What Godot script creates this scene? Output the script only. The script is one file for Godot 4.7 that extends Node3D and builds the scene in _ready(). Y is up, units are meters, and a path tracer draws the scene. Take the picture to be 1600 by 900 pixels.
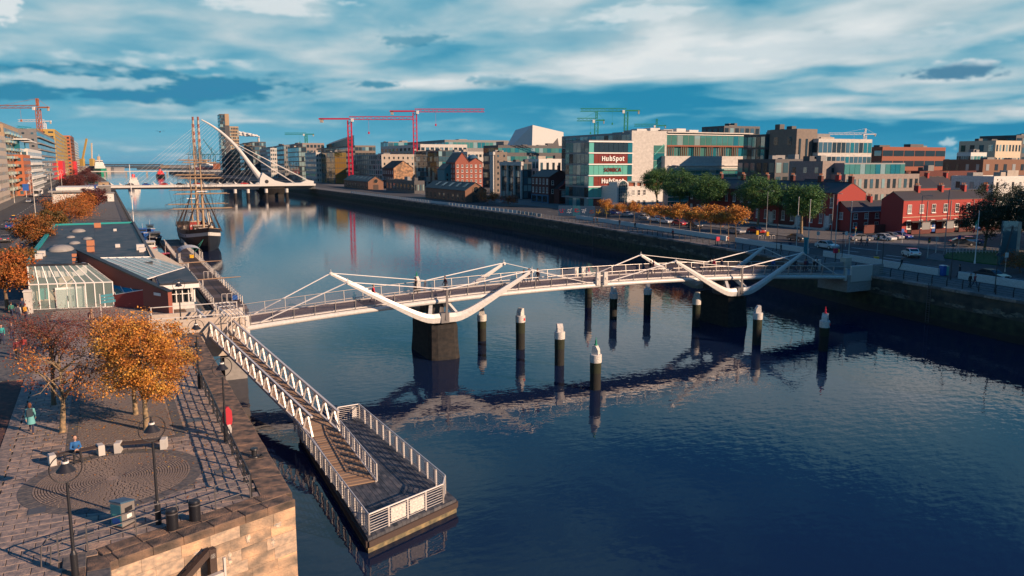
extends Node3D
# A river in late afternoon autumn light: footbridge, quays, tall ship, docklands beyond.
# y is up, metres; water at y = 0, quays at y = 5.

class MB:
	var v := PackedVector3Array()
	var n := PackedVector3Array()
	var c := PackedColorArray()
	var col := Color(1, 1, 1)
	var tint := false
	func tri(a: Vector3, b: Vector3, d: Vector3) -> void:
		var m := (b - a).cross(d - a).normalized()
		v.append(a); v.append(d); v.append(b)
		n.append(m); n.append(m); n.append(m)
		if tint:
			c.append(col); c.append(col); c.append(col)
	func tris(a: Vector3, b: Vector3, d: Vector3, na: Vector3, nb: Vector3, nd: Vector3) -> void:
		v.append(a); v.append(d); v.append(b)
		n.append(na); n.append(nd); n.append(nb)
		if tint:
			c.append(col); c.append(col); c.append(col)
	func quad(a: Vector3, b: Vector3, d: Vector3, e: Vector3) -> void:
		tri(a, b, d); tri(a, d, e)
	func box(o: Vector3, s: Vector3, b := Basis()) -> void:
		var x := b.x * s.x * 0.5
		var y := b.y * s.y * 0.5
		var z := b.z * s.z * 0.5
		quad(o - x - y + z, o + x - y + z, o + x + y + z, o - x + y + z)
		quad(o + x - y - z, o - x - y - z, o - x + y - z, o + x + y - z)
		quad(o + x - y + z, o + x - y - z, o + x + y - z, o + x + y + z)
		quad(o - x - y - z, o - x - y + z, o - x + y + z, o - x + y - z)
		quad(o - x + y + z, o + x + y + z, o + x + y - z, o - x + y - z)
		quad(o - x - y - z, o + x - y - z, o + x - y + z, o - x - y + z)
	func b2(x0: float, x1: float, y0: float, y1: float, z0: float, z1: float) -> void:
		box(Vector3((x0 + x1) / 2, (y0 + y1) / 2, (z0 + z1) / 2), Vector3(absf(x1 - x0), absf(y1 - y0), absf(z1 - z0)))
	# a box whose top edges are chamfered by k
	func slab(x0: float, x1: float, y0: float, y1: float, z0: float, z1: float, k: float) -> void:
		var q := [Vector3(x0, y0, z1), Vector3(x1, y0, z1), Vector3(x1, y0, z0), Vector3(x0, y0, z0)]
		var s := [Vector3(x0, y1 - k, z1), Vector3(x1, y1 - k, z1), Vector3(x1, y1 - k, z0), Vector3(x0, y1 - k, z0)]
		var t := [Vector3(x0 + k, y1, z1 - k), Vector3(x1 - k, y1, z1 - k), Vector3(x1 - k, y1, z0 + k), Vector3(x0 + k, y1, z0 + k)]
		for i in 4:
			var j := (i + 1) % 4
			quad(q[i], q[j], s[j], s[i]); quad(s[i], s[j], t[j], t[i])
		quad(t[0], t[1], t[2], t[3])
	func beam(p: Vector3, q: Vector3, w: float, h: float) -> void:
		var d := q - p
		if d.length() < 0.001:
			return
		var z := d.normalized()
		var u := Vector3.UP if absf(z.y) < 0.98 else Vector3.RIGHT
		var x := u.cross(z).normalized()
		box((p + q) / 2, Vector3(w, h, d.length()), Basis(x, z.cross(x), z))
	func tube(p: Vector3, q: Vector3, r0: float, r1: float, k := 8, cap := true) -> void:
		var z := (q - p).normalized()
		var u := Vector3.UP if absf(z.y) < 0.9 else Vector3.RIGHT
		var x := u.cross(z).normalized()
		var y := z.cross(x)
		var p0 := Vector3.ZERO; var q0 := Vector3.ZERO; var m0 := Vector3.ZERO
		for i in k + 1:
			var t := TAU * i / k
			var m := x * cos(t) + y * sin(t)
			var p1 := p + m * r0
			var q1 := q + m * r1
			if i > 0:
				tris(p0, p1, q1, m0, m, m); tris(p0, q1, q0, m0, m, m0)
				if cap:
					tri(q, q0, q1); tri(p, p1, p0)
			p0 = p1; q0 = q1; m0 = m
	func path(pts: Array, rad: Array, k := 8) -> void:
		for i in pts.size() - 1:
			tube(pts[i], pts[i + 1], rad[mini(i, rad.size() - 1)], rad[mini(i + 1, rad.size() - 1)], k, true)
	func lathe(o: Vector3, prof: Array, k := 12) -> void: # prof: Vector2(radius, height)
		for j in prof.size() - 1:
			var a: Vector2 = prof[j]; var b: Vector2 = prof[j + 1]
			var sl := Vector2(b.y - a.y, a.x - b.x).normalized()
			for i in k:
				var t0 := TAU * i / k; var t1 := TAU * (i + 1) / k
				var d0 := Vector3(cos(t0), 0, -sin(t0)); var d1 := Vector3(cos(t1), 0, -sin(t1))
				var n0 := d0 * sl.x + Vector3.UP * sl.y; var n1 := d1 * sl.x + Vector3.UP * sl.y
				var A := o + d0 * a.x + Vector3.UP * a.y; var B_ := o + d1 * a.x + Vector3.UP * a.y
				var C := o + d1 * b.x + Vector3.UP * b.y; var D := o + d0 * b.x + Vector3.UP * b.y
				if a.x > 0.0001:
					tris(A, B_, C, n0, n1, n1)
				if b.x > 0.0001:
					tris(A, C, D, n0, n1, n0)
	func ball(o: Vector3, r: Vector3, k := 8, m := 5) -> void:
		for j in m:
			var a0 := PI * j / m - PI / 2; var a1 := PI * (j + 1) / m - PI / 2
			for i in k:
				var t0 := TAU * i / k; var t1 := TAU * (i + 1) / k
				var P := []
				for q in [[a0, t0], [a0, t1], [a1, t1], [a1, t0]]:
					P.append(Vector3(cos(q[0]) * cos(q[1]), sin(q[0]), -cos(q[0]) * sin(q[1])))
				tris(o + P[0] * r, o + P[1] * r, o + P[2] * r, P[0], P[1], P[2])
				tris(o + P[0] * r, o + P[2] * r, o + P[3] * r, P[0], P[2], P[3])
	func ring(o: Vector3, R: float, r: float, b: Basis, k := 24, m := 5) -> void: # torus in the plane b.x, b.y
		for i in k:
			var t0 := TAU * i / k; var t1 := TAU * (i + 1) / k
			tube(o + (b.x * cos(t0) + b.y * sin(t0)) * R, o + (b.x * cos(t1) + b.y * sin(t1)) * R, r, r, m, false)
	# upright prism over a polygon of (x, z) points
	func prism(p: PackedVector2Array, y0: float, y1: float, bottom := false) -> void:
		var q := p
		if Geometry2D.is_polygon_clockwise(q):
			q = q.duplicate(); q.reverse()
		var t := Geometry2D.triangulate_polygon(q)
		for i in range(0, t.size(), 3):
			var A := q[t[i]]; var B_ := q[t[i + 1]]; var C := q[t[i + 2]]
			if (B_ - A).cross(C - A) > 0:
				var s := B_; B_ = C; C = s
			tri(Vector3(A.x, y1, A.y), Vector3(B_.x, y1, B_.y), Vector3(C.x, y1, C.y))
			if bottom:
				tri(Vector3(A.x, y0, A.y), Vector3(C.x, y0, C.y), Vector3(B_.x, y0, B_.y))
		for i in q.size():
			var a := q[i]; var b := q[(i + 1) % q.size()]
			quad(Vector3(b.x, y0, b.y), Vector3(a.x, y0, a.y), Vector3(a.x, y1, a.y), Vector3(b.x, y1, b.y))
	# outline of (x, y) points swept from z0 to z1
	func outline(p: PackedVector2Array, z0: float, z1: float) -> void:
		var q := p
		if Geometry2D.is_polygon_clockwise(q):
			q = q.duplicate(); q.reverse()
		var t := Geometry2D.triangulate_polygon(q)
		for i in range(0, t.size(), 3):
			var A := q[t[i]]; var B_ := q[t[i + 1]]; var C := q[t[i + 2]]
			if (B_ - A).cross(C - A) < 0:
				var s := B_; B_ = C; C = s
			tri(Vector3(A.x, A.y, z1), Vector3(B_.x, B_.y, z1), Vector3(C.x, C.y, z1))
			tri(Vector3(A.x, A.y, z0), Vector3(C.x, C.y, z0), Vector3(B_.x, B_.y, z0))
		for i in q.size():
			var a := q[i]; var b := q[(i + 1) % q.size()]
			quad(Vector3(a.x, a.y, z1), Vector3(a.x, a.y, z0), Vector3(b.x, b.y, z0), Vector3(b.x, b.y, z1))
	func turn(from: int, x: Transform3D) -> void:
		for i in range(from, v.size()):
			v[i] = x * v[i]; n[i] = (x.basis * n[i]).normalized()
	func add(to: ArrayMesh, m: Material) -> void:
		if v.is_empty():
			return
		var A := []
		A.resize(Mesh.ARRAY_MAX)
		A[Mesh.ARRAY_VERTEX] = v; A[Mesh.ARRAY_NORMAL] = n
		if tint:
			A[Mesh.ARRAY_COLOR] = c
		to.add_surface_from_arrays(Mesh.PRIMITIVE_TRIANGLES, A)
		to.surface_set_material(to.get_surface_count() - 1, m)
	func mesh(m: Material) -> ArrayMesh:
		var a := ArrayMesh.new()
		add(a, m)
		return a

var M := {}
var TX := {}
var used := {}
var cache := {}
var rng := RandomNumberGenerator.new()
const CLX := Vector3(-10.14,5,-35.13)
var LT := Transform3D(Basis(Vector3(0.8905, 0, -0.455), Vector3.UP, Vector3(0.455, 0, 0.8905)), Vector3(CLX.x, 0, CLX.z)) # quay on the north bank: x towards the river, -z downstream
var RT := Transform3D(Basis(Vector3(0.91,0,-0.42), Vector3.UP, Vector3(0.42,0,0.91)), Vector3(50,0,-108.5)) # south bank: x inland, -z downstream
var BT := Transform3D(Basis(Vector3(0.902, 0, -0.432), Vector3.UP, Vector3(0.432, 0, 0.902)), Vector3(-25.1, 0, -74.1)) # footbridge: x across the river

func numbered(s: String) -> String:
	if not used.has(s):
		used[s] = 0
		return s
	used[s] += 1
	return "%s_%03d" % [s, used[s]]
func at(f: Transform3D, x: float, y: float, z: float, turn := 0.0, k := 1.0) -> Transform3D:
	return f * Transform3D(Basis(Vector3.UP, turn).scaled(Vector3(k, k, k)), Vector3(x, y, z))
func tag(o: Node, label: String, cat: String, group := "", kind := "") -> Node:
	o.set_meta("label", label); o.set_meta("category", cat)
	if group: o.set_meta("group", group)
	if kind: o.set_meta("kind", kind)
	return o
func thing(nm: String, label: String, cat: String, x: Transform3D, group := "") -> Node3D:
	var o := Node3D.new()
	o.name = numbered(nm); o.transform = x
	add_child(o)
	tag(o, label, cat, group)
	return o
func part(p: Node, nm: String, mesh: Mesh, m: Material = null, x := Transform3D()) -> MeshInstance3D:
	var o := MeshInstance3D.new()
	o.name = nm; o.mesh = mesh; o.transform = x
	if m: o.material_override = m
	p.add_child(o, true)
	return o
func pm(p: Node, nm: String, b: MB, m: Material) -> MeshInstance3D:
	return part(p, nm, b.mesh(m))
func pb(p: Node, nm: String, m: Material, x0: float, x1: float, y0: float, y1: float, z0: float, z1: float) -> MeshInstance3D:
	return part(p, nm, bm(Vector3(absf(x1 - x0), absf(y1 - y0), absf(z1 - z0))), m, Transform3D(Basis(), Vector3((x0 + x1) / 2, (y0 + y1) / 2, (z0 + z1) / 2)))
func bm(s: Vector3) -> Mesh:
	var k := "b%.2f,%.2f,%.2f" % [s.x, s.y, s.z]
	if not cache.has(k):
		var b := MB.new()
		b.box(Vector3.ZERO, s)
		cache[k] = b.mesh(null)
	return cache[k]
func structure(nm: String, b: MB, m: Material, x := Transform3D()) -> MeshInstance3D:
	var o := part(self, numbered(nm), b.mesh(m), null, x)
	o.set_meta("kind", "structure")
	return o
func copy(o: Node3D, x: Transform3D, label: String, group := "") -> Node3D:
	var c: Node3D = o.duplicate()
	c.name = numbered(String(o.name).rstrip("0123456789").trim_suffix("_"))
	add_child(c)
	c.transform = x
	c.set_meta("label", label)
	if group: c.set_meta("group", group)
	return c

func noise_tex(key: String, freq: float, oct: int, lo: float, hi: float, size := 512, kind := FastNoiseLite.TYPE_SIMPLEX_SMOOTH, warm := 0.0, gamma := 1.0) -> void:
	var f := FastNoiseLite.new()
	f.seed = hash(key) % 10000; f.frequency = freq; f.fractal_octaves = oct; f.noise_type = kind
	f.fractal_type = FastNoiseLite.FRACTAL_FBM if oct > 1 else FastNoiseLite.FRACTAL_NONE
	var im := f.get_seamless_image(size, size)
	var d := im.get_data()
	var out := PackedByteArray()
	out.resize(d.size() * 3)
	for i in d.size():
		var t := pow(d[i] / 255.0, gamma)
		var g := lerpf(lo, hi, t)
		out[i * 3] = clampi(int(255 * g * (1 + warm * (t - 0.5))), 0, 255)
		out[i * 3 + 1] = clampi(int(255 * g), 0, 255)
		out[i * 3 + 2] = clampi(int(255 * g * (1 - warm * (t - 0.5))), 0, 255)
	TX[key] = ImageTexture.create_from_image(Image.create_from_data(size, size, false, Image.FORMAT_RGB8, out))
func height_tex(key: String, freq: float, oct: int, strength: float, size := 512) -> void:
	var f := FastNoiseLite.new()
	f.seed = hash(key) % 10000; f.frequency = freq; f.fractal_octaves = oct
	f.noise_type = FastNoiseLite.TYPE_SIMPLEX_SMOOTH
	var im := f.get_seamless_image(size, size)
	im.convert(Image.FORMAT_RGBA8)
	im.bump_map_to_normal_map(strength)
	TX[key] = ImageTexture.create_from_image(im)

# c: linear base colour; tex: a grain texture laid in world space, repeating every `tile` metres
func mt(key: String, c: Color, rough := 0.8, metal := 0.0, tex := "", tile := 4.0, nrm := "", ns := 1.0) -> StandardMaterial3D:
	var m := StandardMaterial3D.new()
	m.resource_name = key
	m.roughness = rough; m.metallic = metal
	var k := 1.0
	if tex:
		m.albedo_texture = TX[tex]; k = 1.3
	m.albedo_color = Color(minf(c.r * k, 1), minf(c.g * k, 1), minf(c.b * k, 1)).linear_to_srgb()
	if nrm:
		m.normal_enabled = true; m.normal_texture = TX[nrm]; m.normal_scale = ns
	if tex or nrm:
		m.uv1_triplanar = true; m.uv1_world_triplanar = true
		m.uv1_scale = Vector3.ONE / tile
	M[key] = m
	return m

func _ready() -> void:
	rng.seed = 20
	# ---- camera, sky, sun, exposure
	var cam := Camera3D.new()
	cam.name = "camera"
	cam.fov = 39.774; cam.near = 0.5; cam.far = 60000.0
	add_child(cam)
	cam.position = Vector3(0, 20.5, 0)
	cam.rotation_degrees = Vector3(-8.954, 0, 0)
	cam.current = true
	var env := Environment.new()
	env.background_mode = Environment.BG_SKY
	env.sky = Sky.new()
	env.sky.sky_material = make_sky()
	env.background_energy_multiplier = 0.78
	env.tonemap_mode = Environment.TONE_MAPPER_LINEAR
	env.tonemap_exposure = 1.5
	env.sdfgi_enabled = true; env.ssao_enabled = true; env.ssil_enabled = true
	env.fog_enabled = true; env.fog_density = 0.000016; env.fog_light_color = Color(0.42, 0.74, 0.92)
	var we := WorldEnvironment.new()
	we.name = "air"
	we.environment = env
	add_child(we)
	var sun := DirectionalLight3D.new()
	sun.name = "sun"
	sun.light_energy = 1.6; sun.light_angular_distance = 0.5
	sun.light_color = Color(1.0, 0.85, 0.72)
	sun.shadow_enabled = true
	add_child(sun)
	var sd := Vector3(sin(deg_to_rad(117)), tan(deg_to_rad(21)), -cos(deg_to_rad(117)))
	sun.look_at_from_position(sd * 100, Vector3.ZERO)
	make_materials()
	make_ground()
	make_footbridge()
	make_piles()
	make_pontoon()
	make_plaza()
	make_pavilion()
	make_dock()
	make_ship()
	make_far_bridge()
	make_south_quay()
	make_south_buildings()
	make_north_buildings()
	make_port()
	make_cranes()
	make_trees()
	make_people()
	make_vehicles()
	make_details()

func make_sky() -> Material:
	var f := FastNoiseLite.new()
	f.seed = 11; f.frequency = 1.0; f.fractal_octaves = 6; f.noise_type = FastNoiseLite.TYPE_SIMPLEX_SMOOTH; f.fractal_gain = 0.5
	var g := FastNoiseLite.new()
	g.seed = 5; g.frequency = 1.0; g.fractal_octaves = 4; g.noise_type = FastNoiseLite.TYPE_SIMPLEX_SMOOTH
	# cloud banks: azimuth, elevation, half width, half height (degrees), strength, darkness of the underside
	var fe := [[-23.83,5.09,9.90,1.57, 1.0, 1.0], [-28.34,4.97,6.45,0.60, 0.85, 0.1], [-31.58,4.30,2.76,0.74, 0.8, 0.9], [28.47,5.57,2.86,0.64, 1.0, 0.8], [-9.11,5.36,1.66,0.41, 0.9, 0.75],
		[-1.34,5.73,2.07,0.51, 0.5, 0.8], [-15.91,10.21,5.07,0.74, 0.9, 0.0], [-31.50,9.00,1.01,1.01, 1.0, 0.0], [8.77,10.00,4.15,0.74, 0.8, 0.0], [12.74,6.39,7.37,0.74, 0.5, 0.1],
		[20.83,7.43,10.13,1.01, 0.6, 0.12], [3.55,8.65,6.45,0.92, 0.5, 0.35], [28.45,1.26,0.55,0.37, 0.8, 0.05], [31.36,0.99,0.60,0.32, 0.6, 0.1], [29.85,1.01,0.60,0.18, 0.5, 0.1], [-7.07,8.39,2.76,0.64, 0.5, 0.9]]
	var whole := Image.create(1024, 512, false, Image.FORMAT_RGB8)
	whole.fill(Color(0.24, 0.36, 0.42))
	for y in 262:
		for x in 1024:
			whole.set_pixel(x, y, sky_colour((x + 0.5) / 1024 * 360.0, 90 - (y + 0.5) / 512 * 180, f, g, fe))
	whole.resize(4096, 2048, Image.INTERPOLATE_CUBIC)
	# the part towards the docks again, at full resolution
	var w := 460
	var rows := 200
	var near := Image.create(w * 2, rows, false, Image.FORMAT_RGB8)
	for y in rows:
		for x in w * 2:
			near.set_pixel(x, y, sky_colour((x - w + 0.5) / 4096.0 * 360.0, 90 - (y + 1028 - rows + 0.5) / 2048.0 * 180, f, g, fe))
	whole.blit_rect(near, Rect2i(w, 0, w, rows), Vector2i(0, 1028 - rows))
	whole.blit_rect(near, Rect2i(0, 0, w, rows), Vector2i(4096 - w, 1028 - rows))
	var m := PanoramaSkyMaterial.new()
	m.panorama = ImageTexture.create_from_image(whole)
	return m

func sky_colour(az: float, el: float, f: FastNoiseLite, g: FastNoiseLite, fe: Array) -> Color:
	if az > 180: az -= 360
	var e := deg_to_rad(maxf(el, 0.0))
	var a := deg_to_rad(az)
	var dy := sin(e)
	var d := Vector2(sin(a), -cos(a)) * cos(e) / (dy + 0.09)
	# a sheet of thin high cloud seen in perspective, drawn out by the wind
	var q := Vector2(d.x * 0.8 + d.y * 0.6, d.y * 0.8 - d.x * 0.6)
	var warp := g.get_noise_2d(d.x * 0.35 + 7, d.y * 0.35)
	var n1 := g.get_noise_2d(q.x * 0.13 + warp * 0.2, q.y * 0.3 + warp * 0.3)
	var n2 := f.get_noise_2d(q.x * 0.33 + 31 + warp * 0.3, q.y * 0.62 + warp * 0.4)
	var n3 := f.get_noise_2d(d.x * 1.6 + 50, d.y * 1.6 + n2 * 0.5)
	var hi := clampf(el / 40.0, 0, 1)
	var low := clampf(1 - el / 5.0, 0, 1)
	var t := 0.62 + n1 * 0.62 + n2 * 0.62 + n3 * 0.24 - hi * 0.2 - smoothstep(11.0, 26.0, el) * 0.42
	t -= 0.28 * smoothstep(4.4, 2.2, el + n2 * 1.6)
	t += 0.1 * smoothstep(4.0, 6.5, el)
	var blue := Color(0.06, 0.45, 0.60)
	blue = blue.lerp(Color(0.08, 0.33, 0.57), smoothstep(8.0, 28.0, el))
	blue = blue.lerp(Color(0.30, 0.60, 0.71), low * low * 0.75)
	# the haze over the bay is thicker towards the sea
	var sea := exp(-pow((az + 26) / 32.0, 2.0)) * exp(-el / 9.0)
	blue = blue.lerp(Color(0.46, 0.685, 0.76), sea * 0.95)
	var c := blue.lerp(Color(0.44, 0.645, 0.72), smoothstep(0.16, 0.64, t) * 0.92)
	c = c.lerp(Color(0.68, 0.75, 0.775), smoothstep(0.5, 0.98, t))
	c = c.lerp(Color(0.85, 0.86, 0.86), smoothstep(0.88, 1.25, t) * 0.85)
	if el < 14 and absf(az) < 40:
		var w1 := g.get_noise_2d(az * 0.22, el * 0.9)
		var w2 := f.get_noise_2d(az * 0.34 + 9, el * 1.5)
		for k in fe:
			var x: float = (az - k[0]) / k[2]
			var y: float = (el - k[1]) / k[3]
			if absf(x) > 2.2 or absf(y) > 2.5: continue
			y -= 0.35 * w1
			if k[2] < 1.5: w2 = f.get_noise_2d(az * 1.3 + 9, el * 2.4) * 1.7
			var w3 := f.get_noise_2d(az * 1.1 + 70, el * 3.0)
			var r := 1 - sqrt(x * x + y * y) + w2 * 0.45 + w1 * 0.4 + (w3 * 0.45 if k[2] < 4.0 else w3 * 0.12)
			var s: float = smoothstep(-0.05, 0.5, r) * k[4]
			if s <= 0: continue
			var top := Color(0.80, 0.83, 0.84)
			var under := Color(0.05, 0.40, 0.54).lerp(Color(0.17, 0.40, 0.53), smoothstep(0, 30, az))
			var shade: float = k[5] * (1 - smoothstep(0.1, 0.8, y + w2 * 0.45) * 0.85)
			c = c.lerp(top.lerp(under, shade), s)
	c.r += n3 * 0.012; c.g += n3 * 0.012; c.b += n3 * 0.01
	return Color(clampf(c.r, 0, 1), clampf(c.g, 0, 1), clampf(c.b, 0, 1))

func make_materials() -> void:
	noise_tex("grain", 0.09, 3, 0.62, 0.94)
	noise_tex("soft", 0.02, 5, 0.70, 0.86)
	noise_tex("blotch", 0.02, 5, 0.6, 0.95, 512, FastNoiseLite.TYPE_SIMPLEX_SMOOTH, 0.12)
	noise_tex("speck", 0.22, 2, 0.5, 1.0)
	noise_tex("stain", 0.008, 6, 0.3, 1.0, 512, FastNoiseLite.TYPE_SIMPLEX_SMOOTH, 0.25, 0.8)
	height_tex("rough", 0.08, 4, 5.0)
	height_tex("pane", 0.004, 2, 1.2, 256)
	mt("granite", Color(0.35, 0.275, 0.235), 0.75, 0, "blotch", 5.0, "rough", 0.35)
	mt("granite_b", Color(0.30, 0.24, 0.21), 0.75, 0, "blotch", 4.1, "rough", 0.35)
	mt("granite_c", Color(0.39, 0.31, 0.26), 0.75, 0, "stain", 6.3, "rough", 0.35)
	mt("joint", Color(0.06, 0.052, 0.046), 0.95, 0, "grain", 2.0)
	mt("sett", Color(0.27, 0.215, 0.185), 0.8, 0, "speck", 1.3, "rough", 0.4)
	mt("band", Color(0.14, 0.128, 0.122), 0.8, 0, "blotch", 3.0)
	mt("coping", Color(0.23, 0.165, 0.125), 0.85, 0, "stain", 4.0, "rough", 0.7)
	mt("coping_b", Color(0.19, 0.14, 0.11), 0.85, 0, "stain", 3.1, "rough", 0.7)
	mt("ashlar", Color(0.52, 0.395, 0.29), 0.9, 0, "stain", 5.0, "rough", 0.6)
	mt("ashlar_b", Color(0.505, 0.385, 0.285), 0.9, 0, "stain", 3.7, "rough", 0.6)
	mt("ashlar_c", Color(0.535, 0.41, 0.305), 0.9, 0, "blotch", 3.0, "rough", 0.5)
	mt("weed", Color(0.06, 0.075, 0.03), 0.9, 0, "speck", 1.5, "rough", 0.8)
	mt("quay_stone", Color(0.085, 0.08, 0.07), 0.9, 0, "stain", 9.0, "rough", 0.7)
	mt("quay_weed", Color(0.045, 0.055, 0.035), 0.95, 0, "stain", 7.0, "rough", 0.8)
	mt("render_patch", Color(0.66, 0.6, 0.52), 0.9, 0, "stain", 1.2)
	mt("lime", Color(0.19, 0.2, 0.175), 0.95, 0, "stain", 3.0, "rough", 0.7)
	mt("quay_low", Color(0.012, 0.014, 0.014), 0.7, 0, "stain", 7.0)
	mt("asphalt", Color(0.055, 0.055, 0.06), 0.9, 0, "blotch", 9.0)
	mt("red_path", Color(0.11, 0.05, 0.043), 0.9, 0, "blotch", 6.0)
	mt("path", Color(0.15, 0.145, 0.14), 0.9, 0, "blotch", 7.0)
	mt("land", Color(0.1, 0.095, 0.088), 0.95, 0, "blotch", 30.0)
	mt("concrete", Color(0.58, 0.5, 0.42), 0.85, 0, "soft", 5.0)
	mt("concrete_grey", Color(0.34, 0.33, 0.32), 0.85, 0, "soft", 6.0)
	mt("white_wall", Color(0.66, 0.66, 0.64), 0.85, 0, "soft", 7.0)
	mt("parapet", Color(0.62, 0.65, 0.65), 0.85, 0, "soft", 3.0)
	mt("white_paint", Color(0.78, 0.76, 0.73), 0.35, 0, "soft", 3.0)
	mt("rust_white", Color(0.72, 0.69, 0.64), 0.6, 0, "blotch", 1.4)
	mt("steel", Color(0.5, 0.47, 0.44), 0.42, 0.75)
	mt("galv", Color(0.62, 0.585, 0.55), 0.5, 0.35)
	mt("iron", Color(0.018, 0.019, 0.024), 0.45)
	mt("iron_grey", Color(0.11, 0.105, 0.11), 0.5, 0.3)
	mt("deck", Color(0.135, 0.10, 0.095), 0.75, 0, "blotch", 2.5)
	mt("deck_grey", Color(0.095, 0.11, 0.14), 0.7, 0, "stain", 6.0)
	mt("deck_grey_b", Color(0.08, 0.092, 0.12), 0.7, 0, "stain", 5.0)
	mt("timber", Color(0.36, 0.24, 0.155), 0.8, 0, "grain", 1.4)
	mt("timber_b", Color(0.27, 0.165, 0.10), 0.8, 0, "grain", 1.1)
	mt("timber_dark", Color(0.075, 0.05, 0.042), 0.8, 0, "grain", 2.0)
	mt("pier", Color(0.026, 0.025, 0.025), 0.85, 0, "stain", 3.0, "rough", 0.6)
	mt("pile_low", Color(0.02, 0.021, 0.019), 0.9, 0, "speck", 2.5, "rough", 1.0)
	mt("pile_weed", Color(0.03, 0.038, 0.018), 0.9, 0, "speck", 1.2, "rough", 1.0)
	mt("pontoon_side", Color(0.26, 0.23, 0.14), 0.9, 0, "stain", 2.6, "rough", 0.7)
	mt("red_paint", Color(0.55, 0.02, 0.03), 0.45)
	mt("red_life", Color(0.5, 0.012, 0.045), 0.5)
	mt("red_canvas", Color(0.36, 0.01, 0.025), 0.6)
	mt("yellow", Color(0.75, 0.42, 0.02), 0.5)
	mt("green_paint", Color(0.015, 0.22, 0.13), 0.5)
	mt("teal_paint", Color(0.01, 0.27, 0.27), 0.5)
	mt("blue_paint", Color(0.015, 0.09, 0.35), 0.45)
	mt("black_paint", Color(0.012, 0.013, 0.018), 0.4)
	mt("roof_felt", Color(0.055, 0.058, 0.072), 0.55, 0, "stain", 11.0)
	mt("slate", Color(0.045, 0.044, 0.05), 0.6, 0, "grain", 3.0)
	mt("slate_b", Color(0.06, 0.054, 0.056), 0.6, 0, "grain", 2.6)
	mt("brick_red", Color(0.45, 0.065, 0.055), 0.9, 0, "grain", 3.0)
	mt("brick_red_b", Color(0.40, 0.06, 0.05), 0.9, 0, "grain", 3.4)
	mt("brick_dark", Color(0.16, 0.05, 0.042), 0.9, 0, "speck", 2.2)
	mt("brick_brown", Color(0.25, 0.13, 0.085), 0.9, 0, "grain", 3.1)
	mt("brick_tan", Color(0.42, 0.27, 0.17), 0.9, 0, "stain", 9.0)
	mt("brick_mid", Color(0.37, 0.115, 0.08), 0.9, 0, "speck", 3.0)
	mt("terracotta", Color(0.33, 0.105, 0.062), 0.85, 0, "grain", 4.0)
	mt("chimney_pot", Color(0.40, 0.16, 0.08), 0.8)
	mt("stone_beige", Color(0.52, 0.45, 0.38), 0.85, 0, "soft", 12.0)
	mt("stone_pink", Color(0.33, 0.275, 0.25), 0.85, 0, "soft", 8.0)
	mt("stone_pale", Color(0.64, 0.61, 0.565), 0.85, 0, "soft", 12.0)
	mt("cladding_dark", Color(0.075, 0.075, 0.085), 0.6, 0, "soft", 14.0)
	mt("cladding_grey", Color(0.22, 0.215, 0.215), 0.6, 0, "soft", 14.0)
	mt("cladding_brown", Color(0.22, 0.175, 0.145), 0.7, 0, "soft", 11.0)
	mt("cladding_tan", Color(0.47, 0.33, 0.2), 0.7, 0, "soft", 11.0)
	mt("cladding_yellow", Color(0.55, 0.36, 0.09), 0.7, 0, "soft", 11.0)
	mt("orange_brick", Color(0.50, 0.16, 0.07), 0.85, 0, "grain", 4.0)
	mt("cream", Color(0.72, 0.60, 0.44), 0.85, 0, "soft", 6.0)
	mt("render_white", Color(0.78, 0.765, 0.73), 0.85, 0, "soft", 6.0)
	mt("blue_render", Color(0.055, 0.14, 0.24), 0.8, 0, "soft", 6.0)
	mt("teal_render", Color(0.05, 0.24, 0.31), 0.8, 0, "soft", 6.0)
	mt("frame_white", Color(0.72, 0.70, 0.67), 0.5)
	mt("frame_grey", Color(0.2, 0.205, 0.215), 0.5)
	mt("frame_dark", Color(0.03, 0.032, 0.036), 0.5)
	mt("louvre", Color(0.17, 0.085, 0.055), 0.7)
	mt("grass", Color(0.035, 0.12, 0.02), 0.95, 0, "speck", 1.2)
	mt("rope", Color(0.05, 0.3, 0.24), 0.8)
	mt("line_white", Color(0.55, 0.55, 0.53), 0.8, 0, "speck", 1.7)
	mt("cable", Color(0.78, 0.74, 0.69), 0.4)
	mt("rubber", Color(0.015, 0.015, 0.016), 0.8)
	mt("bark", Color(0.22, 0.155, 0.10), 0.9, 0, "speck", 1.0)
	mt("bark_pale", Color(0.33, 0.26, 0.17), 0.9, 0, "stain", 1.4)
	# glass: coated office glass mirrors the sky; windows of houses are darker
	mt("glass_blue", Color(0.10, 0.20, 0.25), 0.05, 0.55, "", 1, "pane", 0.35)
	mt("glass_dark", Color(0.045, 0.07, 0.085), 0.05, 0.5, "", 1, "pane", 0.35)
	mt("glass_green", Color(0.10, 0.30, 0.27), 0.06, 0.45)
	mt("glass_pale", Color(0.32, 0.45, 0.44), 0.08, 0.4)
	mt("glass_gold", Color(0.42, 0.24, 0.06), 0.1, 0.6)
	mt("glass_teal", Color(0.03, 0.22, 0.27), 0.06, 0.45)
	mt("glass_red", Color(0.24, 0.055, 0.045), 0.1, 0.25)
	mt("glass_mint", Color(0.14, 0.47, 0.40), 0.12, 0.2)
	mt("window_glass", Color(0.03, 0.036, 0.042), 0.06, 0.1)
	mt("window_pale", Color(0.30, 0.31, 0.31), 0.2, 0.1)
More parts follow.
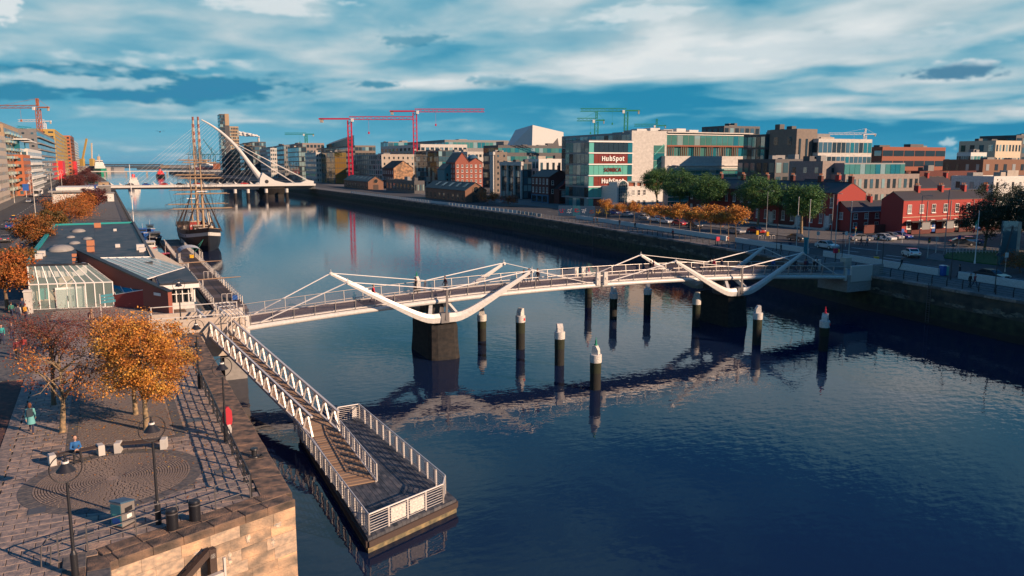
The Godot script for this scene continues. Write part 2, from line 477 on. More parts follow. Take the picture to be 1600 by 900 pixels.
	for k in [["balustrade", Color(0.42, 0.40, 0.44), 0.30], ["clear_glass", Color(0.66, 0.76, 0.74), 0.34], ["car_glass", Color(0.02, 0.03, 0.035), 0.85]]:
		var m := StandardMaterial3D.new()
		m.resource_name = k[0]
		m.transparency = BaseMaterial3D.TRANSPARENCY_ALPHA
		m.albedo_color = Color(k[1].r, k[1].g, k[1].b, k[2])
		m.roughness = 0.06; m.metallic_specular = 0.6
		M[k[0]] = m
	for i in 10:
		var cl: Color = [Color(0.55, 0.56, 0.57), Color(0.03, 0.03, 0.035), Color(0.24, 0.25, 0.27), Color(0.01, 0.06, 0.28), Color(0.4, 0.02, 0.02), Color(0.72, 0.72, 0.70), Color(0.02, 0.12, 0.3), Color(0.06, 0.065, 0.075), Color(0.3, 0.31, 0.33), Color(0.6, 0.45, 0.05)][i]
		var p := mt("car%d" % i, cl, 0.35, 0.1)
		p.clearcoat_enabled = true; p.clearcoat = 0.8; p.clearcoat_roughness = 0.08
	var lf := StandardMaterial3D.new()
	lf.resource_name = "leaf"
	lf.vertex_color_use_as_albedo = true; lf.roughness = 0.7
	lf.backlight_enabled = true; lf.backlight = Color(0.45, 0.4, 0.25)
	lf.cull_mode = BaseMaterial3D.CULL_DISABLED
	M["leaf"] = lf
	var cloth := StandardMaterial3D.new()
	cloth.resource_name = "cloth"
	cloth.vertex_color_use_as_albedo = true; cloth.roughness = 0.85
	M["cloth"] = cloth
	# river water: ripples as a computed normal map, two wave trains and fine chop
	var f := FastNoiseLite.new()
	f.seed = 77; f.frequency = 0.022; f.fractal_octaves = 3; f.fractal_gain = 0.5; f.noise_type = FastNoiseLite.TYPE_SIMPLEX_SMOOTH
	var im := f.get_seamless_image(1024, 1024)
	im.convert(Image.FORMAT_RGBA8)
	im.bump_map_to_normal_map(5.0)
	var wn := ImageTexture.create_from_image(im)
	var w := StandardMaterial3D.new()
	w.resource_name = "water"
	w.albedo_color = Color(0.006, 0.015, 0.045).linear_to_srgb()
	w.roughness = 0.02; w.metallic_specular = 0.36
	w.normal_enabled = true; w.normal_texture = wn; w.normal_scale = 0.055
	M["water"] = w

func flat(nm: String, pts: Array, y: float, m: Material, x: Transform3D, thick := 0.04, under := 0.0) -> MeshInstance3D:
	var b := MB.new()
	b.prism(PackedVector2Array(pts), y - thick - under, y)
	return structure(nm, b, m, x)

func make_ground() -> void:
	# water, one sheet to the horizon
	var A := []
	A.resize(Mesh.ARRAY_MAX)
	var vs := PackedVector3Array(); var ns := PackedVector3Array(); var uv := PackedVector2Array()
	var cut := [-30000.0, -900.0, 300.0, 3000.0]
	for c in [[-26000, 26000, -40000, 600]]:
		var P := [Vector3(c[0], 0, c[3]), Vector3(c[0], 0, c[2]), Vector3(c[1], 0, c[2]), Vector3(c[1], 0, c[3])]
		for i in [0, 1, 2, 0, 2, 3]:
			vs.append(P[i]); ns.append(Vector3.UP)
			var p: Vector3 = LT.affine_inverse() * P[i]
			uv.append(Vector2(p.x / 44.0 + p.z / 130.0, p.z / 21.0))
	A[Mesh.ARRAY_VERTEX] = vs; A[Mesh.ARRAY_NORMAL] = ns; A[Mesh.ARRAY_TEX_UV] = uv
	var am := ArrayMesh.new()
	am.add_surface_from_arrays(Mesh.PRIMITIVE_TRIANGLES, A)
	var o := part(self, "water", am, M.water)
	o.set_meta("kind", "structure")
	# north bank
	var b := MB.new()
	b.prism(PackedVector2Array([Vector2(-0.35, -0.3), Vector2(-7.95, 2.4), Vector2(-7.95, 60), Vector2(-6000, 60), Vector2(-6000, -2700), Vector2(-40, -2700), Vector2(-0.35, -600)]), -3, 4.9)
	structure("ground", b, M.land, LT)
	# south bank: its river edge follows the measured curve of the quay wall
	var q := south_edge()
	var pts := []
	for p in q: pts.append(Vector2(p.x + 0.35, p.z))
	pts.append_array([Vector2(-40, -1650), Vector2(160, -2100), Vector2(6000, -2100), Vector2(6000, 200), Vector2(20, 200)])
	b = MB.new()
	b.prism(PackedVector2Array(pts), -3, 4.9)
	structure("ground", b, M.land, RT)
	# north side: road, footways, cycle path
	flat("road", [Vector2(-37, 40), Vector2(-23.5, 40), Vector2(-23.5, -700), Vector2(-37, -700)], 4.945, M.asphalt, LT)
	flat("cycle_path", [Vector2(-16.2, 40), Vector2(-12.5, 40), Vector2(-12.5, -30), Vector2(-16.2, -30)], 4.96, M.red_path, LT)
	flat("pavement", [Vector2(-46, 40), Vector2(-37.2, 40), Vector2(-37.2, -700), Vector2(-46, -700)], 5.04, M.path, LT, 0.14)
	flat("pavement", [Vector2(-23.3, 40), Vector2(-16.3, 40), Vector2(-16.3, -30.1), Vector2(-12.5, -30.1), Vector2(-12.5, -60), Vector2(-1.5, -60), Vector2(-1.5, -640), Vector2(-23.3, -640)], 5.02, M.path, LT, 0.12)
	for k in 60:
		flat("road_marking", [Vector2(-30.4, -40 - k * 9), Vector2(-30.2, -40 - k * 9), Vector2(-30.2, -44 - k * 9), Vector2(-30.4, -44 - k * 9)], 4.952, M.line_white, LT, 0.004)
	# south side: campshire paving, road, far footway
	var camp := []; var road := []; var walk := []
	for p in q:
		camp.append(Vector2(p.x + 1.0, p.z))
	for i in range(q.size() - 1, -1, -1):
		camp.append(Vector2(q[i].x + 8.6, q[i].z))
	flat("pavement", camp, 5.0, M.path, RT, 0.12)
	for p in q: road.append(Vector2(p.x + 9.0, p.z))
	for i in range(q.size() - 1, -1, -1): road.append(Vector2(q[i].x + 26.0 + (8.0 if i < 4 else 0.0), q[i].z))
	flat("road", road, 4.945, M.asphalt, RT)
	for p in q: walk.append(Vector2(p.x + 26.2 + (8.0 if q.find(p) < 4 else 0.0), p.z))
	for i in range(q.size() - 1, -1, -1): walk.append(Vector2(q[i].x + 44.0, q[i].z))
	flat("pavement", walk, 5.05, M.path, RT, 0.16)

# river edge of the south quay in RT, from upstream of the camera to the far bridge
func south_edge() -> Array:
	var w := [Vector3(72.0, 5, -50.0), Vector3(57.85,5,-88.62), Vector3(49.93,5,-109.83), Vector3(42.25,5,-135.74), Vector3(35.15,5,-155.64), Vector3(17.79,5,-201.28), Vector3(0,5,-244.57), Vector3(-41.84,5,-326.9), Vector3(-118.64,5,-479.53), Vector3(-215, 5, -672)]
	var out := []
	for p in w: out.append(RT.affine_inverse() * p)
	return out

# points every `step` metres along a polyline: [position, direction]
func along(pts: Array, step: float, shift := 0.0) -> Array:
	var out := []
	var left := shift
	for i in pts.size() - 1:
		var a: Vector3 = pts[i]; var b: Vector3 = pts[i + 1]
		var l := a.distance_to(b)
		var d := (b - a) / l
		while left < l:
			out.append([a + d * left, d])
			left += step
		left -= l
	return out

# ------------------------------------------------------------------ footbridge
func deck_y(s: float) -> float:
	return 5.0 + 1.55 * (1 - pow((s - 39.2) / 39.2, 2.0))

func make_footbridge() -> void:
	for h in 2:
		var s0 := 0.0 if h == 0 else 39.35
		var s1 := 39.05 if h == 0 else 78.4
		var mid := 19.5 if h == 0 else 58.9
		var t := thing("footbridge_span", ["sunlit span of the white cable stayed footbridge beside the gangway", "shaded span of the white cable stayed footbridge at the far quay"][h], "bridge", BT, "two swing spans of the footbridge")
		var N := 20
		var dk := MB.new(); var under := MB.new()
		var rail := [MB.new(), MB.new()]; var tb := [MB.new(), MB.new()]; var low := [MB.new(), MB.new()]
		for i in N:
			var a := lerpf(s0, s1, float(i) / N); var b := lerpf(s0, s1, float(i + 1) / N)
			var ya := deck_y(a) + 0.3; var yb := deck_y(b) + 0.3
			dk.quad(Vector3(a, ya, -0.35), Vector3(b, yb, -0.35), Vector3(b, yb, -4.25), Vector3(a, ya, -4.25))
			under.quad(Vector3(a, ya - 0.25, -4.4), Vector3(b, yb - 0.25, -4.4), Vector3(b, yb - 0.25, -0.2), Vector3(a, ya - 0.25, -0.2))
			under.beam(Vector3(a, ya - 0.45, -4.5), Vector3(a, ya - 0.45, -0.1), 0.18, 0.35)
			for k in 2:
				var z := -0.02 if k == 0 else -4.58
				tb[k].tube(Vector3(a, deck_y(a) - 0.05, z), Vector3(b, deck_y(b) - 0.05, z), 0.26, 0.26, 12, i == 0 or i == N - 1)
				rail[k].tube(Vector3(a, ya + 1.15, z + (0.16 if k == 0 else -0.16)), Vector3(b, yb + 1.15, z + (0.16 if k == 0 else -0.16)), 0.045, 0.045, 8)
				low[k].beam(Vector3(a, ya + 0.0, z - (0.33 if k == 0 else -0.33)), Vector3(b, yb + 0.0, z - (0.33 if k == 0 else -0.33)), 0.12, 0.16)
				low[k].beam(Vector3(a, ya + 0.02, z), Vector3(b, yb + 0.02, z), 0.05, 0.1)
		pm(t, "deck", dk, M.deck); pm(t, "deck_frame", under, M.iron_grey)
		for k in 2:
			pm(t, "edge_tube", tb[k], M.white_paint); pm(t, "handrail", rail[k], M.steel); pm(t, "kerb", low[k], M.galv)
			var z := -0.02 if k == 0 else -4.58
			var o := 0.16 if k == 0 else -0.16
			var c := 19
			for i in c + 1:
				var s := lerpf(s0 + 0.3, s1 - 0.3, float(i) / c)
				var y := deck_y(s) + 0.1
				var p := MB.new()
				p.beam(Vector3(s, y, z), Vector3(s, y + 1.35, z + o), 0.13, 0.05)
				pm(t, "post", p, M.steel)
				if i < c:
					var s2 := lerpf(s0 + 0.3, s1 - 0.3, float(i + 1) / c)
					var y2 := deck_y(s2) + 0.1
					var g := MB.new()
					var zi := z - signf(o) * 0.05
					g.quad(Vector3(s + 0.06, y + 0.28, zi), Vector3(s2 - 0.06, y2 + 0.28, zi), Vector3(s2 - 0.06, y2 + 1.2, zi + o * 0.9), Vector3(s + 0.06, y + 1.2, zi + o * 0.9))
					pm(t, "glass_panel", g, M.balustrade)
		# a pair of V shaped arms on the pier, with their stays
		for k in 2:
			var sg := 1.0 if k == 0 else -1.0
			var z0 := 1.0 if k == 0 else -5.6
			var arm := MB.new()
			var C := []
			for i in 33:
				var u := -1 + 2.0 * i / 32
				var x := u * 10.1
				var ax := absf(x)
				var e := maxf(ax - 1.2, 0.0)
				var y := 4.5 + 0.57 * (sqrt(e * e + 1.7) - 1.304)
				var taper := 1 - 0.72 * pow(ax / 10.1, 1.5)
				C.append([Vector3(mid + x, y, z0 + sg * ax * 0.03), 0.52 * taper + 0.08, 0.85 * taper + 0.12])
			for i in 32:
				var p: Vector3 = C[i][0]; var q: Vector3 = C[i + 1][0]
				var R := []
				for e in [C[i], C[i + 1]]:
					var o: Vector3 = e[0]
					var w: float = e[1] / 2; var hh: float = e[2] / 2
					R.append([o + Vector3(0, -hh, w * 0.7), o + Vector3(0, hh * 0.15, w), o + Vector3(0, hh, w * 0.55), o + Vector3(0, hh, -w * 0.55), o + Vector3(0, -hh * 0.2, -w), o + Vector3(0, -hh, -w * 0.7)])
				for j in 6:
					arm.quad(R[0][j], R[1][j], R[1][(j + 1) % 6], R[0][(j + 1) % 6])
			arm.box(C[0][0], Vector3(0.3, 0.3, 0.24)); arm.box(C[32][0], Vector3(0.3, 0.3, 0.24))
			var am := pm(t, "arm", arm, M.white_paint)
			var collar := MB.new()
			collar.box(Vector3(mid, 4.52, z0), Vector3(0.9, 1.06, 0.72))
			pm(am, "collar", collar, M.cladding_grey)
			var strut := MB.new()
			strut.beam(Vector3(mid + 0.1, 4.3, z0 + sg * 0.4), Vector3(mid + 0.35, 7.55, z0 + sg * 0.1), 0.1, 0.24)
			pm(am, "strut", strut, M.iron_grey)
			var brace := MB.new()
			brace.beam(Vector3(mid - 1.6, 4.5, z0), Vector3(mid - 0.8, 5.9, -2.3 + sg * 1.6), 0.35, 0.45)
			brace.beam(Vector3(mid + 1.6, 4.5, z0), Vector3(mid + 0.8, 5.9, -2.3 + sg * 1.6), 0.35, 0.45)
			pm(am, "brace", brace, M.white_paint)
			var top := Vector3(mid + 0.35, 7.5, z0 + sg * 0.1)
			var L: Vector3 = C[0][0]; var Rr: Vector3 = C[32][0]
			var e0 := s0 + 1.2; var e1 := s1 - 1.6
			for st in [[L, Vector3(e0, deck_y(e0) + 0.35, -0.02 if k == 0 else -4.58)], [L, top], [Rr, top], [Rr, Vector3(e1, deck_y(e1) + 0.35, -0.02 if k == 0 else -4.58)]]:
				var c := MB.new()
				for d in [-0.1, 0.1]:
					c.tube(st[0] + Vector3(0, 0.06, d), st[1] + Vector3(0, 0, d), 0.035, 0.035, 6)
				pm(t, "stay_cable", c, M.cable)
			for e in [L, Rr]:
				var pin := MB.new()
				pin.tube(e + Vector3(0, -0.05, -0.3), e + Vector3(0, -0.05, 0.3), 0.12, 0.12, 8)
				pin.tube(e, e + Vector3(0, 0.45, 0), 0.05, 0.03, 6)
				pm(t, "pin", pin, M.galv)
		# the lock in the middle
		var s := s1 - 0.35 if h == 0 else s0 + 0.35
		var lk := MB.new()
		for z in [0.2, -4.8]:
			lk.box(Vector3(s, deck_y(s) + 0.75, z), Vector3(0.5, 1.5, 0.3))
			lk.box(Vector3(s, deck_y(s) + 0.75, z + 0.18), Vector3(0.2, 0.2, 0.1))
		pm(t, "lock_box", lk, M.rust_white)
		var wall := MB.new()
		for e in ([s0] if h == 0 else [s1]):
			for z in [0.05, -4.65]:
				wall.box(Vector3(e, deck_y(e) + 0.35, z), Vector3(0.35, 1.7, 0.28))
		pm(t, "end_post", wall, M.rust_white)
		# pier
		var pt := thing("bridge_pier", ["dark concrete pier under the sunlit arms of the footbridge", "dark concrete pier under the shaded arms of the footbridge"][h], "bridge pier", at(BT, mid + 0.2, 0, -2.3), "piers of the footbridge")
		var pr := MB.new()
		var po := [Vector2(-1.5, 3.0), Vector2(-0.9, 3.25), Vector2(0.9, 3.35), Vector2(1.45, 3.0), Vector2(1.6, 2.4), Vector2(1.6, -3), Vector2(0, -4), Vector2(-1.6, -3), Vector2(-1.65, 2.3)]
		var lv := [[-2.0, 1.06], [0.2, 1.06], [0.9, 1.03], [2.2, 0.99], [3.3, 0.99], [3.7, 0.95], [3.78, 0.8]]
		for j in lv.size() - 1:
			for i in po.size():
				var a: Vector2 = po[i]; var b: Vector2 = po[(i + 1) % po.size()]
				var k0: float = lv[j][1]; var k1: float = lv[j + 1][1]
				pr.quad(Vector3(a.x * k0, lv[j][0], a.y * k0), Vector3(b.x * k0, lv[j][0], b.y * k0), Vector3(b.x * k1, lv[j + 1][0], b.y * k1), Vector3(a.x * k1, lv[j + 1][0], a.y * k1))
		pm(pt, "shaft", pr, M.pier)
		var cp := MB.new()
		cp.prism(PackedVector2Array(po.map(func(e): return e * 0.84)), 3.6, 3.84)
		pm(pt, "cap", cp, M.pier)
		var bg := MB.new()
		bg.lathe(Vector3(0, 3.8, 0), [Vector2(1.3, 0), Vector2(1.3, 0.5), Vector2(1.0, 0.6), Vector2(0.9, 1.9), Vector2(0, 1.9)], 16)
		pm(pt, "turntable", bg, M.iron_grey)
	# abutments
	var ab := thing("bridge_abutment", "pale concrete landing of the footbridge beside the top of the gangway", "bridge abutment", BT, "landings of the footbridge")
	pb(ab, "slab", M.concrete, -8.5, -0.2, 2.6, 5.25, -4.9, 0.3)
	pb(ab, "parapet", M.concrete, -8.4, -0.25, 5.25, 6.3, -0.02, 0.28)
	pb(ab, "parapet", M.concrete, -8.4, -0.25, 5.25, 6.1, -4.88, -4.58)
	for i in 5:
		pb(ab, "post", M.galv, -8.2 + i * 1.95, -8.12 + i * 1.95, 6.1, 6.75, -4.77, -4.69)
	pb(ab, "handrail", M.galv, -8.3, -0.3, 6.75, 6.82, -4.78, -4.68)
	pb(ab, "handrail", M.galv, -8.3, -0.3, 6.5, 6.57, 0.08, 0.18)
	for i in 4:
		var sl := MB.new()
		sl.box(Vector3(-7.4 + i * 1.6, 5.27, -2.3), Vector3(1.55, 0.05, 4.3))
		pm(ab, "paving_slab", sl, M.granite_c)
	pb(ab, "end_block", M.concrete_grey, -2.2, -0.2, -1, 2.6, -4.6, -0.4)
	var ac := thing("bridge_abutment", "grey steel clad landing of the footbridge at the far shaded quay", "bridge abutment", BT, "landings of the footbridge")
	pb(ac, "slab", M.concrete_grey, 78.6, 86, 2.9, 5.25, -4.9, 0.3)
	pb(ac, "parapet", M.galv, 79.2, 83.2, 4.3, 6.5, 0.1, 0.4)
	pb(ac, "end_block", M.concrete_grey, 83.25, 85.2, 4.9, 6.5, 0.0, 0.5)
	pb(ac, "parapet", M.concrete_grey, 79.2, 84, 5.25, 6.3, -4.9, -4.6)
	pb(ac, "end_block", M.concrete, 83.2, 84.4, 5.25, 6.9, -5.3, -4.3)
	# low cabinets on the far landing
	var cb := thing("control_cabinet", "small pale control cabinet on the far landing of the footbridge", "cabinet", at(BT, 78.9, 5.4, -5.6))
	pb(cb, "case", M.rust_white, -0.5, 0.5, 0, 1.3, -0.3, 0.3)
	pb(cb, "lid", M.galv, -0.55, 0.55, 1.3, 1.36, -0.35, 0.35)

func make_piles() -> void:
	var spots := [[Vector3(-3.51,0,-90.78), 3.9, "beside the sunlit bridge pier, half under the deck", 0], [Vector3(0.93,0,-86.58), 4.6, "second of the row towards the camera, with red stain on its cap", 0], [Vector3(4.86,0,-79.48), 4.3, "third of the row towards the camera, with a notched cap", 0],
		[Vector3(7.62,0,-70.6), 4.1, "nearest of the row, with a small green lamp on top", 1], [Vector3(13.44,0,-103.88), 4.3, "below the middle lock of the bridge", 0], [Vector3(18.4,0,-106.58), 4.4, "with a red mark, half under the shaded span", 0], [Vector3(23.27,0,-98.86), 4.4, "just before the shaded pier, on its near side", 0],
		[Vector3(27.91,0,-88.79), 4.5, "standing in the open water past the shaded pier", 0], [Vector3(34.31,0,-85.66), 4.2, "farthest right in the open water, with a small red lamp on top", 2], [Vector3(10.93,0,-112.41), 5.2, "beyond the bridge deck, with a red lamp above the rail", 2], [Vector3(-13.24,0,-109.42), 4.9, "beyond the sunlit span, with a green lamp above the rail", 1]]
	for i in spots.size():
		var e: Array = spots[i]
		var t := thing("mooring_pile", "weedy mooring pile " + e[2], "mooring pile", Transform3D(Basis(Vector3.UP, i * 0.9), e[0]), "mooring piles around the footbridge")
		var h: float = e[1]
		var b := MB.new()
		b.lathe(Vector3.ZERO, [Vector2(0.5, -3), Vector2(0.5, h * 0.5)], 14)
		pm(t, "shaft", b, M.pile_low)
		b = MB.new()
		b.lathe(Vector3.ZERO, [Vector2(0.515, h * 0.38 + 0.1 * sin(i)), Vector2(0.52, h - 1.6), Vector2(0.49, h - 1.45)], 14)
		pm(t, "weed_band", b, M.pile_weed)
		b = MB.new()
		b.lathe(Vector3.ZERO, [Vector2(0.55, h - 1.55), Vector2(0.55, h - 0.85), Vector2(0.5, h - 0.8), Vector2(0, h - 0.8)], 14)
		pm(t, "cap", b, M.rust_white)
		b = MB.new()
		b.outline(PackedVector2Array([Vector2(-0.32, h - 0.82), Vector2(0.32, h - 0.82), Vector2(0.24, h), Vector2(-0.08, h), Vector2(-0.3, h - 0.4)]), -0.3, 0.3)
		pm(t, "fender_block", b, M.rust_white)
		if e[3] > 0:
			b = MB.new()
			b.lathe(Vector3(0, h, 0), [Vector2(0.18, 0), Vector2(0.16, 0.12), Vector2(0.09, 0.16), Vector2(0.09, 0.45), Vector2(0.04, 0.5), Vector2(0.03, 0.75), Vector2(0, 0.75)], 8)
			pm(t, "lamp_housing", b, M.green_paint if e[3] == 1 else M.red_life)
		if e[3] == 2 or "red" in e[2]:
			b = MB.new()
			b.box(Vector3(0, h - 1.2, 0.55), Vector3(0.22, 0.3, 0.04))
			pm(t, "mark", b, M.red_paint)

# a straight run of railing: posts, rails, infill wires; everything a part of t
func rail_run(t: Node, p: Vector3, q: Vector3, h: float, posts: int, bars: int, m: Material, post_w := 0.06, bar_r := 0.018, top_r := 0.04) -> void:
	for i in posts + 1:
		var a := p.lerp(q, float(i) / posts)
		var b := MB.new()
		b.beam(a, a + Vector3(0, h, 0), post_w, post_w)
		pm(t, "post", b, m)
	var r := MB.new()
	r.tube(p + Vector3(0, h, 0), q + Vector3(0, h, 0), top_r, top_r, 6)
	pm(t, "top_rail", r, m)
	for k in bars:
		var y := h * (k + 0.7) / (bars + 0.6)
		r = MB.new()
		r.tube(p + Vector3(0, y, 0), q + Vector3(0, y, 0), bar_r, bar_r, 5)
		pm(t, "rail_bar", r, m)

func make_pontoon() -> void:
	var t := thing("floating_pontoon", "long floating pontoon with grey deck and weedy timber sides below the quay", "pontoon", LT)
	var A := Vector2(4.25, -2.8); var B_ := Vector2(10.4, -5.3); var C := Vector2(9.75, -23.2); var D := Vector2(4.9, -22.4)
	var b := MB.new()
	b.prism(PackedVector2Array([A, B_, C, D]), -0.6, 0.62)
	pm(t, "hull", b, M.pontoon_side)
	b = MB.new()
	for e in [[A, B_], [B_, C], [C, D], [D, A]]:
		var p := Vector3(e[0].x, 0.5, e[0].y); var q := Vector3(e[1].x, 0.5, e[1].y)
		b.beam(p, q, 0.22, 0.34)
	pm(t, "fender", b, M.timber_dark)
	# deck boards, lengthways
	var nb := 22
	for i in nb:
		var u0 := (i + 0.03) / nb; var u1 := (i + 0.97) / nb
		var bb := MB.new()
		var p := [A.lerp(B_, u0), A.lerp(B_, u1), D.lerp(C, u1), D.lerp(C, u0)]
		bb.prism(PackedVector2Array(p), 0.62, 0.84 + 0.006 * (i % 3))
		pm(t, "plank", bb, M.deck_grey if i % 3 else M.deck_grey_b)
	# railings: pale steel with close horizontal bars and white panels
	var y := 0.84
	var run := [[Vector3(4.45, y, -21.8), Vector3(4.45, y, -3.2), 14], [Vector3(4.45, y, -3.2), Vector3(9.5, y, -5.15), 4], [Vector3(10.1, y, -6.3), Vector3(9.6, y, -22.6), 12], [Vector3(9.6, y, -22.6), Vector3(7.9, y, -22.5), 1], [Vector3(9.5, y, -5.15), Vector3(10.1, y, -6.3), 1]]
	for k in run.size():
		var r := thing("pontoon_railing", ["slatted steel railing along the quay side of the floating pontoon", "slatted steel railing with bleached panel across the near end of the pontoon", "slatted steel railing along the open water side of the pontoon", "short slatted railing at the far end of the pontoon", "short corner railing at the near right end of the pontoon"][k], "railing", LT, "railings of the floating pontoon")
		rail_run(r, run[k][0], run[k][1], 1.15, run[k][2], 7, M.galv, 0.09, 0.016, 0.05)
		var p: Vector3 = run[k][0]; var q: Vector3 = run[k][1]
		for i in run[k][2]:
			if k == 1 and i < 1: continue
			var a := p.lerp(q, (i + 0.12) / float(run[k][2])); var e := p.lerp(q, (i + (0.9 if k == 1 else 0.34)) / float(run[k][2]))
			if k == 1 and i == 3: continue
			var s := MB.new()
			s.beam(a + Vector3(0, 0.58, 0), e + Vector3(0, 0.58, 0), 0.02, 0.8)
			pm(r, "panel", s, M.rust_white)
	# wooden ramp that carries the foot of the gangway
	var rp := thing("wooden_ramp", "tan boarded ramp on the pontoon at the foot of the gangway", "ramp", LT)
	for i in 24:
		var z := -19.4 + i * 0.395
		var h := lerpf(1.55, 0.93, float(i) / 23)
		pb(rp, "board", M.timber if i % 3 else M.timber_b, 5.0, 6.9, h - 0.07, h, z, z + 0.37)
	b = MB.new()
	for x in [4.95, 6.95]:
		b.beam(Vector3(x, 1.4, -19.4), Vector3(x, 0.86, -9.9), 0.1, 0.2)
	for i in 8:
		b.beam(Vector3(6.95, 0.86, -19 + i * 1.2), Vector3(6.95, 1.4 - i * 0.06, -19 + i * 1.2), 0.08, 0.08)
	pm(rp, "frame", b, M.galv)
	rail_run(rp, Vector3(7.0, 1.2, -18.6), Vector3(7.0, 0.9, -9.9), 1.1, 7, 6, M.galv, 0.07, 0.015, 0.045)
	var pn := MB.new()
	for i in 7:
		pn.beam(Vector3(7.02, 1.75 - i * 0.045, -18.4 + i * 1.24), Vector3(7.02, 1.73 - i * 0.045, -17.9 + i * 1.24), 0.02, 0.75)
	pm(rp, "panel", pn, M.rust_white)
	# gangway: two white trusses with a boarded floor
	var g := thing("gangway", "long white trussed gangway sloping from the quay to the pontoon", "gangway", LT)
	var P := Vector3(1.35, 5.0, -45.6); var Q := Vector3(5.95, 1.45, -18.4)
	var d := (Q - P).normalized()
	var sx := Vector3.UP.cross(d).normalized() * 1.0
	for k in 2:
		var o := sx * (1.0 if k else -1.0)
		var ch := MB.new()
		ch.beam(P + o, Q + o, 0.16, 0.2)
		pm(g, "bottom_chord", ch, M.galv)
		ch = MB.new()
		ch.beam(P + o + Vector3(0, 1.45, 0), Q + o + Vector3(0, 1.45, 0), 0.16, 0.15)
		pm(g, "top_chord", ch, M.galv)
		ch = MB.new()
		for w in 4:
			ch.beam(P + o + Vector3(0, 0.3 * (w + 0.6), 0), Q + o + Vector3(0, 0.3 * (w + 0.6), 0), 0.012, 0.02)
		pm(g, "rail_bar", ch, M.galv)
		var c := 17
		for i in c:
			var a := P.lerp(Q, float(i) / c) + o; var m := P.lerp(Q, (i + 0.5) / c) + o + Vector3(0, 1.45, 0); var e := P.lerp(Q, float(i + 1) / c) + o
			var s := MB.new()
			s.beam(a, m, 0.14, 0.12); s.beam(m, e, 0.14, 0.12)
			pm(g, "diagonal", s, M.galv)
	for i in 62:
		var a := P.lerp(Q, (i + 0.04) / 62.0); var e := P.lerp(Q, (i + 0.92) / 62.0)
		var s := MB.new()
		s.beam(a + Vector3(0, 0.02, 0), e + Vector3(0, 0.02, 0), 1.86, 0.06)
		pm(g, "board", s, M.timber if i % 4 else M.timber_b)
	# cage over the top landing
	var cg := thing("gangway_cage", "white tubular security cage over the top of the gangway", "cage", LT)
	var f := MB.new()
	for i in 5:
		var p := P.lerp(Q, 0.05 + i * 0.045)
		for o in [0.3, 1.75]:
			f.beam(p + sx * o + Vector3(0, 0.1, 0), p + sx * o + Vector3(0, 2.3, 0), 0.06, 0.06)
		f.beam(p + sx * 0.3 + Vector3(0, 2.3, 0), p + sx * 1.75 + Vector3(0, 2.3, 0), 0.06, 0.06)
	pm(cg, "hoop", f, M.galv)
	f = MB.new()
	for o in [0.3, 0.66, 1.02, 1.4, 1.75]:
		f.beam(P.lerp(Q, 0.05) + sx * o + Vector3(0, 2.33, 0), P.lerp(Q, 0.23) + sx * o + Vector3(0, 2.33, 0), 0.045, 0.045)
	for y2 in [0.6, 1.2, 1.8]:
		f.beam(P.lerp(Q, 0.05) + sx * 1.75 + Vector3(0, y2, 0), P.lerp(Q, 0.23) + sx * 1.75 + Vector3(0, y2, 0), 0.045, 0.045)
	pm(cg, "bar", f, M.galv)

# ------------------------------------------------------------------ plaza on the north quay
func in_plaza(x: float, z: float) -> bool:
	if x > -1.45 or x < -12.45 or z < -59.5: return false
	if x > -7.7 and z > -0.35 * (x + 0.0) - 1.5: return false
	if x <= -7.7 and x > -9.2 and z > 1.2 + (-7.7 - x) * 0.5: return false
	return z < 18

